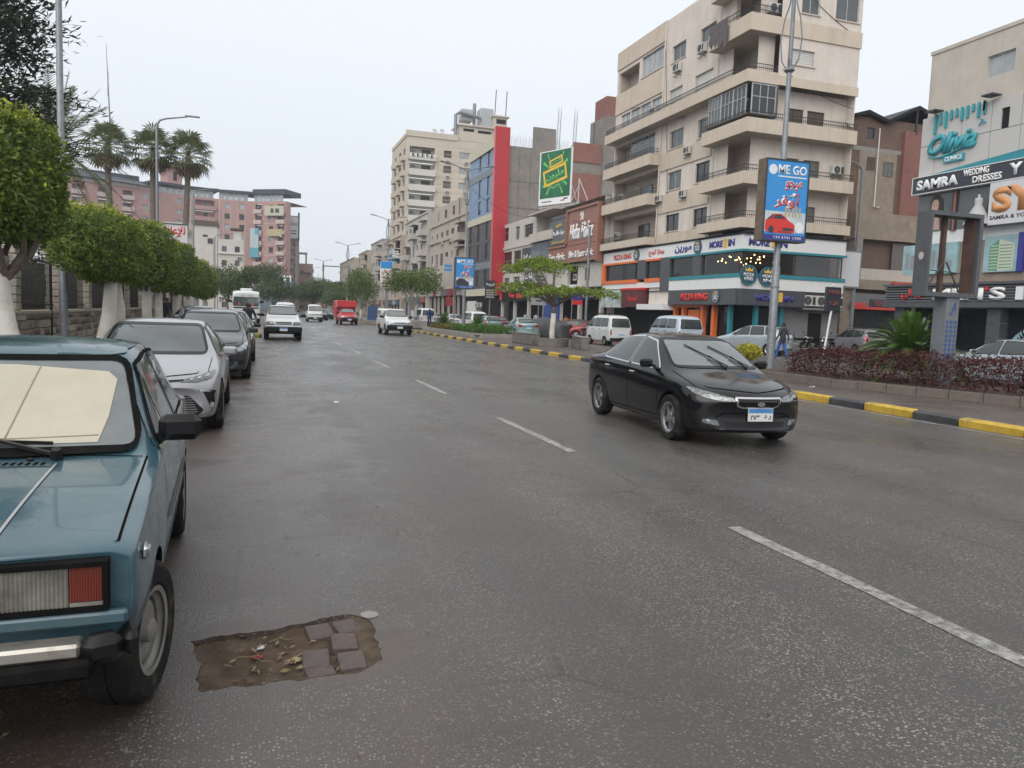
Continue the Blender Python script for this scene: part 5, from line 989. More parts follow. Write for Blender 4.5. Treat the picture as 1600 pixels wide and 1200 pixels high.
for si in range(5):
    P, L = SEG(PLAN[si], PLAN[si + 1]); b = MB(); hl = []; ST = 3.02
    for s in range(10):
        z = 1.2 + s * ST
        if si == 0: hl += [(3, 5.5, z + .3, z + 2.4, 'l'), (9, 11.5, z + .3, z + 2.4, 'l'), (15.0, 17.5, z + .3, z + 2.4, 'l'), (20.0, 21.4, z + .8, z + 2.2, 'pale')]
        elif si == 1: hl += [(L - 4.0, L - 2.4, z + .8, z + 2.1, 'pale'), (L - .9, L - .1, z + .8, z + 2.2, 'pale')]
        elif si == 2: hl += [(1.4, 6.6, z + .1, z + 2.5, 'l')]
        elif si == 3: hl += [(1.6, 3.0, z + .7, z + 2.3, 'pale' if s % 2 else 'dark'), (5.6, 7.0, z + .7, z + 2.3, 'dark' if s % 3 else 'pale')]
        else: hl += [(.6, 2.8, z + .1, z + 2.5, 'l'), (5.2, 6.6, z + .6, z + 2.2, 'dark' if s % 2 else 'pale'), (8.0, 10.2, z + .2, z + 2.4, 'l')]
    wall_panel(b, P, 0, L, 0, TOP, [q[:4] for q in hl], .35); b.quad(P(0, TOP, 0), P(L, TOP, 0), P(L, TOP, 12), P(0, TOP, 12))
    if si == 4: b.quad(P(L, 0, 0), P(L, 0, 2.5), P(L, TOP, 2.5), P(L, TOP, 0))
    b.build('curved_wall', M_PINK, pb)
    for q in hl:
        if q[4] == 'l':
            kp('loggia_back', M_PINK, (P, q[0], q[1], q[2], q[3], 1.4, 1.45), (P, q[0], q[0] + .05, q[2], q[3], .35, 1.4), (P, q[1] - .05, q[1], q[2], q[3], .35, 1.4)); kp('balcony', M_PINKL if si in (0, 4) else M_PINK, (P, q[0] - .25, q[1] + .25, q[2] - .4, q[2] + .75, -.8, -.65), (P, q[0] - .25, q[1] + .25, q[2] - .4, q[2] - .15, -.65, .3), (P, q[0] - .25, q[0] - .1, q[2] - .15, q[2] + .75, -.65, 0), (P, q[1] + .1, q[1] + .25, q[2] - .15, q[2] + .75, -.65, 0))
            window(pb, P, (q[0] + q[1]) / 2 - .1, (q[0] + q[1]) / 2 + .9, q[2], q[3] - .4, 1.3, random.choice(('pale', 'dark', 'slide')), name='balcony_door')
            if random.random() < .35: ac(pb, P, q[0] + .5, q[2] + 1.4, 1.0, .9)
        else: window(pb, P, *q[:4], .2, q[4])
    for z in [1.0 + k * ST for k in range(1, 10)] if si == 4 else (): kp('floor_band', M_PINKL, (P, 3.2, 7.8, z - .1, z + .12, -.08, -.003))
    if si in (1, 2, 3): kp('corner_trim', M_PINKL, (P, 0, .35, 0, TOP, -.1, -.002))
    if si == 3:
        for u in (1.2, 3.2, 5.2, 7.2): kp('window_trim', M_PINKL, (P, u - .08, u + .08, 9, TOP - 2, -.07, -.003))
    # roof terrace: glazing and dark canopy
    if si >= 1:
        for k in range(int(L / 1.6)): kp('terrace_pane', G_PALE, (P, k * 1.6 + .06, k * 1.6 + 1.54, TOP + .05, TOP + 2.0 if si > 1 else TOP + 1.4, .3, .34))
        b = MB(); fbox(b, P, 0, L, TOP + 2.0, TOP + 2.5 + (.9 if si == 4 else .2), -.5, 8); b.build('roof_canopy', mat('canopy_dark', (.035, .042, .052), .6), pb)
    else:
        b = MB(); b.add([P(0, TOP + 1.2, -1.5), P(L + 2, TOP + .8, -1.5), P(L + 2, TOP + 3.2, 9), P(0, TOP + 4.8, 9)], [(0, 1, 2, 3)]); fbox(b, P, 0, L, TOP + 1.2, TOP + 4.6, 9, 9.2); b.build('roof_canopy', MATS['canopy_dark'], pb); kp('terrace_rail', M_PINKL, (P, 0, L, TOP, TOP + .9, -.3, -.1))
P, L = SEG(PLAN[1], PLAN[2]); kp('roof_house', M_PINK, (P, 5.3, 9.4, TOP, TOP + 7.2, 1.5, 6)); kp('roof_slab', M_PINKL, (P, 5.0, 9.8, TOP + 7.2, TOP + 7.7, 1.0, 6.5)); kp('roof_door', M_SHADE, (P, 6.9, 7.9, TOP + 3.8, TOP + 6.2, 1.42, 1.5))
P, L = SEG(PLAN[4], PLAN[5]); M_AQ = mat('sign_aqua', (.10, .34, .42), .5, var=.15)
kp('vertical_sign', mat('sign_pale', (.42, .50, .52), .5, var=.2), (P, -.4, 2.4, 15.4, 23.8, -1.1, -.9)); kp('vertical_sign', M_AQ, (P, -.4, 2.4, 15.4, 18.2, -1.14, -1.11)); kp('vertical_sign', M_AQ, (P, 1.2, 2.4, 22.0, 23.8, -1.14, -1.11)); kp('sign_board', mat('sign_cream', (.48, .46, .35), .6, var=.1), (P, 4.4, 10.6, 27.4, 30.2, -1.2, -.9)); kp('sign_mark', M_DARKST, (P, 6.4, 7.4, 28.2, 29.4, -1.23, -1.21), (P, 8, 9.2, 28.2, 29.4, -1.23, -1.21)); kp('sign_board', mat('sign_olive', (.42, .38, .20), .6, var=.15), (P, 5.3, 10.0, 21.6, 23.6, -1.0, -.85)); b = MB(); b.lathe([(.5, -1.05), (.75, -1.05)], 14, (0, 0, 0), 'Y'); 
kp('sign_board', M_AQ, (P, 4.5, 9.0, 7.2, 10.4, -1.6, -1.4)); kp('sign_board', M_LW, (P, 9.1, 13.5, 6.8, 10.4, -1.6, -1.4)); kp('sign_mark', mat('sign_pink', (.5, .15, .2), .5), (P, 6.3, 7.2, 8.6, 9.6, -1.64, -1.61)); kp('sign_mark', M_LW, (P, 5.4, 8.2, 7.7, 8.1, -1.64, -1.61)); kp('sign_mark', M_NBLK, (P, 10, 11.2, 7.6, 9.9, -1.64, -1.61), (P, 12, 13.2, 7.4, 9.8, -1.64, -1.61)); kp('sign_board', mat('sign_slate', (.12, .16, .20), .5, var=.3), (P, 4.2, 10, 4.2, 7.1, -1.5, -1.3)); kp('sign_board', MATS['sign_slate'], (P, 0, 4.1, 4.6, 7.0, -1.4, -1.2)); kp('glazing', G_BLUE, (P, 0, 10.4, .3, 4.0, -.6, -.5))
# white low houses before it
def plain_block(name, label, x0, x1, y, h, wall, storeys, kinds, wgap=2.2, depth=12, seed=1, cat='building', zb=0.):
    rnd = random.Random(seed); t = thing(name, label, cat, ((x0 + x1) / 2, y, 0), world=True); P = FY(y); hl = []; n = max(1, int((x1 - x0) / wgap)); sh = (h - zb - .6) / storeys
    for s in range(storeys):
        for i in range(n): u = x0 + (i + .5) * (x1 - x0) / n; w_ = rnd.choice((.9, 1.2, 1.4)); hl.append((u - w_ / 2, u + w_ / 2, zb + s * sh + .9, zb + s * sh + 2.0))
    b = MB(); wall_panel(b, P, x0, x1, 0, h, hl, .2); b.box(x0, y + .02, 0, x0 + .1, y + depth, h - .01); b.box(x1 - .1, y + .02, 0, x1, y + depth, h - .01); b.quad((x0, y, h - .05), (x1, y, h - .05), (x1, y + depth, h - .05), (x0, y + depth, h - .05)); b.build('front_wall', wall, t)
    for q in hl: window(t, P, *q, .12, rnd.choice(kinds))
    return t, P, newpart(t)
M_WP = mat('white_plaster', (.56, .53, .48), .9, var=.06, vscale=.5, streak=.3, streak_col=(.44, .40, .35))
t, P, pp = plain_block('white_house', 'plain white house front half hidden by the clipped trees', -11.2, -6.9, 160, 16.4, M_WP, 5, ('dark', 'louvre'), 3.0, seed=2); pp('roof_shed', M_LOUV, (P, -11.4, -6.7, 16.4, 17.2, -.3, 5)); pp('blank_wall', M_WP, (P, -10.9, -7.6, 5, 14.2, -.15, -.003)); window(t, P, -8.6, -7.7, 13, 14, -.2, 'dark')
t, P, pp = plain_block('white_house', 'lower white house with small windows and air conditioners at mid distance', -6.8, -2.1, 160, 14.0, M_WP, 5, ('dark', 'slide', 'louvre'), 1.6, seed=4); [ac(t, P, -6.2 + 1.1 * k, 2.4 + 2.6 * (k % 4), 0) for k in range(4)]; pp('roof_tank', M_BALW, (P, -4.0, -2.6, 14, 15.6, 1, 3)); pp('pergola', M_LOUV, (P, -4.6, -2.2, 16.0, 16.3, .5, 4))
for z in (5.0, 8.0, 11.2): pp('ledge', M_WP, (P, -6.9, -2.0, z, z + .15, -.3, -.002))
t, P, pp = plain_block('grey_house', 'grey balconied house front left of the white houses', -17.5, -11.3, 162, 16.8, M_P2, 5, ('dark', 'slide', 'pale'), 1.6, seed=6); [pp('balcony', M_P2, (P, -17.3, -12, 2.0 + k * 3.2, 2.9 + k * 3.2, -.9, 0)) for k in range(5)]
M_TANB = mat('tan_far', (.40, .33, .27), .9, var=.06, streak=.3)
t, P, pp = plain_block('tan_building', 'tan block with stacked balconies just beyond the pink block', 8.4, 13.0, 251, 29.5, M_TANB, 9, ('dark', 'louvre'), 1.9, seed=8); [pp('balcony', M_TANB, (P, 8.6, 11.6, 1.2 + k * 3.0, 2.2 + k * 3.0, -.9, 0)) for k in range(8)]; pp('sign_board', M_LW, (P, 8.2, 12.6, 22.5, 29.0, -1.2, -1.0)); letters(arabic('مطلوب'), P, 8.8, 12.2, 26, 27.8, -1.2, M_NBLK, t, bold=.02); pp('sign_mark', M_NBLK, (P, 9, 12, 24.6, 24.9, -1.24, -1.2), (P, 9.3, 12, 23.8, 24.1, -1.24, -1.2)); pp('roof_box', M_DARKST, (P, 12.6, 13.0, 22, 30.4, -1.3, 2)); pp('column', M_PINKL, (P, 11.9, 12.3, 0, 22, -1.0, -.6)); pp('lower_sign', M_BLUP, (P, 7.9, 12.0, 6.5, 9.6, -1.4, -1.2)); pp('sign_mark', M_LW, (P, 8.6, 9.8, 7.2, 9.0, -1.45, -1.41))
M_BRF = mat('brown_far', (.33, .22, .18), .9, var=.08, streak=.25)
t, P, pp = plain_block('brown_building', 'brown block with rooftop pergola at the far end of the street', 13.2, 18.0, 262, 15.6, M_BRF, 4, ('dark', 'louvre'), 1.8, seed=10); b = MB(); [b.box(x, y_, 15.6, x + .3, y_ + .3, 18.8) for x in (13.4, 15.8) for y_ in (262.2, 266)]; b.box(13.2, 262, 18.8, 16.2, 266.6, 19.2); b.build('pergola', M_TANB, t); [pp('balcony', M_BRF, (P, 15.2, 18.2, 2.5 + k * 3.4, 3.7 + k * 3.4, -1.2, 0)) for k in range(4)]
t, P, pp = plain_block('brown_house', 'low brown house with white arch closing the view', 19.0, 27.5, 300, 11.2, M_BRF, 2, ('louvre',), 3.5, seed=12); pp('arch_surround', M_WP, (P, 22.6, 26.4, 5.8, 9.0, -.3, -.01)); b = MB(); b.prism([(23.2 + 1.3 + 1.3 * math.cos(PI * k / 10), 7.2 + 1.1 * math.sin(PI * k / 10)) for k in range(11)] + [(23.2, 5.8), (25.8, 5.8)], -.34, -.31, P); b.build('arch', M_SHADE, t); pp('roof_hut', M_BRF, (P, 19.6, 21.4, 11.2, 13, 1, 3)); dish(t, (25, 300, 12), .6)
t, P, pp = plain_block('pale_house', 'pale low houses behind the far trees', 27.6, 40, 310, 7.6, M_WP, 2, ('dark',), 3, seed=14)
for i, (x, lb) in enumerate(((38.0, 'thin white minaret on the skyline, the left one'), (41.0, 'thin white minaret on the skyline, the right one'))):
    b = MB(); b.lathe([(.9, 0), (.9, 12), (1.3, 12.4), (1.3, 13), (.7, 13.4), (.6, 16), (.9, 16.3), (.3, 17), (.0, 20)], 8, (x, 340, 0)); tag(b.build('minaret', M_WP), lb, 'minaret', 'minarets on the skyline')
t = thing('antenna_mast', 'thin antenna mast leaning above the pink block', 'mast', (-36, 228, 32), world=True); b = MB(); b.tube([(-35.7, 228, 35), (-35.9, 228, 48), (-36.6, 228, 67)], [.28, .22, .06], 5); b.build('mast', M_STEEL, t); b = MB(); b.tube([(-36.25, 228, 54), (-36.25, 228, 60)], .16, 5); b.build('dipole', M_STEEL, t)

# ------------------------------------------------------------------ garden wall with pillars and railings
M_WST = mat('wall_stone', (.37, .315, .255), .9, var=.12, vscale=4, bump=.8, bscale=14, island=.2, dirt=.4, dscale=2.5, dirt_col=(.24, .20, .155)); M_WST2 = mat('wall_stone_pale', (.45, .40, .33), .9, var=.12, vscale=4, bump=.8, bscale=14, dirt=.35, dscale=2.5, dirt_col=(.26, .22, .175))
gw = thing('garden_wall', 'rough stone garden wall with pillars and black railings', 'wall', (-5.6, 25, 0), world=True)
b = MB(); b.box(-5.75, 6, 0, -5.50, 95, 1.2); b.build('mortar_core', mat('mortar', (.25, .215, .175), .95, var=.15), gw)
stone_me = []
for k in range(6):
    random.seed(40 + k); t = MB(); t.box(-.06, -.5, -.5, .06, .5, .5, bev=.035); t.v = [(x + random.uniform(-.016, .016), y + random.uniform(-.02, .02), z + random.uniform(-.03, .03)) for x, y, z in t.v]; stone_me.append(t.mesh('stone', M_WST if k % 3 else M_WST2, 50))
random.seed(5); rows = [(.16, .22), (.385, .24), (.63, .20), (.835, .22), (1.06, .145)]; cnt = 0
for ri, (z0, h) in enumerate(rows):
    y = 13.2 + ri * .13
    while y < 40:
        L = random.uniform(.38, .74); o = link('stone', random.choice(stone_me), gw); o.location = Vector((-5.47, y + L / 2, z0 + h / 2)) - BASE[gw.name]; o.scale = (random.uniform(.7, 1.3), L - .015, h - .012); y += L; cnt += 1
b = MB(); y = 6.
while y < 95: b.box(-5.85, y + .005, 1.205, -5.38, y + 1.19, 1.29, bev=.012); y += 1.2
b.build('coping', M_WST2, gw)
pil = [17.3, 21.6, 25.9, 30.2, 34.6, 39.0, 43.4, 47.8, 52.2, 56.6, 61, 65.4, 69.8]
b = MB()
for y in pil:
    for k in range(8): b.obox((-5.6, y, 1.29 + .1 + k * .195), (.36 + random.uniform(-.02, .02), .42 + random.uniform(-.03, .03), .185), random.uniform(-.03, .03), bev=.02)
    b.obox((-5.6, y, 2.93), (.5, .56, .09), 0, bev=.01)
b.build('pillar', M_WST2, gw)
b = MB()
for y0, y1 in zip([13] + pil[:-1], pil):
    for z in (1.42, 2.6): b.box(-5.62, y0 + .2, z, -5.58, y1 - .2, z + .04)
    n = int((y1 - y0 - .4) / .12)
    for i in range(n): yy = y0 + .26 + i * .12; b.box(-5.61, yy, 1.3, -5.595, yy + .016, 2.75)
b.build('railing', M_IRON, gw)
# black awning sail over the wall
b = MB(); n = 8; vs = []
for j in range(n + 1):
    for i in range(n + 1): u, v = i / n, j / n; vs.append((-5.4 - 1.2 * v, 24.6 + 3.2 * u, 5.6 - 1.5 * u ** 1.5 - .5 * v - .35 * math.sin(PI * v)))
b.add(vs, [(j * (n + 1) + i, j * (n + 1) + i + 1, (j + 1) * (n + 1) + i + 1, (j + 1) * (n + 1) + i) for j in range(n) for i in range(n)]); b.tube([(-5.4, 24.6, .2), (-5.4, 24.6, 5.7)], .04, 6)
tag(b.build('shade_sail', mat('sail_navy', (.02, .022, .032), .8), smooth=True), 'dark navy shade cloth sagging behind the left street pole', 'awning')
# ------------------------------------------------------------------ vegetation
random.seed(33)
def leaf_mat(name, c, island=.45, trans=.25, rough=.55):
    k = NT(name); g = k.n.new('ShaderNodeNewGeometry'); h = k.n.new('ShaderNodeHueSaturation')
    cc = k.mix(g.outputs['Random Per Island'], tuple(x * (1 - island) for x in c), tuple(min(1, x * (1 + island)) for x in (c[0] * 1.15, c[1], c[2] * .8)))
    cc = k.mix(k.ramp(k.noise(1.4, 3), .35, .65, 0, .5), cc, tuple(x * .62 for x in c))
    k.l.new(cc, k.b.inputs['Base Color']); k.b.inputs['Roughness'].default_value = rough; k.b.inputs['Specular IOR Level'].default_value = .35
    tr = k.n.new('ShaderNodeBsdfTranslucent'); k.l.new(cc, tr.inputs[0]); mx = k.n.new('ShaderNodeMixShader'); mx.inputs[0].default_value = trans
    k.l.new(k.b.outputs[0], mx.inputs[1]); k.l.new(tr.outputs[0], mx.inputs[2]); k.l.new(mx.outputs[0], k.n['Material Output'].inputs[0]); k.n.remove(h); return k.m
L_FIC = leaf_mat('ficus_leaf', (.118, .182, .028)); L_FICY = leaf_mat('ficus_highlight_leaf', (.27, .34, .045)); L_FICD = leaf_mat('ficus_leaf_inner', (.055, .105, .022)); L_PALM = leaf_mat('palm_leaf', (.15, .19, .085)); L_PALD = leaf_mat('palm_dead', (.19, .135, .085), .35); L_DEL = leaf_mat('delonix_leaf', (.165, .245, .030))
L_DEL2 = leaf_mat('median_leaf', (.095, .15, .035)); L_RED = leaf_mat('red_leaf', (.075, .020, .024), .6); L_CYC = leaf_mat('cycad_leaf', (.085, .175, .03), .3); L_SHR = leaf_mat('shrub_leaf', (.075, .175, .035)); L_DARK = leaf_mat('dark_leaf', (.040, .055, .034)); L_YEL = leaf_mat('yellow_leaf', (.42, .42, .04)); L_GRN = leaf_mat('tree_leaf', (.07, .115, .035)); L_DRY = leaf_mat('dry_shrub', (.17, .15, .05))
M_BARK = mat('bark', (.145, .115, .09), .95, var=.3, vscale=8, bump=.9, bscale=22); M_LIME = mat('limewashed_bark', (.60, .57, .51), .9, var=.1, vscale=4, bump=.7, bscale=18, dirt=.5, dscale=2.5, dirt_col=(.34, .29, .23)); M_PBARK = mat('palm_bark', (.16, .135, .11), .95, var=.3, vscale=5, bump=.9, bscale=14)
def leaf(b, p, s, w=.45, n=None, droop=0.):
    """one pointed leaf: four corners, folded along its rib"""
    a = Vector((random.gauss(0, 1), random.gauss(0, 1), random.gauss(0, .7) - droop)).normalized(); c = a.cross(Vector((random.gauss(0, 1), random.gauss(0, 1), random.gauss(0, 1)))).normalized()
    if n is not None:
        a = (a + n * .9).normalized(); c = a.cross(n + Vector((random.uniform(-.6, .6), random.uniform(-.6, .6), random.uniform(-.6, .6)))).normalized()
    p = Vector(p); h = s * w; b.quad(p - a * s * .5, p + c * h * .5, p + a * s * .5, p - c * h * .5)
def fnoise(v, s): return mn.noise(Vector(v) * s)
def crown(b, c, r, n, size, shell=.16, power=2., lump=.16, lscale=1.1, seedv=0, flat=0.):
    """leaves through the outer part of a lumpy super-ellipsoid; r = half axes"""
    c = Vector(c); k = 0
    while k < n:
        d = Vector((random.gauss(0, 1), random.gauss(0, 1), random.gauss(0, 1))).normalized()
        q = (abs(d.x) ** power + abs(d.y) ** power + abs(d.z) ** power) ** (-1 / power)
        t = q * (1 - abs(random.gauss(0, shell))); t *= 1 + lump * fnoise((d.x * 2 + seedv, d.y * 2, d.z * 2), lscale * 1.3) + lump * .6 * fnoise((d.x * 5 + seedv, d.y * 5, d.z * 5), lscale)
        p = c + Vector((d.x * r[0], d.y * r[1], d.z * r[2])) * t
        leaf(b, p, size * random.uniform(.7, 1.3), n=d if random.random() < .6 else None); k += 1
def core(b, c, r, power=2., lump=.12, n=18, m=12, seedv=0):
    """rough inner mass"""
    vs = []; c = Vector(c)
    for i in range(m + 1):
        for j in range(n):
            th, ph = PI * i / m, 2 * PI * j / n; d = Vector((math.sin(th) * math.cos(ph), math.sin(th) * math.sin(ph), math.cos(th)))
            q = (abs(d.x) ** power + abs(d.y) ** power + abs(d.z) ** power) ** (-1 / power) * (1 + lump * fnoise((d.x * 3 + seedv, d.y * 3, d.z * 3), 1.5)); vs.append(c + Vector((d.x * r[0], d.y * r[1], d.z * r[2])) * q)
    b.add(vs, [(i * n + j, (i + 1) * n + j, (i + 1) * n + (j + 1) % n, i * n + (j + 1) % n) for i in range(m) for j in range(n)])
# clipped trees along the left pavement
FT = [((-3.62, 13.7), (.80, 1.35, .95), 3.4, 13000, .10, 'clipped street tree nearest the camera, cut off by the left edge'),
      ((-3.6, 22.2), (.85, 3.7, .86), 2.92, 19000, .10, 'broad clipped tree behind the tall grey pole, with a forked white trunk'),
      ((-3.5, 29.0), (.9, 2.5, 1.1), 3.15, 12000, .10, 'third clipped tree along the garden wall, right of the forked one'),
      ((-3.7, 34.3), (.9, 2.4, 1.0), 3.05, 9000, .11, 'fourth clipped tree along the garden wall'),
      ((-3.6, 40.6), (.95, 2.7, 1.2), 3.25, 8000, .12, 'fifth clipped tree along the garden wall, above the parked cars'),
      ((-3.6, 47.5), (.85, 2.7, 1.05), 3.1, 6500, .13, 'sixth clipped tree along the garden wall'),
      ((-3.6, 54.5), (.95, 2.8, 1.2), 3.2, 5500, .14, 'seventh clipped tree along the garden wall, next to last'),
      ((-3.5, 61.5), (.9, 3.6, 1.1), 3.05, 5000, .15, 'last clipped tree before the parked bus')]
for i, ((x, y), r, z, n, s, lb) in enumerate(FT):
    t = thing('clipped_tree', lb, 'tree', (x, y, .15), group='clipped trees with white trunks'); b = MB()
    s *= .88; crown(b, (0, 0, z - .15), r, int(n * .95), s, .13, 3.0, .16, 1.3, i * 7)
    b.build('crown', L_FIC, t); b = MB()
    for _ in range(int(n * .02)):  # paler clumps, most on top: crown highlights put into leaf colour
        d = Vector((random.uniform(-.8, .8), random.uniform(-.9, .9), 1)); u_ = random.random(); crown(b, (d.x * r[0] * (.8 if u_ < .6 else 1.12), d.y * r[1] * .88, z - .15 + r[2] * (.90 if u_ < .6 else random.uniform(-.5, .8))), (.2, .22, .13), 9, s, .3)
    b.build('highlight_shoots', L_FICY, t); b = MB(); crown(b, (0, 0, z - .15), tuple(q * .86 for q in r), int(n * .22), s * 1.2, .12, 3.2, .1, 1.3, i * 7); core(b, (0, 0, z - .15), tuple(q * .80 for q in r), 3.2, seedv=i * 7); b.build('inner_foliage', L_FICD, t)
    b = MB(); lean = [(.32, -.1), (.0, -.35), (.05, .1), (.02, 0), (0, 0), (0, 0), (0, 0), (0, 0)][i]; sc = 1.25 if i < 2 else 1.0
    if i == 1:
        b.tube([(-.1, -.75, -.02), (.02, -.6, .5), (.1, -.38, 1.1), (.12, -.25, 1.7), (.1, -.1, 2.3)], [.23, .19, .17, .16, .15], 12); b.tube([(.1, .95, -.02), (.1, .9, .6), (.15, .8, 1.2), (.1, .5, 2.2)], [.22, .17, .15, .12], 10)
    elif i == 0: b.tube([(.32, -.35, -.02), (.2, -.25, .4), (.0, -.05, 1.0), (-.08, .0, 1.5), (-.1, .0, 2.1)], [.22, .18, .16, .155, .15], 12)
    else: b.tube([(lean[0], lean[1], -.02), (lean[0] * .8, lean[1] * .8, .5), (0, 0, 1.2), (0, 0, 2.2)], [.2 * sc, .16 * sc, .15 * sc, .14 * sc], 10)
    b.v = [(x_ + .012 * fnoise((x_, y_, z_), 9), y_ + .012 * fnoise((y_, z_, x_), 9), z_) for x_, y_, z_ in b.v]
    b.build('trunk', M_LIME, t, smooth=True); b = MB()
    for k in range(9 if i == 0 else 5): a = k * 2.4; b.tube([(0, 0, 1.75), (.35 * math.cos(a), .35 * math.sin(a), 2.15), (1.0 * r[0] / 1.5 * math.cos(a), 1.3 * math.sin(a), 2.7)], [.07, .05, .02], 5)
    b.build('branch', M_BARK, t)
# bare twig fringe and dark hedge behind the railings
b = MB(); 
for y in range(8, 92, 3): crown(b, (-7.6 + random.uniform(-.3, .3), y, 1.7), (1.1, 2.0, 1.5 + random.uniform(-.2, .5)), 900, .16, .2, 2.2, .25, 1.2, y)
core(b, (-8.4, 50, 1.4), (1.0, 45, 1.6), 4); tag(b.build('garden_hedge', L_DARK), 'dark overgrown hedge behind the garden railings', 'hedge')
def bushy(name, lb, c, r, n, s, leafm, trunk_h=None, power=2., lobes=7, cat='tree', group=None, base=None, corem=None, gap=.25, trunk_r=.16, barkm=None):
    """tree of several uneven leaf masses on limbs"""
    bx, by = (c[0], c[1]) if base is None else base; t = thing(name, lb, cat, (bx, by, 0), world=True, group=group); b = MB(); limbs = MB(); th = c[2] - r[2] * .9 if trunk_h is None else trunk_h
    for k in range(lobes):
        a = 2 * PI * k / lobes + random.uniform(-.4, .4); f = random.uniform(.35, .72) if k else 0; q = Vector((c[0] + r[0] * f * math.cos(a), c[1] + r[1] * f * math.sin(a), c[2] + r[2] * random.uniform(-.45, .55)))
        rr = tuple(x * random.uniform(.38, .58) for x in r); crown(b, q, rr, n // lobes, s, .3, power, .3, 1.4, k * 5)
        limbs.tube([(bx, by, th * .75), Vector((bx, by, th)).lerp(q, .45) + Vector((0, 0, .2)), q], [trunk_r * .55, trunk_r * .35, trunk_r * .12], 6)
    b.build('crown', leafm, t); limbs.tube([(bx, by, 0), (bx + .05, by, th * .5), (bx, by, th)], [trunk_r * 1.2, trunk_r, trunk_r * .8], 10); limbs.build('trunk', barkm or M_BARK, t, smooth=True); return t
# dark pine at the left edge: drooping sprays
t = thing('pine_tree', 'tall dark pine with drooping sprays at the left edge', 'tree', (-9.8, 31, 0), world=True); b = MB(); br = MB(); br.tube([(-9.8, 31, 0), (-9.7, 31, 8), (-9.6, 31, 17)], [.35, .26, .08], 10)
for k in range(95):
    z = 4.2 + 12.5 * (k / 95) ** .9; a = k * 2.399; L = (4.0 - 2.2 * max(0, (z - 9) / 9)) * random.uniform(.65, 1.0) * (.75 if z < 6 else 1); e = Vector((math.cos(a) * L, math.sin(a) * L, random.uniform(.1, 1.1))); p0 = Vector((-9.7, 31, z)); br.tube([p0, p0 + e * .5 + Vector((0, 0, .25)), p0 + e], [.05, .03, .01], 4); crown(b, p0 + e * .72 + Vector((0, 0, .1)), (1.0, 1.0, .5), 110, .26, .3)
    for j in range(300):
        u = random.uniform(.2, 1.02); p = p0 + e * u + Vector((random.gauss(0, .4), random.gauss(0, .4), .25 * math.sin(u * 3) + random.gauss(0, .2))); d = (e.normalized() + Vector((random.gauss(0, .5), random.gauss(0, .5), random.gauss(.1, .5)))).normalized(); w_ = d.cross(Vector((random.gauss(0, 1), random.gauss(0, 1), 1))).normalized() * .05; s = random.uniform(.2, .42); b.quad(p - w_, p + d * s * .5 - w_ * .6, p + d * s, p + d * s * .5 + w_ * .6)
b.build('crown', L_DARK, t); br.build('trunk', M_BARK, t, smooth=True)
# date palm behind the pole
t = thing('date_palm', 'date palm with long feathery fronds behind the grey pole', 'palm tree', (-8.2, 38, 0), world=True); b = MB(); c = Vector((-8.2, 38, 7.9))
for k in range(46):
    a = k * 2.399; el = R(78) - (k / 46) * R(105); L = random.uniform(3.2, 4.3); pts = []
    for i in range(13): u = i / 12; pts.append(c + Vector((math.cos(a), math.sin(a), 0)) * L * u * math.cos(el) * (1 - .12 * u) + Vector((0, 0, L * u * math.sin(el) - 1.5 * u * u * math.cos(el))))
    b.tube(pts, [.03 - .002 * i for i in range(13)], 3, False)
    for i in range(1, 13):
        for h_ in range(3):
            p = pts[i - 1].lerp(pts[i], h_ / 3); d = (pts[i] - pts[i - 1]).normalized(); sd2 = d.cross(Vector((0, 0, 1))).normalized()
            for sg in (-1, 1): ll = .5 * math.sin(PI * min(1, .2 + i / 13 * .8)) + .12; q = p + (sd2 * sg * .8 + d * .75 + Vector((0, 0, -.12 + random.uniform(-.15, .2)))).normalized() * ll; w_ = d * .03; b.quad(p - w_, p + w_, q)
b.build('crown', L_PALM, t); b = MB(); b.tube([(-8.2, 38, 0), (-8.2, 38, 7.2)], [.32, .26], 10); b.build('trunk', M_PBARK, t)
# fan palms
def fan_palm(x, y, zt, lb, leanx, sd):
    random.seed(sd); t = thing('fan_palm', lb, 'palm tree', (x + leanx, y, 0), world=True, group='tall fan palms'); b = MB(); dead = MB(); c = Vector((x, y, zt))
    for k in range(54):
        a = k * 2.399 + random.uniform(-.2, .2); f = k / 54; isd = f > .78; el = R(80) - f * R(150); L = random.uniform(1.2, 1.7) * (1 if not isd else .75); dr = Vector((math.cos(a) * math.cos(el), math.sin(a) * math.cos(el), math.sin(el)))
        p = c + dr * L + Vector((0, 0, -.2 * math.cos(el))); bb_ = dead if isd else b; bb_.tube([c, c + dr * L * .55 + Vector((0, 0, .06)), p], [.03, .022, .015], 3, False); sdv = dr.cross(Vector((0, 0, 1))); sdv = sdv.normalized() if sdv.length > .1 else Vector((1, 0, 0)); upv = sdv.cross(dr).normalized(); n = 13; FL = random.uniform(.95, 1.25)
        for i in range(n):
            th = R(-105 + 210 * i / (n - 1)); d = (dr * math.cos(th) + sdv * math.sin(th)); tip = p + d * FL * random.uniform(.85, 1.05) + Vector((0, 0, -.2 * random.uniform(.5, 1.3))) - upv * .1; mid = p + d * FL * .55 + upv * .03; w_ = d.cross(upv).normalized() * .075; bb_.quad(p, mid - w_, tip, mid + w_)
    b.build('crown', L_PALM, t); dead.build('dead_fronds', L_PALD, t); b = MB(); n = 26; pts = [(x + leanx * (1 - i / n) ** 1.3, y, zt * i / n) for i in range(n + 1)]; rs = [.27 - .05 * i / n + (.025 if i % 2 else 0) for i in range(n + 1)]; b.tube(pts, rs, 12); b.build('trunk', M_PBARK, t)
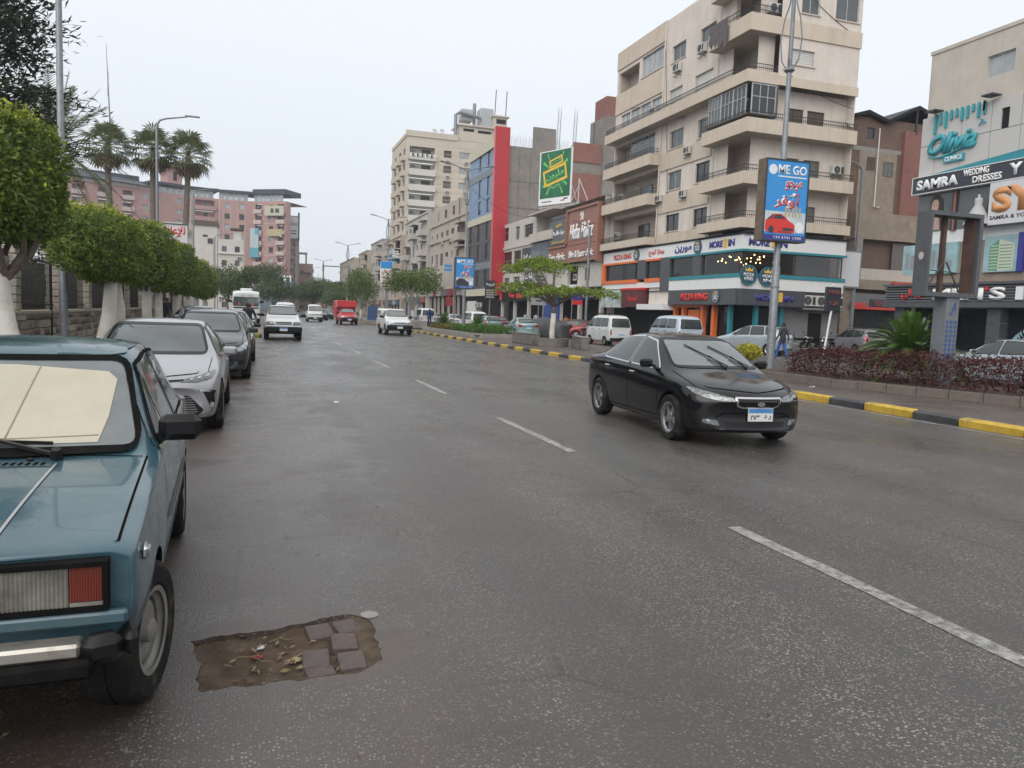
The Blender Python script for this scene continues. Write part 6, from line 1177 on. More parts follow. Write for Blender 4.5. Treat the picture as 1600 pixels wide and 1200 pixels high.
fan_palm(-12.2, 76, 14.9, 'leftmost of the three tall fan palms', .5, 1); fan_palm(-8.6, 76, 14.8, 'middle fan palm, partly behind the lamp post', -.1, 2); fan_palm(-5.7, 76, 14.7, 'rightmost of the three tall fan palms, its trunk bowed', -.75, 3)
random.seed(50)
bushy('leafy_tree', 'leafy green tree behind the garden wall under the date palm', (-7.6, 36, 4.2), (2.2, 2.5, 1.5), 7000, .17, L_GRN); bushy('leafy_tree', 'yellow-green tree behind the clipped row under the left palm', (-8.6, 46, 4.9), (2.2, 2.2, 1.4), 6000, .18, L_SHR)
bushy('street_tree', 'dim grey-green tree beyond the parked bus', (-1.6, 105, 4.5), (3, 4, 2.6), 5000, .3, L_GRN); bushy('street_tree', 'dark round tree on the left pavement at the end of the view', (3.4, 150, 5.5), (4.5, 5, 4.2), 7000, .38, L_GRN); bushy('street_tree', 'grey-green tree before the white houses', (-3.8, 120, 4.8), (3, 4, 2.8), 5000, .32, L_GRN)
# layered median trees (delonix)
def delonix(x, y, tiers, lb, n=6500, s=.13, base=None, trunk_h=2.1, paint=1.5, seed=1, ls=L_DEL):
    random.seed(seed); bx, by = base or (x, y); t = thing('layered_tree', lb, 'tree', (bx, by, 0), world=True, group='layered trees on the median'); b = MB(); br = MB(); tot = sum(q[2] * q[3] for q in tiers)
    for (dx, dy, rx, ry, z) in tiers:
        m = int(n * rx * ry / tot) if tot else 500; tw = max(10, m // 55)
        for k in range(tw):
            a = random.uniform(0, 2 * PI); f = math.sqrt(random.random()) * (1 + .22 * fnoise((math.cos(a) * 2, math.sin(a) * 2, z), 2)); c = Vector((x + dx + rx * f * math.cos(a), y + dy + ry * f * math.sin(a), z + .20 * (1 - f * f) + random.gauss(0, .09)))
            dr = Vector((math.cos(a), math.sin(a), random.uniform(-.35, .1)))
            for j in range(m // tw): u = random.uniform(-.5, .55); p = c + dr * u + Vector((random.gauss(0, .12), random.gauss(0, .12), random.gauss(0, .035) - .18 * u * u)); leaf(b, p, s * random.uniform(.7, 1.3), .4, n=Vector((0, 0, 1)) if random.random() < .5 else None)
            if k % 8 == 0: br.tube([(bx, by, trunk_h), ((bx + c.x) / 2, (by + c.y) / 2, (trunk_h + c.z) / 2 + .25), c], [.05, .03, .008], 4)
    b.build('crown', ls, t); top = max(q[4] for q in tiers); br.tube([(bx, by, trunk_h * .9), (bx - .05, by + .05, (trunk_h + top) / 2), (bx, by, top)], [.09, .06, .02], 6); br.tube([(bx, by, paint), (bx, by, trunk_h)], [.12, .1], 8); br.build('branch', M_BARK, t, smooth=True)
    b = MB(); b.tube([(bx + .02, by, .1), (bx - .06, by, .8), (bx, by, paint + .02)], [.17, .13, .122], 10); b.build('trunk', M_LIME, t, smooth=True)
delonix(13.7, 36.2, [(.6, -1.4, 1.5, 3.6, 2.75), (-.1, 2.4, 1.4, 2.2, 3.05), (.1, 1.6, 1.3, 3.4, 4.05), (0, 1.2, .8, 1.6, 4.3)], 'layered tree with white trunk in the round planter, nearest the camera', 8500, .15, (13.95, 35.4), 2.1, 1.75, 4)
bushy('median_tree', 'dense round-topped median tree before the white advert sign', (14.0, 71.5, 3.9), (2.7, 6.5, 1.7), 9000, .2, L_DEL2, 2.2, lobes=11, barkm=M_LIME)
bushy('median_tree', 'tall feathery median tree right of the red truck', (13.4, 104, 4.9), (2.4, 5.5, 3.0), 7000, .26, L_DEL2, 2.0, lobes=11, barkm=M_LIME)
bushy('median_tree', 'dark round median tree behind the white van', (10.5, 150, 4.2), (4.6, 7, 3.0), 7000, .36, L_GRN, barkm=M_BARK); bushy('median_tree', 'spreading dark median tree behind the red truck', (14.2, 140, 4.0), (3.4, 8, 2.6), 6000, .36, L_GRN); bushy('median_tree', 'farthest median tree at the end of the street', (13, 185, 4.4), (5, 8, 3.0), 5000, .45, L_GRN)
# red hedge and its planter, cycads, shrubs
PLF = [(13.45, 18.6), (13.6, 15.5), (14.85, 11.5), (16.1, 7.0)]; PLB = [(15.9, 18.6), (16.1, 15.5), (16.6, 11.5), (17.4, 7.0)]
M_KBR = mat('kerb_brown', (.15, .125, .105), .9, var=.25, vscale=3, bump=.5, bscale=25, dirt=.8, dscale=2.2, dirt_col=(.075, .06, .048))
t = thing('planter', 'low concrete planter kerb holding the dark red hedge', 'planter', (14, 14, 0), world=True)
for p, q in zip(PLF[:-1], PLF[1:]):
    p = Vector((*p, .15)); q = Vector((*q, .15)); n = max(1, round((q - p).length / .75)); ang = math.atan2((q - p).y, (q - p).x)
    for i in range(n): b = MB(); b.obox((0, 0, 0), ((q - p).length / n - .012, .16, .22), 0, bev=.015); o = b.build('kerb_block', M_KBR, t, smooth=35); o.location = p.lerp(q, (i + .5) / n) + Vector((0, 0, .09 + random.uniform(-.01, .01))) - BASE[t.name]; o.rotation_euler = (0, 0, ang + random.uniform(-.015, .015))
for k in range(3): b = MB(); b.obox((0, 0, 0), (.78, .16, .22), 0, bev=.015); o = b.build('kerb_block', M_KBR, t, smooth=35); o.location = Vector((13.9 + k * .8, 18.62, .24)) - BASE[t.name]
b = MB(); b.add([(*p, .36) for p in PLF] + [(*p, .36) for p in PLB], [(i, i + 1, i + 5, i + 4) for i in range(3)]); b.build('soil', M_EARTH, t)
b = MB(); N = 15000
for k in range(N):
    s_ = random.random(); y = 17.25 - 10.4 * s_; fx = 13.5 + (0 if y > 15.5 else (15.5 - y) * .30); bx = fx + 1.75
    hgt = .63 + .16 * fnoise((y * 1.2, 0, 0), 1.0) + .12 * fnoise((y * 4, 1, 0), 1.0)
    if y > 16.8: hgt *= .8
    r = random.random()
    if r < .5: p = (fx + .12 + random.uniform(-.08, .16) + .1 * fnoise((y * 2, 5, 0), 1), y, .40 + hgt * random.random())
    elif r < .85: p = (random.uniform(fx + .1, bx), y, .40 + hgt + random.gauss(0, .05))
    else: p = (random.uniform(fx + .2, bx), y, .4 + hgt * random.uniform(.5, 1))
    leaf(b, p, random.uniform(.05, .10), .45, n=Vector((-.5, -.3, .8)) if random.random() < .4 else None)
tag(b.build('red_hedge', L_RED), 'dark red leafed hedge in the near median planter', 'hedge')
b = MB(); 
for k in range(220): y = random.uniform(8, 18.3); fx = 13.5 + (0 if y > 15.5 else (15.5 - y) * .30) + random.uniform(.2, 1.5); b.tube([(fx, y, .34), (fx + random.gauss(0, .08), y + random.gauss(0, .08), .95)], [.008, .004], 4)
tag(b.build('hedge_stems', M_BARK), 'thin brown stems inside the red hedge', kind='stuff')
def cycad(x, y, z, s, lb, n=70, seed=1):
    random.seed(seed); t = thing('cycad', lb, 'cycad', (x, y, z), group='cycads on the median', world=True); b = MB(); c = Vector((x, y, z + .28 * s))
    for k in range(n):
        a = k * 2.399; el = R(82) - (k / n) * R(82); L = s * random.uniform(.85, 1.1); pts = [c + Vector((math.cos(a), math.sin(a), 0)) * L * u * math.cos(el) + Vector((0, 0, L * u * math.sin(el) - .55 * L * u * u * math.cos(el) ** .5)) for u in [i / 9 for i in range(10)]]; b.tube(pts, [.014 * s] * 9 + [.003], 3, False)
        for i in range(1, 10):
            for h_ in range(4):
                p = pts[i - 1].lerp(pts[i], h_ / 4); d = (pts[i] - pts[i - 1]).normalized(); sv = d.cross(Vector((0, 0, 1))).normalized(); ll = .17 * s * math.sin(PI * (.12 + .8 * i / 10))
                for sg in (-1, 1): q = p + (sv * sg + d * .75 + Vector((0, 0, .22))).normalized() * ll; w_ = d * .011 * s; b.quad(p - w_, p + w_, q)
    b.build('fronds', L_CYC, t); b = MB(); b.lathe([(.14 * s, 0), (.19 * s, .12 * s), (.17 * s, .3 * s), (.0, .36 * s)], 10, (x, y, z)); b.build('trunk', M_PBARK, t)
cycad(15.3, 14.9, .62, 1.42, 'large cycad rising from the dark red hedge', 85, 3); cycad(14.3, 50.2, .4, 1.05, 'cycad above the green shrubs before the pale teal car', 60, 4); cycad(14.3, 60.0, .4, 1.15, 'cycad in the far planter beside the blue advert pole', 60, 5)
t = thing('planter', 'long low planter of green shrubs along the median kerb', 'planter', (14, 52, 0), world=True)
def rim(t, pts, h, m_, wdt=.16, bl=.9):
    for p, q in zip(pts[:-1], pts[1:]):
        p = Vector((*p, 0)); q = Vector((*q, 0)); n = max(1, round((q - p).length / bl)); ang = math.atan2((q - p).y, (q - p).x)
        for i in range(n): b = MB(); b.obox((0, 0, 0), ((q - p).length / n - .012, wdt, h), 0, bev=.015); o = b.build('kerb_block', m_, t, smooth=35); o.location = p.lerp(q, (i + .5) / n) + Vector((0, 0, .13 + h / 2)) - BASE[t.name]; o.rotation_euler = (0, 0, ang)
rim(t, [(12.9, 61.3), (12.9, 46.6), (13.4, 45.6), (15.8, 45.4), (16.2, 46.5)], .26, M_CONC); b = MB(); b.quad((12.95, 45.8, .3), (16.1, 45.8, .3), (16.1, 61, .3), (12.95, 61, .3)); b.build('soil', M_EARTH, t)
for i, (y0, y1, lm, h, n, lb) in enumerate(((46.0, 53.6, L_SHR, .62, 5200, 'bright green shrub bed in front of the parked cars'), (54.2, 60.6, L_DRY, .42, 3600, 'brownish low shrub bed at the far end of the planter'))):
    b = MB()
    for k in range(n): y = random.uniform(y0, y1); hh = h * (.85 + .35 * fnoise((y * .9, i, 0), 1.)); p = (13.15 + 2.6 * random.random() ** 1.4, y, .34 + hh * random.random() ** .6); leaf(b, p, random.uniform(.09, .17), .5)
    tag(b.build('shrub_bed', lm), lb, 'shrubs')
b = MB(); crown(b, (19.3, 27.0, .45), (.55, .6, .35), 1500, .13, .3, 2, .25); tag(b.build('yellow_shrub', L_YEL), 'bright yellow-green bush behind the black car', 'shrub')
# ------------------------------------------------------------------ vehicles
random.seed(77)
def paint(name, c, rough=.22, metal=0., dirt=.25, ct=.6, dcol=(.16, .14, .12)):
    return mat(name, c, rough, metal, coat=ct, spec=.35, dirt=dirt, dscale=2.2, dirt_col=dcol)
C_GLASS = mat('car_glass', (.030, .040, .040), .05, spec=.7, ior=1.5); C_GLASSP = mat('windscreen_glass', (.075, .09, .09), .05, spec=.9, ior=1.85, var=.35, vscale=1.5)
C_GLASSD = mat('dark_windscreen', (.045, .056, .062), .05, spec=.9, ior=1.6, var=.4, vscale=1.5); C_RUB = mat('rubber', (.008, .008, .008), .85, spec=.05, dirt=.15, dscale=8, dirt_col=(.05, .042, .035)); C_TYRE = mat('tyre', (.016, .0155, .015), .85, spec=.15, bump=.4, bscale=60, dirt=.65, dscale=9, dirt_col=(.10, .083, .065)); C_CHR = mat('chrome', (.62, .63, .64), .12, 1.); C_RIM = mat('alloy_rim', (.42, .43, .44), .3, .85, dirt=.3, dscale=6, dirt_col=(.15, .13, .11)); C_STL = mat('steel_rim', (.24, .23, .21), .55, .3, dirt=.7, dscale=7, dirt_col=(.11, .09, .07))
C_HL = mat('headlight_lens', (.30, .32, .33), .08, .4, spec=.8, var=.6, vscale=14, coat=1.); C_HLD = mat('headlight_dark', (.10, .105, .11), .1, .4, spec=.8, var=.5, vscale=20, coat=1.); C_HLK = mat('headlight_clear', (.17, .18, .185), .08, .3, spec=.7, var=.8, vscale=22, coat=.8); C_AMB = mat('amber_lens', (.55, .11, .025), .15, coat=1., var=.2, vscale=20); C_TAIL = mat('tail_lens', (.34, .012, .015), .12, coat=1., var=.3, vscale=15); C_BLK = mat('car_black_trim', (.010, .010, .011), .35, spec=.25); C_PLW = mat('plate_white', (.62, .62, .61), .5); C_PLB = mat('plate_blue', (.06, .21, .48), .5); C_SEAM = mat('panel_gap', (.004, .004, .004), .9, spec=.05); C_UND = mat('underbody', (.008, .008, .008), .9, spec=.1)
def eval_mesh(o):
    dg = bpy.context.evaluated_depsgraph_get(); return bpy.data.meshes.new_from_object(o.evaluated_get(dg))
def loft_body(st, mats, axles, wr, halfw, sub=2, creases=None, endcr=.6, archs=True, arch_extra=.055):
    """car shell: cross-sections along y (front at -y), subdivided, with wheel arches cut out"""
    bm = bmesh.new(); rings = []
    for s in st:
        y, zb, ws, wm, zm, wb, zbelt, wrr, zr, zt, bow = s
        half = [(0, zb), (ws * .6, zb), (ws - .03, zb), (ws, zb + .07), (wm, zm), (wb, zbelt), (wrr, zr), (wrr * .55, zt - (zt - zr) * .25), (0, zt)]
        pts = half + [(-x, z) for x, z in half[7:0:-1]]
        rings.append([bm.verts.new((x, y + bow * (x / wm) ** 2, z)) for x, z in pts])
    cl = bm.edges.layers.float.new('crease_edge'); N = 16
    def F(*v):
        try: return bm.faces.new(v)
        except ValueError: return None
    for a, b_ in zip(rings[:-1], rings[1:]):
        for j in range(N): F(a[j], a[(j + 1) % N], b_[(j + 1) % N], b_[j])
    for ri, flip in ((0, True), (-1, False)):
        r = rings[ri]; s = st[ri]; C = {k: bm.verts.new((0, s[0], r[k].co.z)) for k in range(1, 8)}
        for k in range(1, 7):
            for q in ((r[k], r[k + 1], C[k + 1], C[k]), (C[k], C[k + 1], r[16 - k - 1], r[16 - k])): F(*(q[::-1] if flip else q))
        for q in ((r[0], r[1], C[1]), (r[0], C[1], r[15]), (r[8], C[7], r[7]), (r[8], r[9], C[7])): F(*q)
    cr = {5: .35, 6: .35}; cr.update(creases or {})
    for ri, (a, b_) in enumerate(zip(rings[:-1], rings[1:])):
        for k, v in cr.items():
            for j in {k, (16 - k) % 16}:
                e = bm.edges.get((a[j], b_[j]))
                if e: e[cl] = v[ri] if isinstance(v, (list, tuple)) else v
    for ri in (0, -1):
        for j in range(N):
            e = bm.edges.get((rings[ri][j], rings[ri][(j + 1) % N]))
            if e: e[cl] = endcr
    bmesh.ops.recalc_face_normals(bm, faces=bm.faces[:])
    me = bpy.data.meshes.new('body'); bm.to_mesh(me); bm.free()
    for m_ in mats: me.materials.append(m_)
    o = bpy.data.objects.new('body', me); COL.objects.link(o); ms = o.modifiers.new('s', 'SUBSURF'); ms.levels = ms.render_levels = sub
    cut = None
    if archs:
        c = MB()
        for ya in axles:
            for sg in (-1, 1):
                x0, x1 = sg * (halfw - .27), sg * (halfw + .4); R_ = wr + arch_extra; n = 28
                vs = [(x, ya + R_ * math.cos(2 * PI * j / n), wr + R_ * math.sin(2 * PI * j / n) - .01) for x in (x0, x1) for j in range(n)]
                fs = [(j, (j + 1) % n, n + (j + 1) % n, n + j) for j in range(n)] + [tuple(range(n - 1, -1, -1)), tuple(range(n, 2 * n))]
                if sg < 0: fs = [f[::-1] for f in fs]
                c.add(vs, fs)
        bmc = bmesh.new(); cm = c.mesh('cut', C_UND); bmc.from_mesh(cm); bmesh.ops.recalc_face_normals(bmc, faces=bmc.faces[:]); bmc.to_mesh(cm); bmc.free(); cut = bpy.data.objects.new('cut', cm); COL.objects.link(cut)
        mb_ = o.modifiers.new('b', 'BOOLEAN'); mb_.operation = 'DIFFERENCE'; mb_.object = cut; mb_.solver = 'EXACT'; mb_.material_mode = 'TRANSFER'
    res = eval_mesh(o); bpy.data.objects.remove(o); bpy.data.meshes.remove(me)
    if cut: bpy.data.objects.remove(cut)
    res.name = 'body'; res.polygons.foreach_set('use_smooth', [True] * len(res.polygons)); res.set_sharp_from_angle(angle=R(38)); return res
def bvh_of(me): return BVHTree.FromPolygons([v.co.copy() for v in me.vertices], [tuple(p.vertices) for p in me.polygons])
def rpoly(pts, r=.05, n=4):
    """polygon with rounded corners"""
    if r <= 0: return [tuple(p) for p in pts]
    o = []; k = len(pts)
    for i in range(k):
        p, a, c = Vector(pts[i]), Vector(pts[i - 1]), Vector(pts[(i + 1) % k]); q = min(r, (a - p).length * .45, (c - p).length * .45); s, e = p + (a - p).normalized() * q, p + (c - p).normalized() * q
        for j in range(n + 1): t = j / n; v = s * (1 - t) ** 2 + p * 2 * t * (1 - t) + e * t * t; o.append((v.x, v.y))
    return o
def hit(bvh, view, sg, u, v, off):
    if view == 'X': og, d = Vector((sg * 4, u, v)), Vector((-sg, 0, 0))
    elif view == 'Y': og, d = Vector((u, sg * 8, v)), Vector((0, -sg, 0))
    else: og, d = Vector((u, v, 5)), Vector((0, 0, -1))
    loc, nor, *_ = bvh.ray_cast(og, d)
    if loc is None:
        loc, nor, *_ = bvh.find_nearest(og + d * (4 - .8 if view == 'X' else 6 if view == 'Y' else 4))
    if nor.dot(d) > 0: nor = -nor
    return loc + nor * off
def decal(bvh, view, sg, poly, off=.004, step=.07):
    """thin skin over the body inside a polygon drawn in one view"""
    P_ = []
    for i in range(len(poly)):
        a, c = Vector(poly[i]), Vector(poly[(i + 1) % len(poly)]); n = max(1, int((c - a).length / step))
        P_ += [a.lerp(c, t / n) for t in range(n)]
    nb = len(P_); us = [p.x for p in P_]; vs = [p.y for p in P_]
    x = min(us) + step * .5
    def ins(px, py):
        r = False; j = nb - 1
        for i in range(nb):
            if (P_[i].y > py) != (P_[j].y > py) and px < (P_[j].x - P_[i].x) * (py - P_[i].y) / (P_[j].y - P_[i].y) + P_[i].x: r = not r
            j = i
        return r
    while x < max(us):
        y = min(vs) + step * .5
        while y < max(vs):
            if ins(x, y): P_.append(Vector((x, y)))
            y += step
        x += step
    vv, ee, ff, *_ = delaunay_2d_cdt(P_, [(i, (i + 1) % nb) for i in range(nb)], [], 1, 1e-6)
    b = MB(); b.add([hit(bvh, view, sg, p.x, p.y, off) for p in vv], [tuple(f) for f in ff]); return b
def ribbon(bvh, view, sg, pts, wd, off=.004, closed=False, step=.05, b=None):
    """narrow strip laid on the body along a polyline"""
    b = b or MB(); q = []; k = len(pts)
    for i in range(k if closed else k - 1):
        a, c = Vector(pts[i]), Vector(pts[(i + 1) % k]); n = max(1, int((c - a).length / step)); q += [a.lerp(c, t / n) for t in range(n)]
    if not closed: q.append(Vector(pts[-1]))
    m = len(q); vs = []
    for i in range(m):
        d = (q[(i + 1) % m] - q[i - 1]) if closed else (q[min(i + 1, m - 1)] - q[max(i - 1, 0)]); d = d.normalized() if d.length else Vector((1, 0)); nn = Vector((-d.y, d.x)) * wd / 2
        for s in (1, -1): p = q[i] + nn * s; vs.append(hit(bvh, view, sg, p.x, p.y, off))
    b.add(vs, [(2 * i, 2 * i + 1, 2 * ((i + 1) % m) + 1, 2 * ((i + 1) % m)) for i in range(m if closed else m - 1)]); return b
WHEELS = {}
def wheel_meshes(r, w_, kind):
    key = (r, w_, kind)
    if key in WHEELS: return WHEELS[key]
    b = MB(); ri = r * (.66 if kind != 'steel' else .60); h = w_ / 2
    b.lathe([(ri, -h * .8), (ri + .02, -h), (r * .9, -h * 1.02), (r * .975, -h * .85), (r, -h * .6), (r, -h * .08), (r - .008, -h * .06), (r - .008, h * .06), (r, h * .08), (r, h * .6), (r * .975, h * .85), (r * .9, h * 1.02), (ri + .02, h), (ri, h * .8)], 32, (0, 0, 0), 'X')
    ty = b.mesh('tyre', C_TYRE, 35); b = MB(); e = h * .8
    b.lathe([(ri + .004, -h * .8), (ri - .015, -h * .2), (ri - .03, h * .3), (ri - .03, h * .6), (ri + .006, h * .85), (ri + .008, h * .95), (ri - .014, h * .9)], 32, (0, 0, 0), 'X')
    if kind == 'steel':
        b.lathe([(ri - .03, h * .35), (ri * .8, h * .25), (ri * .72, h * .55), (ri * .55, h * .62), (ri * .38, h * .5), (ri * .3, h * .5)], 28, (0, 0, 0), 'X'); b.lathe([(ri * .3, h * .5), (ri * .28, h * .85), (ri * .2, h * .95), (0, h * .95)], 16, (0, 0, 0), 'X')
    else:
        b.lathe([(.075, h * .35), (.075, h * .72), (.05, h * .8), (0, h * .8)], 16, (0, 0, 0), 'X')
        for k in range(5):
            a = 2 * PI * k / 5 + .3
            for da, sw_ in ((0, .055),) if kind == 'five' else ((-.16, .03), (.16, .03)):
                d = Vector((0, math.cos(a), math.sin(a))); tt = Vector((0, -math.sin(a), math.cos(a))); p0 = d * .05 + tt * da * .25 + Vector((h * .62, 0, 0)); p1 = d * (ri - .01) + tt * da * ri * .75 + Vector((h * .55, 0, 0)); w0, w1 = sw_ * .55, sw_ * .9; dn = Vector((-.03, 0, 0)); pp_ = [p0 - tt * w0, p1 - tt * w1, p1 + tt * w1, p0 + tt * w0]
                b.add(pp_ + [x + dn for x in pp_], [(0, 1, 2, 3), (0, 4, 5, 1), (3, 2, 6, 7), (4, 7, 6, 5)])
    rm = b.mesh('rim', C_RIM if kind != 'steel' else C_STL, 40); b = MB(); b.lathe([(ri - .01, -h * .3), (0, -h * .3)], 24, (0, 0, 0), 'X'); b.lathe([(ri * .72, -h * .1), (0, -h * .1)], 20, (0, 0, 0), 'X'); bk = b.mesh('brake_disc', mat('brake_dark', (.03, .028, .026), .6, .3))
    WHEELS[key] = (ty, rm, bk); return WHEELS[key]
def put_wheels(t, axles, track, r, w_=.19, kind='five', steer=0.):
    ty, rm, bk = wheel_meshes(r, w_, kind)
    for i, ya in enumerate(axles):
        for sg in (1, -1):
            o = link('wheel', ty, t, loc=(sg * (track - w_ / 2), ya, r)); o.rotation_euler = (random.uniform(0, 6), 0, (0 if sg > 0 else PI) + (steer if i == 0 else 0))
            link('rim', rm, o); link('brake_disc', bk, o)
def mirror(t, x, y, z, mt, s=1., glass=None):
    for sg in (-1, 1):
        b = MB(); b.obox((sg * (x + .10 * s), y, z), (.20 * s, .09 * s, .12 * s), sg * -.12, bev=.03 * s); b.bar((sg * (x - .05), y + .02, z - .05 * s), (sg * (x + .04), y, z - .03 * s), .05 * s, .04 * s); o = b.build('mirror', mt, t, smooth=40)
        b = MB(); b.obox((sg * (x + .10 * s), y + .047 * s, z), (.16 * s, .004, .085 * s), sg * -.12); b.build('mirror_glass', C_GLASS, o)
def plate(t, x, y, z, sg=-1, blue=True, wd=.36, h=.17, txt=True, name='license_plate'):
    b = MB(); b.box(x - wd / 2, y - .01, z - h / 2, x + wd / 2, y + .01, z + h / 2); o = b.build(name, C_PLW, t)
    if blue: b = MB(); b.box(x - wd / 2 + .004, y + sg * .0115, z + h * .14, x + wd / 2 - .004, y + sg * .0105, z + h / 2 - .004); b.build('plate_band', C_PLB, o)
    if txt: letters('٢٧٣', lambda u, v, d: Vector((x - u * sg, y + sg * (.011 - d), z + v)), -wd * .42, -wd * .04, -h * .40, h * .04, 0, C_BLK, o, thick=.002, bold=.02); letters(arabic('ر د'), lambda u, v, d: Vector((x - u * sg, y + sg * (.011 - d), z + v)), wd * .12, wd * .42, -h * .36, h * .02, 0, C_BLK, o, thick=.002, bold=.02)
    return o
def side_glass(t, bvh, polys, rr=.05, gm=None, trim=None, tw=.03):
    for sg in (-1, 1):
        for p in polys:
            q = rpoly(p, rr); o = decal(bvh, 'X', sg, q, .004).build('window', gm or C_GLASS, t, smooth=True); ribbon(bvh, 'X', sg, q, tw, .0065, True).build('window_seal', trim or C_BLK, o, smooth=True)
def screen(t, bvh, sg, poly, name, rr=.07, gm=None, tw=.045, trim=None):
    q = rpoly(poly, rr); o = decal(bvh, 'Y', sg, q, .004).build(name, gm or C_GLASSD, t, smooth=True); ribbon(bvh, 'Y', sg, q, tw, .0065, True).build('window_seal', trim or C_BLK, o, smooth=True); return o
def put(t, bvh, name, m_, view, poly, sg=(1,), rr=.02, off=.006, step=.05, sub=None):
    r = []
    for s in (sg if isinstance(sg, tuple) else (sg,)): r.append(decal(bvh, view, s, rpoly(poly, rr), off, step).build(name, m_, t, smooth=True))
    return r
def mirx(poly): return [(-x, z) for x, z in poly][::-1]
def both(t, bvh, name, m_, poly, end=-1, rr=.02, off=.006, step=.05):
    """a part drawn in the front or rear view, and its mirror twin"""
    return put(t, bvh, name, m_, 'Y', poly, end, rr, off, step) + put(t, bvh, name, m_, 'Y', mirx(poly), end, rr, off, step)
def seams(t, bvh, lines, view='X', sg=(-1, 1), wd=.009):
    for s in sg:
        b = MB(); [ribbon(bvh, view, s, l, wd, .0035, False, .06, b) for l in lines]; b.build('panel_seam', C_SEAM, t, smooth=True)
def handles(t, bvh, pts, m_):
    for sg in (-1, 1):
        for (y, z) in pts: p = hit(bvh, 'X', sg, y, z, .018); b = MB(); b.obox(p, (.03, .17, .028), 0, bev=.01); b.build('door_handle', m_, t, smooth=40)
def wipers(t, bvh, segs):
    for (a, c) in segs:
        p, q = hit(bvh, 'Y', -1, *a, .02), hit(bvh, 'Y', -1, *c, .018); b = MB(); b.bar(p, q, .015, .014); m_ = p.lerp(q, .45); b.bar(hit(bvh, 'Y', -1, a[0] - .05, a[1] - .02, .012), m_ + Vector((0, -.02, .01)), .016, .014); b.build('wiper', C_BLK, t)
# ---- sedans and hatchbacks
SED = [(-2.26, .25, .58, .66, .40, .64, .54, .50, .61, .63, .24), (-2.20, .21, .70, .77, .42, .74, .61, .58, .68, .71, .25), (-2.02, .19, .80, .85, .45, .81, .70, .62, .765, .80, .15), (-1.60, .18, .83, .878, .50, .845, .815, .66, .865, .905, .05), (-1.15, .18, .83, .887, .52, .852, .885, .71, .945, .985, .05), (-.78, .18, .83, .887, .53, .852, .91, .655, 1.165, 1.215, .06), (-.36, .18, .83, .887, .54, .855, .935, .585, 1.385, 1.425, .05), (.15, .18, .83, .887, .54, .858, .955, .57, 1.43, 1.468, .0), (.72, .18, .83, .887, .55, .858, .975, .565, 1.405, 1.44, -.02), (1.08, .18, .83, .887, .56, .858, .99, .575, 1.32, 1.355, -.04), (1.62, .19, .83, .88, .57, .845, 1.0, .64, 1.06, 1.09, -.06), (2.05, .22, .81, .86, .57, .815, 1.0, .62, 1.045, 1.065, -.12), (2.20, .26, .74, .80, .56, .76, .96, .58, 1.01, 1.02, -.22), (2.27, .30, .66, .73, .52, .69, .80, .52, .88, .90, -.24)]
HAT = SED[:8] + [(.80, .18, .83, .887, .55, .858, .985, .575, 1.43, 1.465, 0), (1.35, .19, .83, .885, .56, .85, 1.01, .575, 1.38, 1.415, -.03), (1.72, .22, .82, .87, .57, .83, 1.02, .60, 1.22, 1.25, -.06), (1.92, .26, .78, .84, .56, .80, .98, .62, 1.03, 1.06, -.10), (1.99, .30, .70, .78, .52, .74, .80, .6, .86, .88, -.12)]
WAG = SED[:8] + [(.80, .18, .83, .887, .55, .858, .985, .575, 1.44, 1.475, 0), (1.5, .19, .83, .885, .56, .85, 1.0, .575, 1.43, 1.46, -.03), (1.95, .22, .82, .87, .57, .83, 1.0, .585, 1.36, 1.39, -.06), (2.18, .26, .78, .84, .56, .80, .96, .62, 1.03, 1.06, -.10), (2.26, .30, .70, .78, .52, .74, .80, .6, .86, .88, -.12)]
def scale_st(st, sy=1., sx=1., sz=1., zlift=0.): return [(s[0] * sy, s[1] * sz, s[2] * sx, s[3] * sx, s[4] * sz, s[5] * sx, s[6] * sz, s[7] * sx, s[8] * sz, s[9] * sz, s[10]) for s in st]
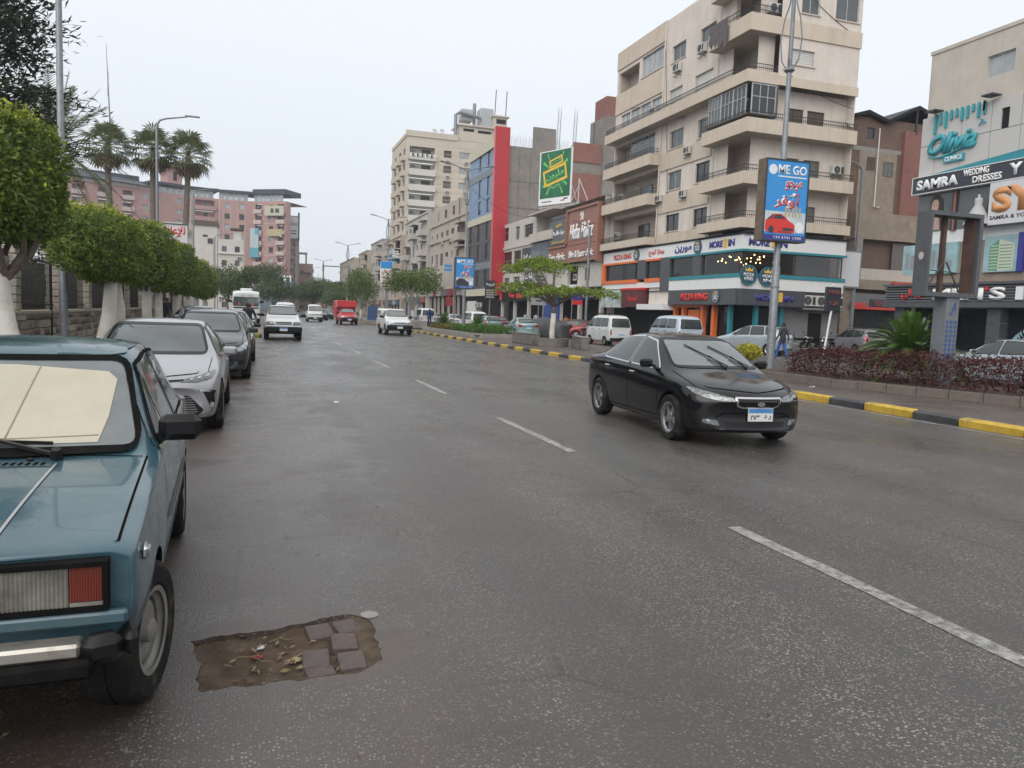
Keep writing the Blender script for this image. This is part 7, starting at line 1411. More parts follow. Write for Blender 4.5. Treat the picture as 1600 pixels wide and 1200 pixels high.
def car(name, label, loc, rot, pm, st=SED, ax=(-1.36, 1.29), wr=.315, kind='sedan', front=None, wheel='five', sz=1., sy=1., sx=1., sub=2, trim=None, handle=None, group=None, plate_f=True, cat='car', gw_=None, glass=None, roofrails=False, tail=None):
    t = thing(name, label, cat, loc, rot, group); st = scale_st(st, sy, sx, sz); ax = [a * sy for a in ax]; hw = .887 * sx; yr = st[-1][0]
    me = loft_body(st, [pm, C_UND], ax, wr, hw, sub); link('body', me, t); bv = bvh_of(me); Y = lambda y: y * sy; Z = lambda z: z * sz; X_ = lambda x: x * sx
    def pz(p): return [(Y(a), Z(b_)) for a, b_ in p]
    def pf(p): return [(X_(a), Z(b_)) for a, b_ in p]
    if kind == 'sedan': sg_ = [[(-.90, .945), (-.34, 1.33), (.04, 1.385), (.06, .975)], [(.12, .975), (.10, 1.39), (.62, 1.375), (.98, 1.26), (1.16, 1.03), (1.1, 1.005)]]
    else: sg_ = [[(-.90, .945), (-.34, 1.33), (.04, 1.385), (.06, .975)], [(.12, .975), (.10, 1.39), (.78, 1.39), (.90, 1.0)], [(.97, 1.0), (.86, 1.385), (1.25 if kind == 'hatch' else 1.7, 1.34), (1.45 if kind == 'hatch' else 1.85, 1.06)]]
    side_glass(t, bv, [pz(p) for p in sg_], .05, glass, trim, .018)
    screen(t, bv, -1, pf([(-.665, 1.0), (.665, 1.0), (.545, 1.375), (-.545, 1.375)]), 'windscreen', .08, gw_, .032)
    if kind == 'sedan': screen(t, bv, 1, pf([(-.60, 1.10), (.60, 1.10), (.50, 1.33), (-.50, 1.33)]), 'rear_window', .06, glass or C_GLASS)
    else: screen(t, bv, 1, pf([(-.60, 1.07), (.60, 1.07), (.52, 1.32), (-.52, 1.32)]), 'rear_window', .06, glass or C_GLASS)
    seams(t, bv, [pz([(-.93, .93), (-.98, .72), (-.95, .30), (.08, .28)]), pz([(.09, .97), (.09, .28)]), pz([(.09, .28), (.86, .28), (1.0, .62), (1.13, 1.0)])]); seams(t, bv, [pf([(-.60, .80), (-.58, .78), (0, .735), (.58, .78), (.60, .80)])], 'Y', (-1,)); seams(t, bv, [[(sg_x * X_(.70), Y(-2.0)), (sg_x * X_(.725), Y(-1.15))] for sg_x in (-1, 1)], 'Z', (1,))
    handles(t, bv, pz([(-.08, .845), (.92, .875)]), handle or pm); mirror(t, X_(.84), Y(-.72), Z(1.02), pm)
    put_wheels(t, ax, hw - .005, wr, .20, wheel)
    if front: front(t, bv, pm, X_, Y, Z)
    # tail
    tl = tail or [(.42, .80), (.74, .80), (.74, .97), (.42, .95)]
    if kind == 'sedan': both(t, bv, 'tail_light', C_TAIL, pf(tl), 1, .03)
    else: both(t, bv, 'tail_light', C_TAIL, pf([(.60, .78), (.77, .78), (.72, 1.12), (.62, 1.10)]), 1, .03)
    for s in (-1, 1): put(t, bv, 'tail_light', C_TAIL, 'X', pz([(2.02 * (yr / sy) / 2.27, .82), (2.18 * (yr / sy) / 2.27, .82), (2.16 * (yr / sy) / 2.27, .94), (2.0 * (yr / sy) / 2.27, .96)]), s, .02)
    p = hit(bv, 'Y', 1, 0, Z(.74), .012); plate(t, 0, p.y, p.z, 1, txt=False); put(t, bv, 'rear_bumper_trim', C_BLK, 'Y', pf([(-.5, .30), (.5, .30), (.55, .38), (-.55, .38)]), 1)
    b = MB(); b.box(-hw * .7, Y(-1.75), .17, hw * .7, yr * .8, .26); b.build('underbody', C_UND, t)
    if roofrails:
        for s in (-1, 1): b = MB(); b.tube([(s * .56, -.3, Z(1.44)), (s * .56, -.15, Z(1.50)), (s * .56, 1.3, Z(1.50)), (s * .56, 1.5, Z(1.45))], .018, 6); b.build('roof_rail', C_RIM, t)
    return t, bv
# fronts
def front_kia(t, bv, pm, X_, Y, Z):
    both(t, bv, 'headlight', C_HLK, [(.335, .625), (.345, .665), (.56, .715), (.735, .765), (.80, .775), (.775, .70), (.66, .655), (.50, .625)], -1, .02, .008, .03)
    o = put(t, bv, 'grille', C_BLK, 'Y', [(-.32, .665), (.32, .665), (.285, .575), (.22, .555), (-.22, .555), (-.285, .575)], -1, .02, .008, .04)[0]; ribbon(bv, 'Y', -1, rpoly([(-.33, .67), (.33, .67), (.292, .572), (.224, .548), (-.224, .548), (-.292, .572)], .02), .022, .012, True, .03).build('grille_frame', C_CHR, o, smooth=True)
    b = MB(); p = hit(bv, 'Y', -1, 0, .615, .02); n = 16; b.prism([(.055 * math.cos(2 * PI * i / n), .026 * math.sin(2 * PI * i / n)) for i in range(n)], 0, .012, lambda u, v, h: Vector((p.x + u, p.y - h, p.z + v))); b.build('badge', C_CHR, t); letters('KIA', lambda u, v, d: Vector((p.x + u, p.y - .012 + d, p.z + v)), -.035, .035, -.012, .012, 0, C_BLK, t, thick=.002)
    both(t, bv, 'fog_light', C_HLD, [(.50, .30), (.70, .33), (.70, .385), (.53, .37)], -1, .02); put(t, bv, 'air_intake', C_BLK, 'Y', [(-.42, .29), (.42, .29), (.46, .36), (-.46, .36)], -1, .03); seams(t, bv, [[(-.55, .40), (-.44, .47), (.44, .47), (.55, .40)]], 'Y', (-1,), .014)
    q = hit(bv, 'Y', -1, .02, .44, .02); plate(t, .02, q.y - .01, .46, -1)
    wipers(t, bv, [((.12, 1.005), (-.30, 1.28)), ((.48, 1.005), (.06, 1.27))])
def front_corolla(t, bv, pm, X_, Y, Z):
    both(t, bv, 'headlight', C_HLD, [(.40, .665), (.42, .69), (.62, .735), (.78, .79), (.80, .76), (.76, .70), (.60, .655)], -1, .015, .008, .03)
    for k in range(3): both(t, bv, 'lamp_insert', C_HL, [(.50 + .085 * k, .675 + .018 * k), (.545 + .085 * k, .685 + .018 * k), (.555 + .085 * k, .715 + .018 * k), (.52 + .085 * k, .705 + .018 * k)], -1, .006, .012, .03)
    put(t, bv, 'grille', C_BLK, 'Y', [(-.50, .50), (.50, .50), (.67, .31), (.60, .25), (-.60, .25), (-.67, .31)], -1, .03, .008, .05)
    for k in range(7): z = .29 + k * .03; put(t, bv, 'grille_bar', C_STL, 'Y', [(-.60 + k * .012, z), (.60 - k * .012, z), (.60 - k * .012, z + .008), (-.60 + k * .012, z + .008)], -1, 0, .012, .08)
    ribbon(bv, 'Y', -1, [(-.44, .685), (0, .665), (.44, .685)], .018, .01).build('hood_trim', C_BLK, t, smooth=True); put(t, bv, 'badge', C_CHR, 'Y', [(-.05, .61), (.05, .61), (.05, .66), (-.05, .66)], -1, .02)
    for s in (-1, 1): ribbon(bv, 'Y', -1, [(s * .62, .56), (s * .79, .54), (s * .80, .40), (s * .76, .27), (s * .5, .225)], .024, .012, False, .03).build('bumper_trim', C_CHR, t, smooth=True); put(t, bv, 'fog_recess', C_BLK, 'Y', [(s * .66, .545), (s * .785, .53), (s * .79, .36), (s * .74, .36)] if s > 0 else [(s * .74, .36), (s * .79, .36), (s * .785, .53), (s * .66, .545)], -1, .01); p = hit(bv, 'Y', -1, s * .75, .37, .012); b = MB(); b.lathe([(0, -.006), (.03, -.004), (.036, .01)], 12, p, 'Y'); b.build('fog_light', C_HL, t)
    q = hit(bv, 'Y', -1, 0, .40, .02); plate(t, 0, q.y - .015, .42, -1, txt=False)
def front_hatch(t, bv, pm, X_, Y, Z):
    both(t, bv, 'headlight', C_HL, [(X_(.50), Z(.63)), (X_(.66), Z(.70)), (X_(.79), Z(.80)), (X_(.82), Z(.78)), (X_(.79), Z(.66)), (X_(.66), Z(.60))], -1, .02, .008, .03); put(t, bv, 'grille', C_BLK, 'Y', [(-.42, Z(.66)), (.42, Z(.66)), (.36, Z(.60)), (-.36, Z(.60))], -1, .02)
    put(t, bv, 'air_intake', C_BLK, 'Y', [(-.5, Z(.48)), (.5, Z(.48)), (.56, Z(.34)), (.44, Z(.27)), (-.44, Z(.27)), (-.56, Z(.34))], -1, .05); both(t, bv, 'fog_recess', C_BLK, [(.62, Z(.42)), (.75, Z(.46)), (.74, Z(.34)), (.64, Z(.32))], -1, .02); put(t, bv, 'badge', C_CHR, 'Y', [(-.05, Z(.63)), (.05, Z(.63)), (.05, Z(.68)), (-.05, Z(.68))], -1, .02); q = hit(bv, 'Y', -1, 0, Z(.53), .02); plate(t, 0, q.y, Z(.53), -1, txt=False)
def front_plain(t, bv, pm, X_, Y, Z):
    both(t, bv, 'headlight', C_HL, [(X_(.42), Z(.63)), (X_(.46), Z(.70)), (X_(.70), Z(.75)), (X_(.76), Z(.70)), (X_(.70), Z(.64))], -1, .02, .008, .04); put(t, bv, 'grille', C_BLK, 'Y', [(-.34, Z(.68)), (.34, Z(.68)), (.3, Z(.60)), (-.3, Z(.60))], -1, .02); put(t, bv, 'air_intake', C_BLK, 'Y', [(-.5, Z(.42)), (.5, Z(.42)), (.5, Z(.30)), (-.5, Z(.30))], -1, .03)
PK = paint('paint_black', (.0045, .0045, .006), .12, dirt=.06, ct=.25, dcol=(.02, .019, .018)); PS_ = paint('paint_silver', (.37, .37, .385), .28, .5, .0, dcol=(.26, .25, .24)); PG_ = paint('paint_graphite', (.035, .038, .044), .2, .35, .2, dcol=(.06, .055, .05)); PD_ = paint('paint_dark_navy', (.022, .025, .032), .2, .2, .2); PT_ = paint('paint_pale_teal', (.27, .40, .40), .3, .3, .2); PR_ = paint('paint_dark_red', (.20, .018, .022), .25, .1, .2); PSB = paint('paint_silver_blue', (.42, .48, .52), .3, .4, .2); PW_ = paint('paint_white', (.64, .65, .65), .3, 0, .3, dcol=(.36, .34, .31)); PWB = paint('paint_pale_blue', (.46, .54, .60), .3, .1, .2)
LD = -.03
car('sedan_car', 'glossy black sedan driving with chrome edged grille and raised wipers', (6.38, 10.62, 0), R(-3.5), PK, front=front_kia, sub=3, trim=C_CHR, handle=C_CHR, gw_=C_GLASSP)
car('sedan_car', 'silver sedan parked right behind the blue car', (-1.27, 12.35, 0), R(0), PS_, ax=(-1.42, 1.28), front=front_corolla, sub=3, sz=.97)
car('hatchback_car', 'dark grey hatchback parked behind the silver sedan', (-.96, 19.7, 0), R(0), PG_, HAT, (-1.36, 1.2), .33, 'hatch', front_hatch, sz=1.04, sx=1.0, sub=2)
car('hatchback_car', 'dark navy car parked behind the dark grey hatchback', (-.86, 25.2, 0), 0, PD_, HAT, (-1.36, 1.2), .32, 'hatch', front_hatch, sz=1.02)
car('sedan_car', 'light silver car parked third behind the silver sedan, only its roof seen', (-1.0, 31.2, 0), 0, PS_, front=front_plain)
car('sedan_car', 'pale car pulled up on the pavement beside the clipped trees', (-2.3, 35.5, .0), R(12), PSB, front=front_plain, sz=1.05)
car('sedan_car', 'pale teal sedan seen from behind beyond the shrubs', (18.6, 53.5, 0), R(180 - 5), PT_, front=front_plain, tail=[(.44, .78), (.74, .78), (.75, .99), (.55, .97)])
car('sedan_car', 'dark red car parked before the shops behind the median tree', (24.3, 57.2, 0), R(180 + 55), PR_, front=front_plain)
car('hatchback_car', 'red car half hidden behind the white minivan', (24.3, 53.4, 0), R(180 + 70), paint('paint_red', (.36, .02, .025), .25, 0, .15), HAT, (-1.36, 1.2), .31, 'hatch', front_plain)
car('hatchback_car', 'silver blue hatchback with dark side strip before the pizza shop', (25.4, 35.1, 0), R(180 + 30), PSB, HAT, (-1.34, 1.2), .30, 'hatch', front_plain, sz=1.06, sx=.95, sub=2, trim=C_BLK)
car('wagon_car', 'silver estate car with roof rails behind the cycad', (34.2, 37.2, 0), R(180 - 12), PS_, WAG, (-1.36, 1.29), .315, 'wagon', front_plain, sz=1.05, roofrails=True)
car('sedan_car', 'dark maroon car behind the shrubs, left of the pale teal sedan', (19.4, 62.5, 0), R(180), PR_, front=front_plain); car('hatchback_car', 'grey green car roof showing behind the cycad', (18.2, 61.0, 0), R(180), PT_, HAT, (-1.36, 1.2), .3, 'hatch', front_plain)
car('sedan_car', 'pale silver car parked below the clothing shop at the right edge', (22.3, 17.6, 0), R(180), PSB, front=front_plain)
car('hatchback_car', 'dark grey oncoming car beside the white van', (8.05, 103, 0), 0, PG_, HAT, (-1.36, 1.2), .31, 'hatch', front_plain, sub=1); car('sedan_car', 'small white car far behind the white van', (4.6, 122, 0), 0, PW_, front=front_plain, sub=1, sz=1.1); car('hatchback_car', 'dark car next to the grey one far down the road', (9.6, 112, 0), 0, PD_, HAT, (-1.36, 1.2), .31, 'hatch', front_plain, sub=1); car('sedan_car', 'white car on the service road behind the white pickup', (19.0, 76, 0), R(180), PW_, front=front_plain, sub=1); car('sedan_car', 'silver car far down the service road near the blue person', (20.5, 92, 0), R(180), PSB, front=front_plain, sub=1)
# parked car under a grey cover
st = scale_st(SED, 1.02, 1.04, 1.02); st = [(s[0], .02, s[2] + .05, s[3] + .04, s[4], *s[5:]) for s in st]; me = loft_body(st, [mat('car_cover', (.065, .067, .072), .75, var=.3, vscale=2, bump=.5, bscale=6)], (), .3, .9, 2, archs=False)
for v in me.vertices: n_ = fnoise((v.co.x * 2, v.co.y * 2.5, v.co.z * 2), 1.6); v.co += Vector((math.copysign(1, v.co.x) * .05 * n_, .03 * n_, .03 * n_ if v.co.z > .3 else 0))
o = link('covered_car', me, None, loc=(20.9, 55.0, 0)); o.rotation_euler = (0, 0, R(180 + 35)); tag(o, 'parked car under a dark grey dust cover', 'car')
for v in o.data.polygons: v.use_smooth = True
# ------------------------------------------------------------------ old boxy blue saloon in the foreground
PLD = mat('paint_faded_blue', (.038, .088, .112), .3, coat=.55, spec=.4, var=.14, vscale=2.2, dirt=.55, dscale=3.0, dirt_col=(.085, .115, .125), rvar=.15)
LAD = [(-1.825, .50, .715, .752, .60, .742, .765, .685, .790, .800, .05), (-1.81, .47, .735, .768, .60, .768, .785, .705, .808, .820, .02), (-1.70, .42, .75, .798, .58, .772, .815, .70, .832, .848, .015), (-1.22, .22, .76, .806, .56, .775, .868, .70, .885, .908, .01), (-.80, .20, .76, .81, .57, .778, .900, .705, .918, .938, .0), (-.66, .20, .76, .81, .57, .778, .908, .700, .935, .952, .02), (-.42, .20, .76, .81, .57, .778, .915, .650, 1.145, 1.165, .03), (-.15, .20, .76, .81, .57, .778, .922, .592, 1.352, 1.382, .03), (.06, .20, .76, .81, .57, .778, .926, .588, 1.388, 1.424, .02), (.60, .20, .76, .81, .57, .778, .928, .585, 1.398, 1.436, 0), (1.06, .20, .76, .81, .57, .776, .928, .58, 1.366, 1.404, -.02), (1.24, .21, .76, .808, .57, .775, .928, .60, 1.26, 1.295, -.02), (1.62, .23, .755, .80, .57, .77, .925, .675, .97, .985, -.02), (2.05, .27, .75, .79, .57, .765, .905, .69, .93, .94, -.02), (2.14, .32, .74, .775, .55, .75, .86, .68, .895, .905, -.02)]
lada = thing('saloon_car', 'faded blue boxy old saloon parked in the left foreground', 'car', (-1.215, 4.6, 0), R(2))
AXL = (-1.212, 1.212)
me = loft_body(LAD, [PLD, C_UND], AXL, .288, .81, 3, {5: [.75] * 5 + [.5] * 9, 6: [.7] * 5 + [.45] * 9, 4: .25, 3: .5}, .8, arch_extra=.06); link('body', me, lada); bv = bvh_of(me)
wsp = [(-.680, .950), (.680, .950), (.572, 1.338), (-.572, 1.338)]
q = rpoly(wsp, .07); o = decal(bv, 'Y', -1, q, .009, .03).build('windscreen', mat('lada_screen', (.10, .115, .12), .06, spec=.9, ior=1.7, var=.3, vscale=3), lada, smooth=True); b = ribbon(bv, 'Y', -1, q, .024, .014, True, .03); b.build('window_seal', C_RUB, o, smooth=True)
M_SHADEB = mat('sunshade_beige', (.42, .385, .295), .4, coat=.6, var=.12, vscale=2, dirt=.4, dscale=2.5, dirt_col=(.34, .31, .23), bump=.25, bscale=7); decal(bv, 'Y', -1, [(-.64, .975), (.50, .975), (.53, 1.08), (.545, 1.24), (.50, 1.275), (.1, 1.305), (-.54, 1.315)], .012, .03).build('sunshade', M_SHADEB, o, smooth=True); ribbon(bv, 'Y', -1, [(.12, .975), (.20, 1.295)], .006, .0135).build('sunshade_fold', mat('fold_line', (.20, .17, .12), .5), o); ribbon(bv, 'Y', -1, [(-.6, 1.01), (-.2, 1.005), (.15, .995), (.5, 1.002)], .004, .0135).build('sunshade_fold', MATS['fold_line'], o)
b = MB(); b.ball((-.02, -.25, 1.27), (.09, .02, .035), 10, 6); b.build('rear_view_mirror', C_BLK, lada)
G_LS = mat('lada_side_glass', (.13, .145, .135), .06, spec=.8, ior=1.6, var=.45, vscale=3.5)
sgl = [[(-.52, .95), (-.11, 1.315), (.42, 1.352), (.42, .95)], [(.50, .95), (.50, 1.352), (.98, 1.328), (1.26, .96)]]
for sg in (-1, 1):
    for p in sgl: q = rpoly(p, .035); o = decal(bv, 'X', sg, q, .004, .05).build('window', G_LS, lada, smooth=True); ribbon(bv, 'X', sg, q, .018, .009, True, .04).build('window_seal', C_RUB, o, smooth=True)
    ribbon(bv, 'X', sg, [(-.20, .955), (-.14, 1.30)], .022, .010).build('vent_bar', C_RUB, lada); ribbon(bv, 'X', sg, [(-.56, .935), (1.34, .945)], .018, .009).build('belt_trim', C_CHR, lada, smooth=True); ribbon(bv, 'X', sg, [(-.58, .95), (-.16, 1.352), (.06, 1.388), (.6, 1.398), (1.06, 1.372)], .016, .008).build('drip_rail', PLD, lada, smooth=True)
    ribbon(bv, 'X', sg, [(-.62, .60), (1.0, .60)], .03, .008).build('side_moulding', C_BLK, lada, smooth=True)
q = rpoly([(-.60, 1.02), (.60, 1.02), (.52, 1.31), (-.52, 1.31)], .06); o = decal(bv, 'Y', 1, q, .004).build('rear_window', C_GLASS, lada, smooth=True); ribbon(bv, 'Y', 1, q, .045, .01, True).build('window_seal', C_RUB, o, smooth=True)
seams(lada, bv, [[(-.58, .92), (-.62, .75), (-.60, .27), (.44, .26)], [(.45, .94), (.45, .26)], [(.45, .26), (.85, .26), (1.0, .62), (1.28, .94)]]); seams(lada, bv, [[(s * .712, -1.79), (s * .716, -.72)] for s in (-1, 1)], 'Z', (1,), .009); seams(lada, bv, [[(-.70, -.735), (.70, -.735)]], 'Z', (1,), .008)
[ribbon(bv, 'Z', 1, [(s * .37, -.86), (s * .335, -1.79)], .011, .005).build('hood_strip', mat('hood_strip', (.46, .47, .46), .35, .6), lada, smooth=True) for s in (-1, 1)]
put(lada, bv, 'hood_vent_panel', PLD, 'Z', [(.02, -.90), (.36, -.90), (.36, -.83), (.02, -.83)], 1, .01, .003)
for k in range(11): put(lada, bv, 'vent_slot', C_SEAM, 'Z', [(.03 + k * .028, -.885), (.043 + k * .028, -.885), (.051 + k * .028, -.845), (.038 + k * .028, -.845)], 1, .003, .006, .03)
b = MB(); b.ball(hit(bv, 'Z', 1, .26, -.80, .004), (.016, .016, .01), 8, 5); b.build('washer_jet', C_BLK, lada)
for (a, c, pv) in (((.30, .965), (-.22, .995), (.36, .935)), ((-.16, .965), (-.58, .99), (-.10, .935))):
    p, q_ = hit(bv, 'Y', -1, *a, .03), hit(bv, 'Y', -1, *c, .022); v0 = hit(bv, 'Y', -1, *pv, .02); b = MB(); b.bar(p.lerp(q_, -.05), q_, .012, .016); b.bar(v0, p.lerp(q_, .4) + Vector((0, -.015, .012)), .022, .014); b.cyl(v0 + Vector((0, .0, -.02)), v0 + Vector((0, -.02, .03)), .026, .02, 10); b.build('wiper', C_BLK, lada)
for sg in (1, -1):
    b = MB(); b.obox((sg * .85, -.50, 1.03), (.20, .085, .13), sg * .1, bev=.035); b.bar((sg * .75, -.47, .97), (sg * .80, -.49, 1.0), .05, .05); o = b.build('mirror', mat('mirror_black', (.010, .010, .011), .3, spec=.3), lada, smooth=40); b = MB(); b.obox((sg * .85, -.455, 1.03), (.17, .006, .10), sg * .1); b.build('mirror_glass', C_GLASS, o)
    fy = -1.835
    # light unit: frame, lens, amber lens
    b = MB()
    for (x0, x1, z0, z1) in ((.305, .692, .768, .785), (.305, .692, .618, .632), (.305, .318, .632, .768), (.678, .692, .632, .768)): b.box(sg * x0, fy - .012, z0, sg * x1, fy + .05, z1)
    b.box(sg * .31, fy + .02, .62, sg * .685, fy + .04, .78); o = b.build('headlight', C_RUB, lada)
    b = MB(); n = 20; x0, x1, z0, z1 = .32, .575, .634, .766
    for i in range(n): 
        u0, u1 = x0 + (x1 - x0) * i / n, x0 + (x1 - x0) * (i + 1) / n; um = (u0 + u1) / 2
        b.quad((sg * u0, fy + .0, z0), (sg * um, fy - .005, z0), (sg * um, fy - .005, z1), (sg * u0, fy + .0, z1)); b.quad((sg * um, fy - .005, z0), (sg * u1, fy, z0), (sg * u1, fy, z1), (sg * um, fy - .005, z1))
    b.build('lens', mat('lada_lens', (.20, .19, .165), .14, .25, spec=.7, coat=1., var=.5, vscale=9, dirt=.6, dscale=8, dirt_col=(.11, .095, .07)), o)
    b = MB(); x0, x1 = .578, .676
    for i in range(12): u0, u1 = x0 + (x1 - x0) * i / 12, x0 + (x1 - x0) * (i + 1) / 12; um = (u0 + u1) / 2; b.quad((sg * u0, fy, .650), (sg * um, fy - .004, .650), (sg * um, fy - .004, .766), (sg * u0, fy, .766)); b.quad((sg * um, fy - .004, .650), (sg * u1, fy, .650), (sg * u1, fy, .766), (sg * um, fy - .004, .766))
    b.build('indicator_lens', mat('lada_amber', (.17, .038, .024), .2, coat=1., dirt=.75, dscale=9, dirt_col=(.16, .07, .04)), o); b = MB(); b.box(sg * .578, fy - .003, .634, sg * .676, fy + .01, .648); b.build('side_lens', MATS['lada_lens'], o)
    p = hit(bv, 'X', sg, -1.62, .745, .008); b = MB(); b.obox(p, (.03, .075, .05), 0, bev=.012); o = b.build('side_repeater', C_CHR, lada, smooth=40); b = MB(); b.obox(p + Vector((sg * .012, 0, 0)), (.012, .05, .032), 0, bev=.004); b.build('repeater_lens', C_HL, o)
    put(lada, bv, 'tail_light', C_TAIL, 'Y', [(sg * .42, .66), (sg * .72, .66), (sg * .72, .82), (sg * .42, .82)] if sg > 0 else [(-.72, .66), (-.42, .66), (-.42, .82), (-.72, .82)], 1, .01); 
b = MB(); b.box(-.30, -1.845, .625, .30, -1.82, .78); o = b.build('grille', C_RUB, lada)
for k in range(20): b = MB(); b.box(-.29 + k * .03, -1.862, .63, -.282 + k * .03, -1.846, .775); b.build('grille_bar', C_CHR, o)
b = MB(); b.box(-.75, -1.85, .565, .75, -1.81, .612, bev=.01); b.build('front_apron', PLD, lada, smooth=40)
b = MB(); b.box(-.62, -1.93, .492, .62, -1.84, .540, bev=.01); o = b.build('bumper', mat('bumper_chrome', (.42, .40, .36), .35, .7, dirt=.75, dscale=6, dirt_col=(.14, .105, .075)), lada, smooth=40); b = MB(); b.box(-.66, -1.95, .425, .66, -1.84, .491, bev=.015); b.build('bumper_strip', C_RUB, o, smooth=40)
for sg in (1, -1):
    b = MB(); b.obox((sg * .675, -1.88, .505), (.13, .09, .10), sg * .35, bev=.03); b.obox((sg * .745, -1.78, .50), (.05, .2, .08), sg * .2, bev=.02); b.build('bumper_corner', C_BLK, o, smooth=40)
b = MB(); b.box(-.76, 2.12, .40, .76, 2.22, .50, bev=.012); b.build('rear_bumper', MATS['bumper_chrome'], lada, smooth=40); b = MB(); b.box(-.62, -.85, .2, .62, 2.0, .28); b.box(-.45, -1.6, .3, .45, -.85, .42); b.build('underbody', C_UND, lada)
for sg in (-1, 1):
    for (y, z) in ((.30, .86), (1.10, .86)): b = MB(); p = hit(bv, 'X', sg, y, z, .016); b.obox(p, (.028, .13, .024), 0, bev=.008); b.build('door_handle', C_CHR, lada, smooth=40)
put_wheels(lada, AXL, .79, .288, .185, 'steel', R(-13))
# ------------------------------------------------------------------ pickups, vans, truck, bus
PIC = [(-2.45, .42, .70, .76, .55, .74, .70, .60, .78, .80, .10), (-2.38, .36, .78, .83, .58, .80, .80, .66, .90, .93, .12), (-2.1, .33, .83, .88, .62, .84, .92, .70, 1.0, 1.03, .06), (-1.45, .32, .85, .89, .65, .85, 1.0, .74, 1.08, 1.12, .03), (-1.15, .32, .85, .89, .66, .855, 1.03, .72, 1.16, 1.2, .04), (-.75, .32, .85, .89, .66, .855, 1.05, .64, 1.50, 1.56, .04), (-.5, .32, .85, .89, .66, .855, 1.06, .62, 1.63, 1.68, .03), (0, .32, .85, .89, .66, .855, 1.07, .61, 1.65, 1.70, 0), (.45, .32, .85, .89, .66, .855, 1.07, .61, 1.62, 1.67, 0), (.62, .32, .85, .89, .66, .855, 1.06, .63, 1.5, 1.54, 0), (.66, .34, .84, .88, .66, .85, 1.05, .66, 1.10, 1.12, 0)]
def pickup(name, label, loc, rot, pm, box=None, grille='new', cat='pickup truck', bumper=None):
    t = thing(name, label, cat, loc, rot); ax = (-1.62, 1.35); me = loft_body(PIC, [pm, C_UND], (ax[0],), .36, .89, 2, {5: .4, 6: .4}, .6); link('body', me, t); bv = bvh_of(me)
    side_glass(t, bv, [[(-.95, 1.10), (-.58, 1.52), (-.2, 1.58), (-.15, 1.1)], [(-.08, 1.1), (-.12, 1.58), (.40, 1.56), (.45, 1.1)]], .05); screen(t, bv, -1, [(-.68, 1.22), (.68, 1.22), (.58, 1.60), (-.58, 1.60)], 'windscreen', .08, C_GLASSP); screen(t, bv, 1, [(-.55, 1.15), (.55, 1.15), (.5, 1.5), (-.5, 1.5)], 'rear_window', .06, C_GLASS)
    seams(t, bv, [[(-1.0, 1.05), (-1.02, .45), (.1, .43)], [(.5, 1.05), (.5, .43)]]); handles(t, bv, [(.3, .98)], C_BLK); mirror(t, .88, -.85, 1.18, C_BLK, 1.25)
    if grille == 'new':
        both(t, bv, 'headlight', C_HL, [(.46, .72), (.48, .84), (.74, .90), (.80, .84), (.78, .72)], -1, .03, .008); put(t, bv, 'grille', C_BLK, 'Y', [(-.44, .74), (.44, .74), (.44, .84), (-.44, .84)], -1, .02); put(t, bv, 'grille_bar', C_CHR, 'Y', [(-.44, .785), (.44, .785), (.44, .81), (-.44, .81)], -1, 0, .012); b = MB(); b.box(-.84, -2.56, .40, .84, -2.36, .68, bev=.06); b.build('bumper', bumper or C_BLK, t, smooth=40)
    else:
        both(t, bv, 'headlight', C_HLD, [(.44, .72), (.44, .88), (.78, .88), (.78, .72)], -1, .02, .008); put(t, bv, 'grille', C_BLK, 'Y', [(-.38, .74), (.38, .74), (.38, .88), (-.38, .88)], -1, .02); o = MB()
        for k in range(9): o.add([hit(bv, 'Y', -1, -.34 + k * .085 + dx, z, .014) for dx, z in ((0, .75), (.02, .75), (.02, .87), (0, .87))], [(0, 1, 2, 3)])
        o.build('grille_bar', C_CHR, t); b = MB(); b.box(-.86, -2.56, .38, .86, -2.36, .64, bev=.05); b.build('bumper', C_BLK, t, smooth=40); b = MB(); b.box(-.8, -2.50, .645, .8, -2.36, .70, bev=.02); b.build('bumper_top', pm, t, smooth=40)
    plate(t, 0, -2.575, .53, -1, txt=False); b = MB()
    b.box(-.86, .72, .62, .86, 2.6, 1.08, bev=.03); bd = b.build('cargo_bed', pm, t, smooth=40); b = MB(); b.box(-.75, -2.3, .3, .75, 2.5, .5); b.build('underbody', C_UND, t)
    if box == 'canopy':
        b = MB(); b.box(-.82, .72, 1.085, .82, 2.58, 1.72, bev=.10); b.build('canopy', pm, t, smooth=40); b = MB(); [b.box(s * .823, .95, 1.25, s * .829, 2.35, 1.58) for s in (-1, 1)]; b.build('canopy_window', C_GLASS, t)
    if box == 'box':
        b = MB(); b.box(-.98, .40, 1.72, .98, .80, 2.42, bev=.03); b.box(-.98, .80, .75, .98, 3.0, 2.42, bev=.03); b.box(-.98, -.35, 1.74, .98, .40, 2.42, bev=.05); b.build('cargo_box', pm, t, smooth=40); b = MB(); [b.box(s * .98, .85 + k * .35, .9, s * .995, .88 + k * .35, 2.35) for s in (-1, 1) for k in range(6)]; b.build('box_rib', pm, t)
    put_wheels(t, ax, .87, .36, .22, 'five'); 
    if box != 'box':
        b = MB(); [b.lathe([(.42, -.02), (.46, 0), (.42, .02)], 18, (s * .85, 1.35, .36), 'X', 0, PI) for s in (-1, 1)]; b.build('wheel_arch', C_BLK, t)
    return t
pickup('pickup_truck', 'white single-cab pickup facing the camera on the left lane', (1.32, 41.0, 0), 0, PW_, grille='old'); pickup('pickup_truck', 'white pickup with canopy oncoming near the median', (9.05, 52.6, 0), R(-1), PW_, 'canopy')
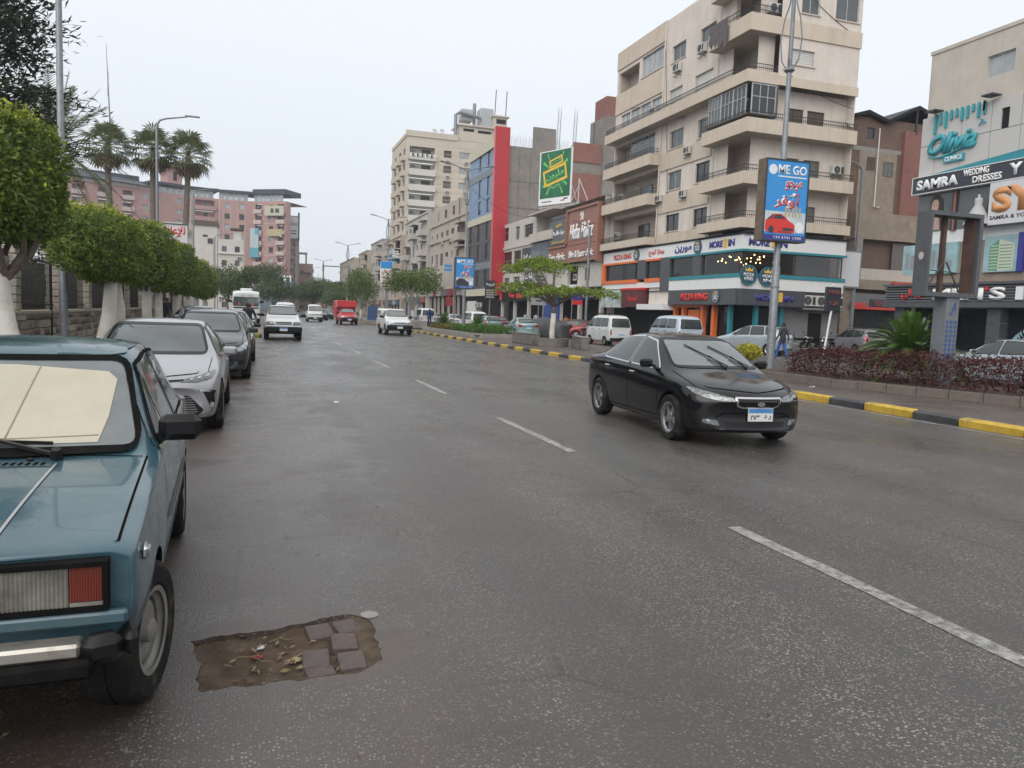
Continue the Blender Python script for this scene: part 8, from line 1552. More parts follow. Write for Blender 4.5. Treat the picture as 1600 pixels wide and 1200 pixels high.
pickup('box_truck', 'red pickup truck with tall red cargo box', (8.95, 80.8, 0), R(1), paint('paint_bright_red', (.50, .02, .028), .3, 0, .12), 'box', cat='truck')
VAN = [(-1.75, .32, .62, .68, .50, .68, .72, .62, .80, .82, .06), (-1.70, .28, .70, .735, .52, .735, .82, .67, .92, .94, .08), (-1.58, .26, .72, .745, .55, .745, .98, .66, 1.10, 1.14, .08), (-1.15, .25, .725, .75, .58, .745, 1.05, .60, 1.66, 1.70, .08), (-.95, .25, .725, .75, .58, .745, 1.06, .585, 1.74, 1.79, .05), (-.3, .25, .725, .75, .58, .745, 1.06, .58, 1.79, 1.84, 0), (.9, .25, .725, .75, .58, .745, 1.06, .58, 1.79, 1.84, 0), (1.45, .26, .72, .745, .58, .74, 1.06, .58, 1.74, 1.78, -.02), (1.62, .28, .71, .735, .58, .73, 1.04, .6, 1.55, 1.58, -.05), (1.72, .34, .68, .71, .55, .70, .95, .62, 1.03, 1.05, -.06)]
def van(name, label, loc, rot, pm, s=(1., 1., 1.), cat='van', rack=False, light=C_HL, lower=None, tailc=C_TAIL):
    t = thing(name, label, cat, loc, rot); sx, sy, sz = s; st = scale_st(VAN, sy, sx, sz); ax = (-1.12 * sy, .98 * sy); wr = .27 * max(1, sy * .9); me = loft_body(st, [pm, C_UND], ax, wr, .75 * sx, 2, {5: .3, 6: .35}, .6); link('body', me, t); bv = bvh_of(me); Q = lambda p: [(a * sy, c * sz) for a, c in p]; V = lambda p: [(a * sx, c * sz) for a, c in p]
    side_glass(t, bv, [Q(p) for p in ([(-1.30, 1.12), (-1.0, 1.58), (-.62, 1.62), (-.6, 1.12)], [(-.5, 1.12), (-.5, 1.62), (.32, 1.62), (.32, 1.12)], [(.42, 1.12), (.42, 1.62), (1.25, 1.60), (1.35, 1.14)])], .05); screen(t, bv, -1, V([(-.60, 1.14), (.60, 1.14), (.53, 1.62), (-.53, 1.62)]), 'windscreen', .08, C_GLASSP); screen(t, bv, 1, V([(-.58, 1.12), (.58, 1.12), (.52, 1.60), (-.52, 1.60)]), 'rear_window', .07, C_GLASS)
    both(t, bv, 'headlight', light, V([(.40, .70), (.40, .84), (.64, .86), (.66, .74)]), -1, .03, .008); both(t, bv, 'tail_light', tailc, V([(.58, .66), (.68, .66), (.68, .96), (.60, .96)]), 1, .02); put(t, bv, 'grille', C_BLK, 'Y', V([(-.34, .72), (.34, .72), (.34, .78), (-.34, .78)]), -1, .02); b = MB(); b.box(-.70 * sx, -1.80 * sy, .30 * sz, .70 * sx, -1.66 * sy, .50 * sz, bev=.04); b.build('bumper', lower or pm, t, smooth=40); b = MB(); b.box(-.70 * sx, 1.64 * sy, .30 * sz, .70 * sx, 1.79 * sy, .48 * sz, bev=.04); b.build('rear_bumper', C_BLK, t, smooth=40)
    seams(t, bv, [Q([(-.58, 1.62), (-.56, .40)]), Q([(.37, 1.62), (.37, .40)]), Q([(-.55, .9), (1.5, .9)])]); handles(t, bv, Q([(-.7, .97), (.22, .97)]), C_BLK); mirror(t, .73 * sx, -1.25 * sy, 1.2 * sz, C_BLK); plate(t, 0, -1.815 * sy, .42 * sz, -1, txt=False); plate(t, 0, 1.80 * sy, .62 * sz, 1, txt=False)
    if rack:
        b = MB(); [b.box(-.55 * sx, y * sy, 1.86 * sz, .55 * sx, y * sy + .04, 1.90 * sz) for y in (-.7, -.1, .5, 1.1)]; [b.box(x * sx, -.8 * sy, 1.88 * sz, x * sx + .03, 1.2 * sy, 1.92 * sz) for x in (-.55, .52)]; [b.box(x * sx, y * sy, 1.74 * sz, x * sx + .03, y * sy + .03, 1.9 * sz) for x in (-.55, .52) for y in (-.7, 1.1)]; b.build('roof_rack', C_BLK, t)
    put_wheels(t, ax, .74 * sx, wr, .17, 'steel'); return t
van('minivan', 'small white minivan with roof rack seen from behind near the median', (20.4, 42.6, 0), R(180), PW_, (1.0, 1.0, 1.0), rack=True); van('minibus', 'pale blue minibus behind the black car', (23.6, 40.2, 0), R(180 - 4), PWB, (1.12, 1.18, 1.06), cat='minibus'); van('minivan', 'white minivan parked beyond the shrubs behind the blue advert pole', (17.4, 62.5, 0), R(180 + 4), PW_, (1.0, 1.0, .98))
van('minibus', 'white minibus oncoming beside the dark hatch, left of the red truck', (6.35, 90, 0), 0, PW_, (1.1, 1.2, 1.06), cat='minibus', lower=C_BLK); van('minibus', 'white minibus roof just behind the white pickup', (2.2, 62, 0), 0, PW_, (1.08, 1.2, 1.06), cat='minibus'); van('minivan', 'white van with a blue load panel on the service road beyond the pickup', (17.6, 83, 0), R(180), PW_, (1.1, 1.15, 1.08))
b = MB(); b.box(13.2, 96, .3, 14.4, 96.15, 2.0); tag(b.build('blue_panel', mat('tarp_blue', (.03, .07, .16), .6, var=.2)), 'dark blue panel standing beside the far white van', 'panel')
# bus
BUS = [(-4.0, .45, 1.10, 1.15, .9, 1.15, 1.35, 1.05, 2.55, 2.62, .10), (-3.9, .40, 1.16, 1.19, .9, 1.19, 1.4, 1.10, 2.72, 2.80, .10), (-3.6, .38, 1.18, 1.2, .9, 1.2, 1.4, 1.1, 2.80, 2.9, .04), (0, .38, 1.18, 1.2, .9, 1.2, 1.4, 1.1, 2.82, 2.92, 0), (3.6, .38, 1.18, 1.2, .9, 1.2, 1.4, 1.1, 2.80, 2.9, 0), (3.95, .45, 1.12, 1.16, .9, 1.16, 1.4, 1.05, 2.65, 2.7, -.05)]
t = thing('bus', 'white bus with split windscreen parked past the clipped trees', 'bus', (-.72, 75.5, 0), 0); me = loft_body(BUS, [PW_, C_UND], (-2.5, 2.3), .46, 1.2, 2, {5: .6, 6: .6}, .75); link('body', me, t); bv = bvh_of(me)
for s in (-1, 1): screen(t, bv, -1, [(s * .03, 1.52), (s * 1.04, 1.52), (s * 1.0, 2.28), (s * .03, 2.28)] if s > 0 else [(-1.04, 1.52), (-.03, 1.52), (-.03, 2.28), (-1.0, 2.28)], 'windscreen', .06, C_GLASSP)
for k in range(6): side_glass(t, bv, [[(-3.3 + k * 1.12, 1.5), (-2.3 + k * 1.12, 1.5), (-2.3 + k * 1.12, 2.3), (-3.3 + k * 1.12, 2.3)]], .05)
put(t, bv, 'lower_band', C_BLK, 'Y', [(-1.05, 1.30), (1.05, 1.30), (1.05, 1.42), (-1.05, 1.42)], -1, .02); [both(t, bv, 'headlight', C_HLD, [(.72 + .17 * k, .78), (.86 + .17 * k, .78), (.86 + .17 * k, .92), (.72 + .17 * k, .92)], -1, .05, .008) for k in (0, 1)]; put(t, bv, 'destination_board', C_PLW, 'Y', [(-.9, 2.36), (.9, 2.36), (.88, 2.52), (-.88, 2.52)], -1, .02); letters(arabic('رحلات'), lambda u, v, d: Vector((u, -4.02 + d, v)), -.5, -.1, 2.38, 2.5, 0, C_BLK, t, thick=.004); letters(arabic('سياحة'), lambda u, v, d: Vector((u, -4.02 + d, v)), .2, .6, 2.38, 2.5, 0, C_BLK, t, thick=.004)
for s in (-1, 1):
    c = (s * .55, 1.6); b = MB(); v0 = [hit(bv, 'Y', -1, c[0] + dx, c[1] + dz, .012) for dx, dz in ((-.14, 0), (.14, 0), (0, .24))]; b.add(v0, [(0, 1, 2)]); b.build('warning_triangle', mat('triangle_red', (.5, .08, .05), .5), t); mirror(t, 1.15, -3.95, 1.9, C_BLK, 1.6)
b = MB(); b.box(-.5, -2.6, 2.86, .5, -1.2, 3.08, bev=.06); b.build('roof_unit', PW_, t, smooth=40); b = MB(); b.box(-1.1, -4.12, .42, 1.1, -3.9, .70, bev=.05); b.build('bumper', PW_, t, smooth=40); plate(t, 0, -4.13, .55, -1, txt=False); put_wheels(t, (-2.5, 2.3), 1.17, .46, .28, 'steel')
# motorcycles by the side wall
def motorbike():
    t = thing('motorcycle', 'x', 'motorcycle', (0, 0, 0), 0, 'motorcycles parked by the side wall'); DK = mat('bike_black', (.012, .012, .013), .3, coat=.5)
    for y in (-.63, .63):
        b = MB(); prof = [(.30 + .045 * math.cos(a), .045 * math.sin(a)) for a in [2 * PI * i / 8 for i in range(9)]]; b.lathe(prof, 24, (0, y, .345), 'X'); o = b.build('wheel', C_TYRE, t, smooth=True); b = MB(); b.lathe([(.26, -.02), (.275, 0), (.26, .02)], 24, (0, y, .345), 'X'); [b.tube([(0, y, .345), (0, y + .26 * math.cos(a), .345 + .26 * math.sin(a))], .008, 4) for a in [i * PI / 4 for i in range(8)]]; b.cyl((-.05, y, .345), (.05, y, .345), .05); b.build('rim', C_CHR, o); b = MB(); b.lathe([(.37, -.06), (.38, 0), (.37, .06)], 14, (0, y, .345), 'X', R(30), R(150)); b.build('mudguard', DK, t)
    b = MB(); [b.tube([(s * .08, -.63, .345), (s * .09, -.42, .95)], .022, 8) for s in (-1, 1)]; b.build('fork', C_CHR, t); b = MB(); b.tube([(0, -.4, .9), (0, -.25, .5), (0, .15, .35), (0, .3, .55), (0, .55, .78)], .025, 6); b.tube([(0, -.4, .9), (0, .1, .78), (0, .7, .78)], .022, 6); [b.tube([(s * .1, .63, .345), (s * .12, .5, .72)], .02, 6) for s in (-1, 1)]; b.build('frame', DK, t)
    b = MB(); b.ball((0, -.15, .86), (.14, .26, .12), 12, 8); b.build('fuel_tank', DK, t, smooth=True); b = MB(); b.obox((0, .32, .85), (.24, .62, .09), 0, bev=.035); b.obox((0, .66, .83), (.22, .2, .06), Matrix.Rotation(.3, 3, 'X'), bev=.02); b.build('seat', C_RUB, t, smooth=40); b = MB(); b.obox((0, -.05, .45), (.24, .34, .3), 0, bev=.05); b.tube([(.12, -.2, .4), (.16, .1, .28), (.16, .75, .32)], [.025, .03, .045], 8); b.build('engine', C_STL, t, smooth=40)
    b = MB(); b.tube([(-.36, -.28, 1.08), (-.15, -.36, 1.02), (.15, -.36, 1.02), (.36, -.28, 1.08)], .014, 6); [b.tube([(s * .3, -.3, 1.07), (s * .34, -.34, 1.22)], .006, 4) for s in (-1, 1)]; [b.ball((s * .35, -.34, 1.24), (.06, .015, .04), 8, 5) for s in (-1, 1)]; b.build('handlebar', C_BLK, t); b = MB(); b.ball((0, -.5, .93), (.09, .08, .09), 10, 8); b.build('headlamp', C_HL, t, smooth=True); b = MB(); b.tube([(.05, 0, .35), (.2, .08, .02)], .012, 5); b.build('kickstand', C_BLK, t); return t
mb0 = motorbike(); mb0.location = (29.6, 37.0, 0); mb0.rotation_euler = (0, R(8), R(-105)); mb0['label'] = 'black motorcycle with a visible front wheel, nearest the walking man'
for (x, y, a, lb) in ((31.0, 37.3, -80, 'black motorcycle in the middle of the row by the side wall'), (32.3, 37.5, -65, 'black motorcycle next to the red number board pole')): copy_thing(mb0, (x, y, 0), R(a), lb)
copy_thing(mb0, (20.4, 46.3, 0), R(150), 'lone motorcycle left of the white minivan', group='motorcycle beside the minivan'); copy_thing(mb0, (-.25, 34.6, 0), R(5), 'motorcycle at the kerb under the man in a dark shirt', group='motorcycle by the parked cars')
# ------------------------------------------------------------------ poles, signs, planters, people, wires
random.seed(91)
def median_lamp(x, y, lb, h=11.4, tilt=0.):
    t = thing('street_lamp', lb, 'street lamp', (x, y, .14), 0, 'double-armed lamps along the median'); b = MB()
    b.tube([(0, 0, 0), (0, 0, 3.2), (0, 0, 3.25), (0, 0, h)], [.13, .12, .10, .055], 14); b.lathe([(.2, 0), (.2, .03), (.14, .06)], 14); [b.lathe([(.135, z), (.135, z + .05), (.12, z + .06)], 14) for z in (1.3, 2.6, 4.2)]; b.build('pole', M_STEEL, t, smooth=40)
    b = MB()
    for k in range(4):
        a = k * PI / 2 + PI / 4; c, s = math.cos(a), math.sin(a); b.tube([(.07 * c, .07 * s, h - 2.4), (.24 * c, .24 * s, h - 2.1), (.30 * c, .30 * s, h - 1.5), (.22 * c, .22 * s, h - .9), (.10 * c, .10 * s, h - .5), (.06 * c, .06 * s, h - .1)], .022, 6)
    b.lathe([(.1, h - 2.45), (.16, h - 2.4), (.1, h - 2.3)], 12); b.build('ornament', M_STEEL, t)
    for s in (-1, 1):
        b = MB(); b.tube([(0, 0, h - .2), (s * .5, 0, h + .02), (s * 1.3, 0, h + .22)], .035, 6); o = b.build('arm', M_STEEL, t); b = MB(); b.obox((s * 1.62, 0, h + .28), (.7, .2, .09), Matrix.Rotation(-s * .15, 3, 'Y'), bev=.03); b.build('lamp_head', M_STEEL, o)
    return t
LP = [(15.0, 19.85, 'tall lamp post carrying the near blue advert, by the red hedge'), (13.9, 52.5, 'lamp post carrying the smaller blue advert beside the shrubs'), (13.8, 85.3, 'lamp post with the white advert sign before the far trees'), (13.8, 124, 'lamp post rising behind the red truck'), (13.8, 170, 'lamp post rising above the far dark trees'), (13.8, 205, 'farthest lamp post of the median row')]
lm0 = median_lamp(*LP[0])
for x, y, lb in LP[1:]: copy_thing(lm0, (x, y, .14), 0, lb)
# light-box adverts on the poles
M_ADB = mat('advert_blue', (.030, .26, .62), .4, var=.08, vscale=1.5); M_ADF = mat('advert_frame', (.05, .05, .055), .5, .3); M_RUST = mat('rusted_side', (.16, .12, .09), .8, .2, var=.3, vscale=4)
def advert(x0, x1, y, z0, z1, lb, big):
    t = thing('light_box_sign', lb, 'sign', ((x0 + x1) / 2, y, z0), world=True); b = MB(); b.box(x0 - .04, y, z0 - .04, x1 + .04, y + .38, z1 + .04); b.build('case', M_RUST if big else M_ADF, t); P = FY(y); b = MB(); fbox(b, P, x0, x1, z0, z1, -.012, -.001); f = b.build('print', M_ADB, t); w_, h = x1 - x0, z1 - z0
    b = MB(); [fbox(b, P, *q, -.03, -.001) for q in ((x0 - .04, x0, z0 - .04, z1 + .04), (x1, x1 + .04, z0 - .04, z1 + .04), (x0, x1, z0 - .04, z0), (x0, x1, z1, z1 + .04))]; b.build('frame', M_ADF, t)
    letters('ME GO', P, x0 + w_ * .27, x1 - w_ * .04, z1 - h * .17, z1 - h * .05, -.012, M_LW, f, bold=.03, thick=.004); b = MB(); fbox(b, P, x0 + w_ * .27, x1 - w_ * .04, z1 - h * .205, z1 - h * .19, -.015, -.012); b.build('rule', M_LW, f); b = MB(); n = 18; b.prism([(x0 + w_ * .14 + .1 * w_ * math.cos(2 * PI * i / n), z1 - h * .12 + .1 * w_ * math.sin(2 * PI * i / n)) for i in range(n)], -.012, -.016, P); b.build('emblem', M_LW, f)
    for dx, mt in ((.012, M_LW), (0, M_RED)):
        letters(arabic('ميجو'), P, x0 + w_ * .46 - dx, x1 - w_ * .14 + dx, z1 - h * .37 - dx, z1 - h * .25 + dx, -.013 - (.003 if mt is M_RED else 0), mt, f, bold=.015 if mt is M_RED else .05, thick=.002); letters(arabic('أوفر'), P, x0 + w_ * .22 - dx, x1 - w_ * .16 + dx, z1 - h * .60 - dx, z1 - h * .40 + dx, -.013 - (.003 if mt is M_RED else 0), mt, f, bold=.015 if mt is M_RED else .05, thick=.002)
    # printed picture: pale sky, towers, red car
    b = MB(); fbox(b, P, x0 + .01, x1 - .01, z0 + h * .10, z0 + h * .36, -.0145, -.012); b.build('printed_haze', mat('print_pale', (.50, .56, .58), .5, var=.15, vscale=3), f); b = MB(); [fbox(b, P, x0 + w_ * u, x0 + w_ * (u + .05), z0 + h * .3, z0 + h * (.42 + .03 * (k % 2)), -.0165, -.0146) for k, u in enumerate((.48, .56, .66, .73, .82))]; b.build('printed_towers', mat('print_sand', (.42, .36, .24), .5), f)
    cw = [(.02, .12), (.03, .24), (.10, .27), (.20, .325), (.40, .33), (.52, .29), (.58, .25), (.70, .22), (.75, .18), (.74, .11), (.68, .085), (.30, .085), (.10, .09)]; b = MB(); b.prism([(x0 + w_ * u, z0 + h * v) for u, v in cw], -.017, -.021, P); b.build('printed_car', M_RED if big else M_NBLK, f); b = MB(); [b.prism([(x0 + w_ * u, z0 + h * v) for u, v in q], -.021, -.023, P) for q in ([(.20, .265), (.26, .315), (.40, .318), (.52, .265)], [(.06, .255), (.16, .26), (.22, .31), (.17, .305)], [(.46, .12), (.70, .12), (.71, .155), (.45, .16)], [(.12, .085), (.22, .085), (.24, .15), (.16, .18), (.10, .14)], [(.34, .10), (.66, .095), (.66, .105), (.34, .11)])]; b.build('printed_glass', M_NBLK, f)
    b = MB(); b.prism([(x1 - w_ * .15 + .11 * w_ * math.cos(2 * PI * i / n), z0 + h * .17 + .11 * w_ * math.sin(2 * PI * i / n)) for i in range(n)], -.017, -.021, P); b.build('stamp', M_LW, f); b = MB(); fbox(b, P, x0 + .02, x1 - .02, z0 + .01, z0 + h * .065, -.016, -.012); b.build('caption_band', M_NAVY, f); letters('134 5741 1390', P, x0 + w_ * .25, x1 - w_ * .08, z0 + h * .018, z0 + h * .05, -.016, M_LW, f, thick=.002); return t
advert(14.27, 15.73, 19.6, 4.15, 6.47, 'large blue lit-box advert with red car on the near lamp post', True); advert(12.62, 13.85, 50.0, 3.25, 5.25, 'smaller blue lit-box advert with dark car on the second lamp post', False)
t = thing('light_box_sign', 'white advert sign with red Arabic lettering among the median trees', 'sign', (11.6, 72, 3.6), world=True); P = FY(72.0); b = MB(); b.box(11.02, 72, 3.62, 12.1, 72.25, 6.1); b.build('case', M_LW, t); letters(arabic('للإعلان'), P, 11.1, 12.0, 4.9, 5.3, -.002, M_RED, t, bold=.03); b = MB(); fbox(b, P, 11.1, 12.0, 4.55, 4.62, -.02, -.001); fbox(b, P, 11.1, 11.9, 3.75, 3.85, -.02, -.001); fbox(b, P, 11.15, 12.0, 4.0, 4.08, -.02, -.001); b.build('print', M_RED, t); b = MB(); fbox(b, P, 11.03, 12.09, 5.45, 6.08, -.02, -.001); b.build('header', M_ADB, t); b = MB(); b.cyl((11.56, 72.12, .14), (11.56, 72.12, 3.62), .07); b.build('post', M_STEEL, t)
t = thing('sign_pole', 'navy double sign on a thin pole before the red fin', 'sign', (16.9, 56.5, 0), world=True); P = FY(56.5); b = MB(); b.box(16.6, 56.5, 2.75, 17.4, 56.62, 4.15); b.build('board', M_NBLK, t); letters(arabic('فيزيتا'), P, 16.68, 17.32, 3.7, 3.95, -.002, M_LW, t, bold=.03); b = MB(); [fbox(b, P, 16.68, 17.3, 2.85 + .17 * k, 2.93 + .17 * k, -.02, -.001) for k in range(4)]; b.build('print', M_P2, t); b = MB(); b.cyl((17.0, 56.56, .14), (17.0, 56.56, 7.0), .05); b.build('post', M_STEEL, t)
t = thing('sign_pole', 'grey sign with blue print on a thin pole left of the smaller blue advert', 'sign', (17.2, 68.5, 0), world=True); P = FY(68.5); b = MB(); b.box(16.1, 68.5, 4.0, 17.2, 68.6, 6.6); b.build('board', M_P2, t); b = MB(); [fbox(b, P, 16.2, 16.9, 5.7 - .35 * k, 5.9 - .35 * k, -.02, -.001) for k in range(2)]; b.build('print', M_ADB, t); b = MB(); b.cyl((17.25, 68.55, .14), (17.25, 68.55, 7.4), .05); b.build('post', M_STEEL, t); b = MB(); b.box(16.4, 68.45, 2.2, 17.1, 68.5, 3.0); b.build('red_board', mat('board_red', (.30, .05, .04), .5, var=.2), t)
# small hanging shop sign blue/red
t = thing('hanging_sign', 'small blue and red shop sign hung before the dark shops', 'sign', (24.2, 57, 2.6), world=True); b = MB(); b.box(24.0, 57, 2.95, 24.9, 57.1, 3.35); b.build('blue_half', M_NAVY, t); b = MB(); b.box(24.0, 57, 2.6, 24.9, 57.1, 2.94); b.build('red_half', M_RED, t); b = MB(); b.cyl((24.0, 57.05, .1), (24.0, 57.05, 3.6), .04); b.build('post', M_STEEL, t)
# single-arm lamps
def arm_lamp(x, y, h, dx, dy, lb, grp, r=.09):
    t = thing('street_lamp', lb, 'street lamp', (x, y, .1), 0, grp); b = MB(); e = Vector((dx, dy, 0)); b.tube([(0, 0, 0), (0, 0, h - .5), e * .08 + Vector((0, 0, h - .15)), e * .25 + Vector((0, 0, h))] + [e * .8 + Vector((0, 0, h + .25))], [r, r * .75, r * .6, r * .5, r * .4], 10); b.lathe([(r * 1.8, 0), (r * 1.8, .04), (r * 1.1, .08)], 10); b.build('pole', M_STEEL, t, smooth=40); b = MB(); c = e * .95 + Vector((0, 0, h + .31)); L = e.length; b.obox(c, (max(.16, abs(dx) * .4), max(.16, abs(dy) * .4), .1), 0, bev=.03); b.build('lamp_head', M_STEEL, t, smooth=40); return t
arm_lamp(-6.2, 57, 13.6, 2.3, 0, 'lamp post in front of the fan palms, its arm reaching right', 'single-arm lamps on the left', .11); arm_lamp(-7.3, 105, 15.5, 2.6, 0, 'lamp post between the two right fan palms', 'single-arm lamps on the left', .12); arm_lamp(-6.2, 135, 12.6, 2.4, 0, 'small far lamp post before the white houses', 'single-arm lamps on the left', .12)
arm_lamp(37.3, 41.2, 12.0, -1.9, 0, 'lamp post at the side street corner with its arm reaching left', 'lamp at the side street', .12)
t = thing('utility_pole', 'plain grey pole by the corner shop behind the white minivan', 'pole', (25.9, 58.5, 0), world=True); b = MB(); b.tube([(25.9, 58.5, .1), (25.9, 58.5, 9.0)], [.12, .09], 10); b.build('pole', M_STEEL, t); b = MB(); b.tube([(25.9, 58.5, 8.9), (24.4, 58.5, 9.4)], .04, 6); b.build('arm', M_STEEL, t)
t = thing('street_pole', 'tall plain grey pole beside the nearest clipped trees', 'pole', (-4.66, 22.5, .15), 0); b = MB(); b.tube([(0, 0, 0), (0, 0, 3.0), (0, 0, 3.02), (0, 0, 12.5)], [.105, .1, .09, .06], 16); b.build('pole', M_STEEL, t, smooth=40); b = MB(); b.tube([(0, 0, 12.4), (.3, 0, 12.7), (1.8, 0, 12.9)], .05, 8); b.build('arm', M_STEEL, t)
# blank white sign board, LED number board, empty steel frame
t = thing('sign_board', 'blank white sign board on a post at the side street corner', 'sign', (36.6, 41.0, 3), world=True); b = MB(); b.box(35.75, 41.0, 4.15, 37.55, 41.15, 6.55); b.build('frame', M_STEEL, t); b = MB(); b.box(35.85, 40.97, 4.25, 37.45, 40.999, 6.45); b.build('panel', M_BAN, t); b = MB(); b.cyl((37.2, 41.2, .1), (37.2, 41.2, 4.3), .06); b.build('post', M_STEEL, t)
t = thing('number_board', 'dark red-lettered number board on a leaning white pole by the hedge', 'sign', (25.3, 29.5, 0), world=True); b = MB(); b.tube([(25.2, 29.5, .0), (25.5, 29.5, 2.35)], .05, 8); b.build('post', M_WHITE, t); b = MB(); b.box(25.15, 29.45, 2.35, 25.95, 29.6, 3.45); b.build('board', M_NBLK, t); P = FY(29.44); letters('1990', P, 25.25, 25.85, 3.1, 3.3, 0, MATS['letter_dim_red'], t, bold=.03); letters('5.24', P, 25.3, 25.8, 2.6, 2.8, 0, MATS['letter_dim_red'], t, bold=.03); b = MB(); b.ball((25.5, 29.5, 3.52), .06); b.build('knob', M_LW, t)
t = thing('sign_stand', 'empty grey steel sign frame on a blue patterned pillar behind the hedge', 'sign', (15.3, 13.6, 0), world=True); x0, x1, y0, y1, z0, z1 = 14.28, 15.80, 13.55, 13.95, 2.40, 4.30; M_FRM = mat('frame_grey', (.10, .105, .115), .5, .3, var=.15, dirt=.3, dscale=4, dirt_col=(.16, .10, .07)); M_RST = mat('rust_inner', (.075, .04, .03), .8, var=.3, vscale=5)
b = MB(); b.box(x0 - .02, y0, z0, x0 + .04, y1, z1); b.box(x1 - .10, y0, z0, x1, y1, z1); b.box(x0 + .04, y0, z1 - .09, x1 - .10, y1, z1); b.box(x0 + .04, y0, z0, x1 - .10, y1, z0 + .10); b.build('frame', M_FRM, t); b = MB(); b.box(x1 - .16, y0 + .1, z0 + .1, x1 - .105, y1 - .02, z1 - .1); b.box(x0 + .58, y0 + .2, z0 + .1, x0 + .67, y0 + .3, z1 - .1); b.build('inner_plate', M_RST, t); b = MB(); b.tube([(x0 + .6, y0 + .15, z0 + .8), (x0 + .1, y0 + .15, z0 + .15)], .018, 5); b.tube([(x0 + .66, y0 + .15, z0 + .8), (x0 + 1.1, y0 + .15, z0 + .15)], .018, 5); b.tube([(x0 + .05, y0 + .15, z0 + .6), (x1 - .3, y0 + .15, z0 + .55)], .012, 5); b.build('brace', M_DARKST, t)
b = MB(); b.box(14.95, 13.6, .3, 15.33, 13.95, 2.40); b.build('pillar', mat('pillar_grey', (.16, .17, .185), .6, var=.1), t); b = MB(); M_PAT = mat('pillar_blue', (.05, .10, .25), .5)
for k in range(9):
    for i in range(3): b.obox((15.02 + i * .12, 13.595, 1.0 + k * .105), (.07, .006, .07), Matrix.Rotation(PI / 4, 3, 'Y'))
b.tube([(15.05, 13.59, 2.02), (15.14, 13.59, 2.1), (15.2, 13.59, 2.3), (15.22, 13.59, 2.1), (15.08, 13.59, 2.0)], .012, 4); b.build('pattern', M_PAT, t); b = MB(); P = FX(x0 - .025); n = 14; b.prism([(13.75 + .07 * math.cos(2 * PI * i / n), 3.3 + .09 * math.sin(2 * PI * i / n)) for i in range(n)], 0, -.01, P); b.build('emblem', M_P2, t)
# white advert billboard behind the clipped trees
t = thing('billboard', 'white billboard with red Arabic lettering above the clipped trees', 'billboard', (-5.9, 61, 0), world=True); P = FY(61.0); b = MB(); b.box(-6.55, 61, 5.2, -4.65, 61.15, 7.2); b.build('panel', M_BAN, t); letters(arabic('للإعلان'), P, -6.42, -4.8, 6.3, 7.05, -.002, M_RED, t, bold=.03, thick=.02); b = MB(); [b.cyl((x, 61.1, .1), (x, 61.1, 6.9), .07) for x in (-6.5, -5.3)]; b.build('post', M_STEEL, t); b = MB(); [b.bar((-6.55, 60.97, z), (-4.65, 60.97, z), .05, .05) for z in (5.18, 7.22)]; b.build('frame', M_DARKST, t)
# round tree planter with concrete walls
t = thing('planter', 'round concrete tree planter between two low concrete walls', 'planter', (13.95, 35.4, 0), world=True); b = MB(); b.lathe([(.78, .12), (.80, .50), (.80, .55), (.66, .55), (.64, .40), (0, .40)], 20, (13.95, 35.4, 0)); b.build('ring', M_CONCD, t, smooth=40); b = MB(); b.obox((13.3, 37.6, .42), (.4, 3.2, .56), 0, bev=.03); b.build('wall_block', M_CONCD, t, smooth=40); b = MB(); b.obox((14.55, 33.4, .42), (.4, 2.6, .56), R(-14), bev=.03); b.build('wall_block', M_CONCD, t, smooth=40); b = MB(); b.obox((13.3, 37.6, .715), (.46, 3.25, .04), 0, bev=.01); b.obox((14.55, 33.4, .715), (.46, 2.65, .04), R(-14), bev=.01); b.build('wall_cap', M_CONC, t)
b = MB(); b.box(12.6, 68.5, .13, 14.8, 72, .75, bev=.03); tag(b.build('planter', M_CONC), 'square concrete planter box under the dense median tree', 'planter')
t = thing('kiosk', 'tall blue notice pillar far down the median', 'pillar', (16.2, 82, 0), world=True); b = MB(); b.box(15.8, 82, .1, 16.6, 82.4, 2.6, bev=.04); b.build('pillar', mat('kiosk_blue', (.10, .16, .26), .5), t); b = MB(); b.box(15.9, 81.97, 1.0, 16.5, 81.999, 2.3); b.build('notice', M_P2, t)
# gantry on the skyline
t = thing('sign_gantry', 'empty steel sign gantry far down the road', 'gantry', (15, 150, 0), world=True); b = MB(); [b.cyl((x, 150, 0), (x, 150, 9.6), .14) for x in (12.2, 17.0)]; b.bar((12.2, 150, 9.4), (17, 150, 9.4), .2, .2); b.bar((12.2, 150, 6.4), (17, 150, 6.4), .15, .15); b.build('frame', M_STEEL, t)
# overhead cables
for (p, q, sag, lb) in (((28.3, 105, 15.5), (28, 152, 16), .8, 'thin cable sagging along the beige blocks'), ((13.9, 52.5, 10.4), (27.9, 75, 12), 1.0, 'thin cable from the second lamp post to the clinic roof'), ((28.3, 45, 17.0), (37.3, 41.2, 11.8), .5, 'thin cable at the side of the corner block')):
    p = Vector(p); q = Vector(q); b = MB(); b.tube([p.lerp(q, i / 12) - Vector((0, 0, sag * 4 * (i / 12) * (1 - i / 12))) for i in range(13)], .014, 4); tag(b.build('overhead_cable', M_BLACK), lb, 'cable')

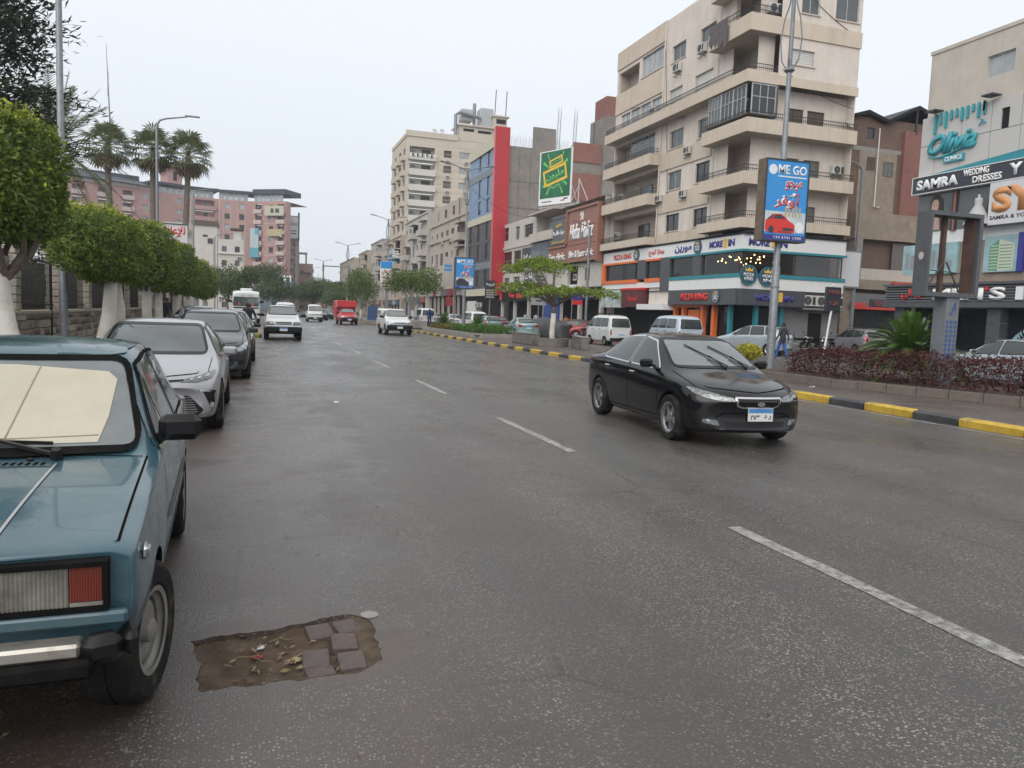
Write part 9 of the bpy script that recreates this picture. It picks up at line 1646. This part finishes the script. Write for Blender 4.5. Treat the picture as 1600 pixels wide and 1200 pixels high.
# ------------------------------------------------------------------ people
def person(loc, rot, label, shirt, trousers, skin=(.20, .11, .07), hair=(.012, .01, .01), h=1.72, pose='stand', coat_len=0.):
    """continuous skinned figure; clothes are colour regions of the one surface, hair is a part"""
    t = thing('person', label, 'person', loc, rot, scale=h / 1.72)
    st_ = {'stand': (.05, -.05, .03, .0), 'walk': (.26, -.24, .18, -.16), 'ride': (.1, -.1, -.3, -.3)}[pose]
    lf, rf, la, ra = st_
    J = {'pel': (0, 0, .95), 'sp': (0, .01, 1.15), 'ch': (0, .02, 1.36), 'nk': (0, .015, 1.49), 'hd': (0, -.01, 1.60), 'top': (0, 0, 1.68),
         'lh': (.10, 0, .90), 'lk': (.105, -lf * .45 - .03, .49), 'la': (.11, -lf + .05, .10), 'lt': (.12, -lf - .12, .035), 'rh': (-.10, 0, .90), 'rk': (-.105, -rf * .45 - .03, .49), 'ra': (-.11, -rf + .05, .10), 'rt': (-.12, -rf - .12, .035),
         'ls': (.19, .02, 1.41), 'le': (.25, .05 - la * .4, 1.13), 'lw': (.26, -la, .90), 'lp': (.255, -la - .03, .81), 'rs': (-.19, .02, 1.41), 're': (-.25, .05 - ra * .4, 1.13), 'rw': (-.26, -ra, .90), 'rp': (-.255, -ra - .03, .81)}
    if pose == 'ride': J.update(le=(.27, -.12, 1.15), lw=(.26, -.36, 1.06), lp=(.25, -.44, 1.04), re=(-.27, -.12, 1.15), rw=(-.26, -.36, 1.06), rp=(-.25, -.44, 1.04))
    Rr = {'pel': .155, 'sp': .145, 'ch': .165, 'nk': .062, 'hd': .098, 'top': .07, 'lh': .105, 'lk': .075, 'la': .055, 'lt': .04, 'ls': .075, 'le': .052, 'lw': .036, 'lp': .03}
    E_ = [('pel', 'sp'), ('sp', 'ch'), ('ch', 'nk'), ('nk', 'hd'), ('hd', 'top'), ('pel', 'lh'), ('lh', 'lk'), ('lk', 'la'), ('la', 'lt'), ('pel', 'rh'), ('rh', 'rk'), ('rk', 'ra'), ('ra', 'rt'), ('ch', 'ls'), ('ls', 'le'), ('le', 'lw'), ('lw', 'lp'), ('ch', 'rs'), ('rs', 're'), ('re', 'rw'), ('rw', 'rp')]
    for s in ('l', 'r'):      # fingers as short chains rooted in the palm
        px, py, pz_ = J[s + 'p']
        for k, (dx, L) in enumerate(((-.028, .06), (-.009, .07), (.01, .066), (.028, .05))): J[s + 'f%d' % k] = (px + .004, py + dx, pz_ - L); J[s + 'g%d' % k] = (px - (.012 if s == 'l' else -.012), py + dx, pz_ - L - .03); E_ += [(s + 'p', s + 'f%d' % k), (s + 'f%d' % k, s + 'g%d' % k)]; Rr['lf%d' % k] = Rr['lg%d' % k] = .0095
        J[s + 'th'] = (px, py - .05, pz_ - .01); E_.append((s + 'w', s + 'th')); Rr['lth'] = .011
    ks = list(J); me = bpy.data.meshes.new('body'); me.from_pydata([J[k] for k in ks], [(ks.index(a), ks.index(c)) for a, c in E_], [])
    o = bpy.data.objects.new('body', me); COL.objects.link(o); o.modifiers.new('k', 'SKIN'); ms = o.modifiers.new('s', 'SUBSURF'); ms.levels = ms.render_levels = 1
    for i, k in enumerate(ks):
        r = Rr.get(k) or Rr.get('l' + k[1:]) or .05; sv = me.skin_vertices[0].data[i]; sv.radius = (r, r * (.72 if k in ('pel', 'sp', 'ch') else 1)); sv.use_root = k == 'pel'
    res = eval_mesh(o); bpy.data.objects.remove(o); bpy.data.meshes.remove(me); res.materials.clear()
    tg = '%d%d%d' % tuple(int(x * 99) for x in shirt[:3]), '%d%d%d' % tuple(int(x * 99) for x in trousers[:3])
    for m_ in (mat('shirt_' + tg[0], shirt, .9, var=.15, vscale=9), mat('trousers_' + tg[1], trousers, .9, var=.15, vscale=9), mat('skin', skin, .6), mat('shoe', (.02, .018, .016), .6)): res.materials.append(m_)
    zw = .95 - coat_len
    for p in res.polygons:
        c = p.center; p.use_smooth = True; arm = abs(c.x) > .205 and c.z > .6
        p.material_index = 2 if c.z > 1.475 or (arm and c.z < .90 and pose != 'ride') or (pose == 'ride' and c.y < -.34) else 0 if (c.z > zw or arm) else 3 if c.z < .085 else 1
    link('body', res, t); b = MB(); b.lathe([(.0, .115), (.06, .105), (.10, .05), (.108, -.01), (.098, -.05)], 14, (0, .012, 1.60)); b.v = [v for v in b.v]; hh = b.build('hair', mat('hair_black', hair, .7), t, smooth=True); hh.rotation_euler = (R(0), 0, 0)
    b = MB(); b.ball((0, -.108, 1.585), (.014, .022, .022), 8, 6); [b.ball((s * .1, 0, 1.59), (.012, .022, .032), 8, 6) for s in (-1, 1)]; b.build('face_detail', MATS['skin'], t, smooth=True); b = MB(); [b.ball((s * .034, -.094, 1.612), (.012, .008, .008), 8, 5) for s in (-1, 1)]; b.box(-.024, -.1, 1.538, .024, -.092, 1.545); b.build('eyes_and_mouth', mat('eye_dark', (.03, .02, .02), .4), t)
    return t
person((23.75, 30.6, .004), R(195), 'man in dark jacket and blue trousers walking past the shops', (.045, .045, .055), (.03, .10, .33), pose='walk', coat_len=.22)
person((-.25, 34.4, 0), R(10), 'man in dark shirt and pale trousers beside the parked cars', (.012, .013, .018), (.42, .40, .37), pose='ride')
person((-4.0, 38.6, .15), R(160), 'person in dark clothes standing by the fifth clipped tree', (.015, .015, .02), (.02, .02, .025)); person((-4.4, 44.5, .15), R(30), 'person in dark clothes farther along the left pavement', (.02, .018, .018), (.03, .03, .035))
person((16.3, 74.5, .15), R(180), 'person in blue clothes standing on the far median', (.03, .06, .24), (.03, .05, .16)); person((27.0, 76.5, .15), R(200), 'person in white shirt before the dark shops, the left of two', (.5, .5, .5), (.05, .05, .06)); person((27.0, 73.3, .15), R(170), 'person in white shirt before the dark shops, the right of two', (.45, .45, .46), (.04, .04, .05)); person((25.2, 61.0, .004), R(190), 'person in orange shirt behind the red car', (.45, .14, .05), (.05, .05, .06))
# mid-air haze
hz = MB(); hz.box(-120, -12, -1.1, 120, 345, 72); o = hz.build('haze', None, None)
hm = bpy.data.materials.new('haze_air'); hm.use_nodes = True; n_ = hm.node_tree.nodes; n_.clear(); ho = n_.new('ShaderNodeOutputMaterial'); pv = n_.new('ShaderNodeVolumePrincipled'); pv.inputs['Color'].default_value = (.80, .88, .97, 1); pv.inputs['Density'].default_value = .00055; pv.inputs['Anisotropy'].default_value = .2; hm.node_tree.links.new(pv.outputs[0], ho.inputs['Volume']); o.data.materials.clear(); o.data.materials.append(hm); tag(o, 'pale damp haze filling the street', kind='stuff')
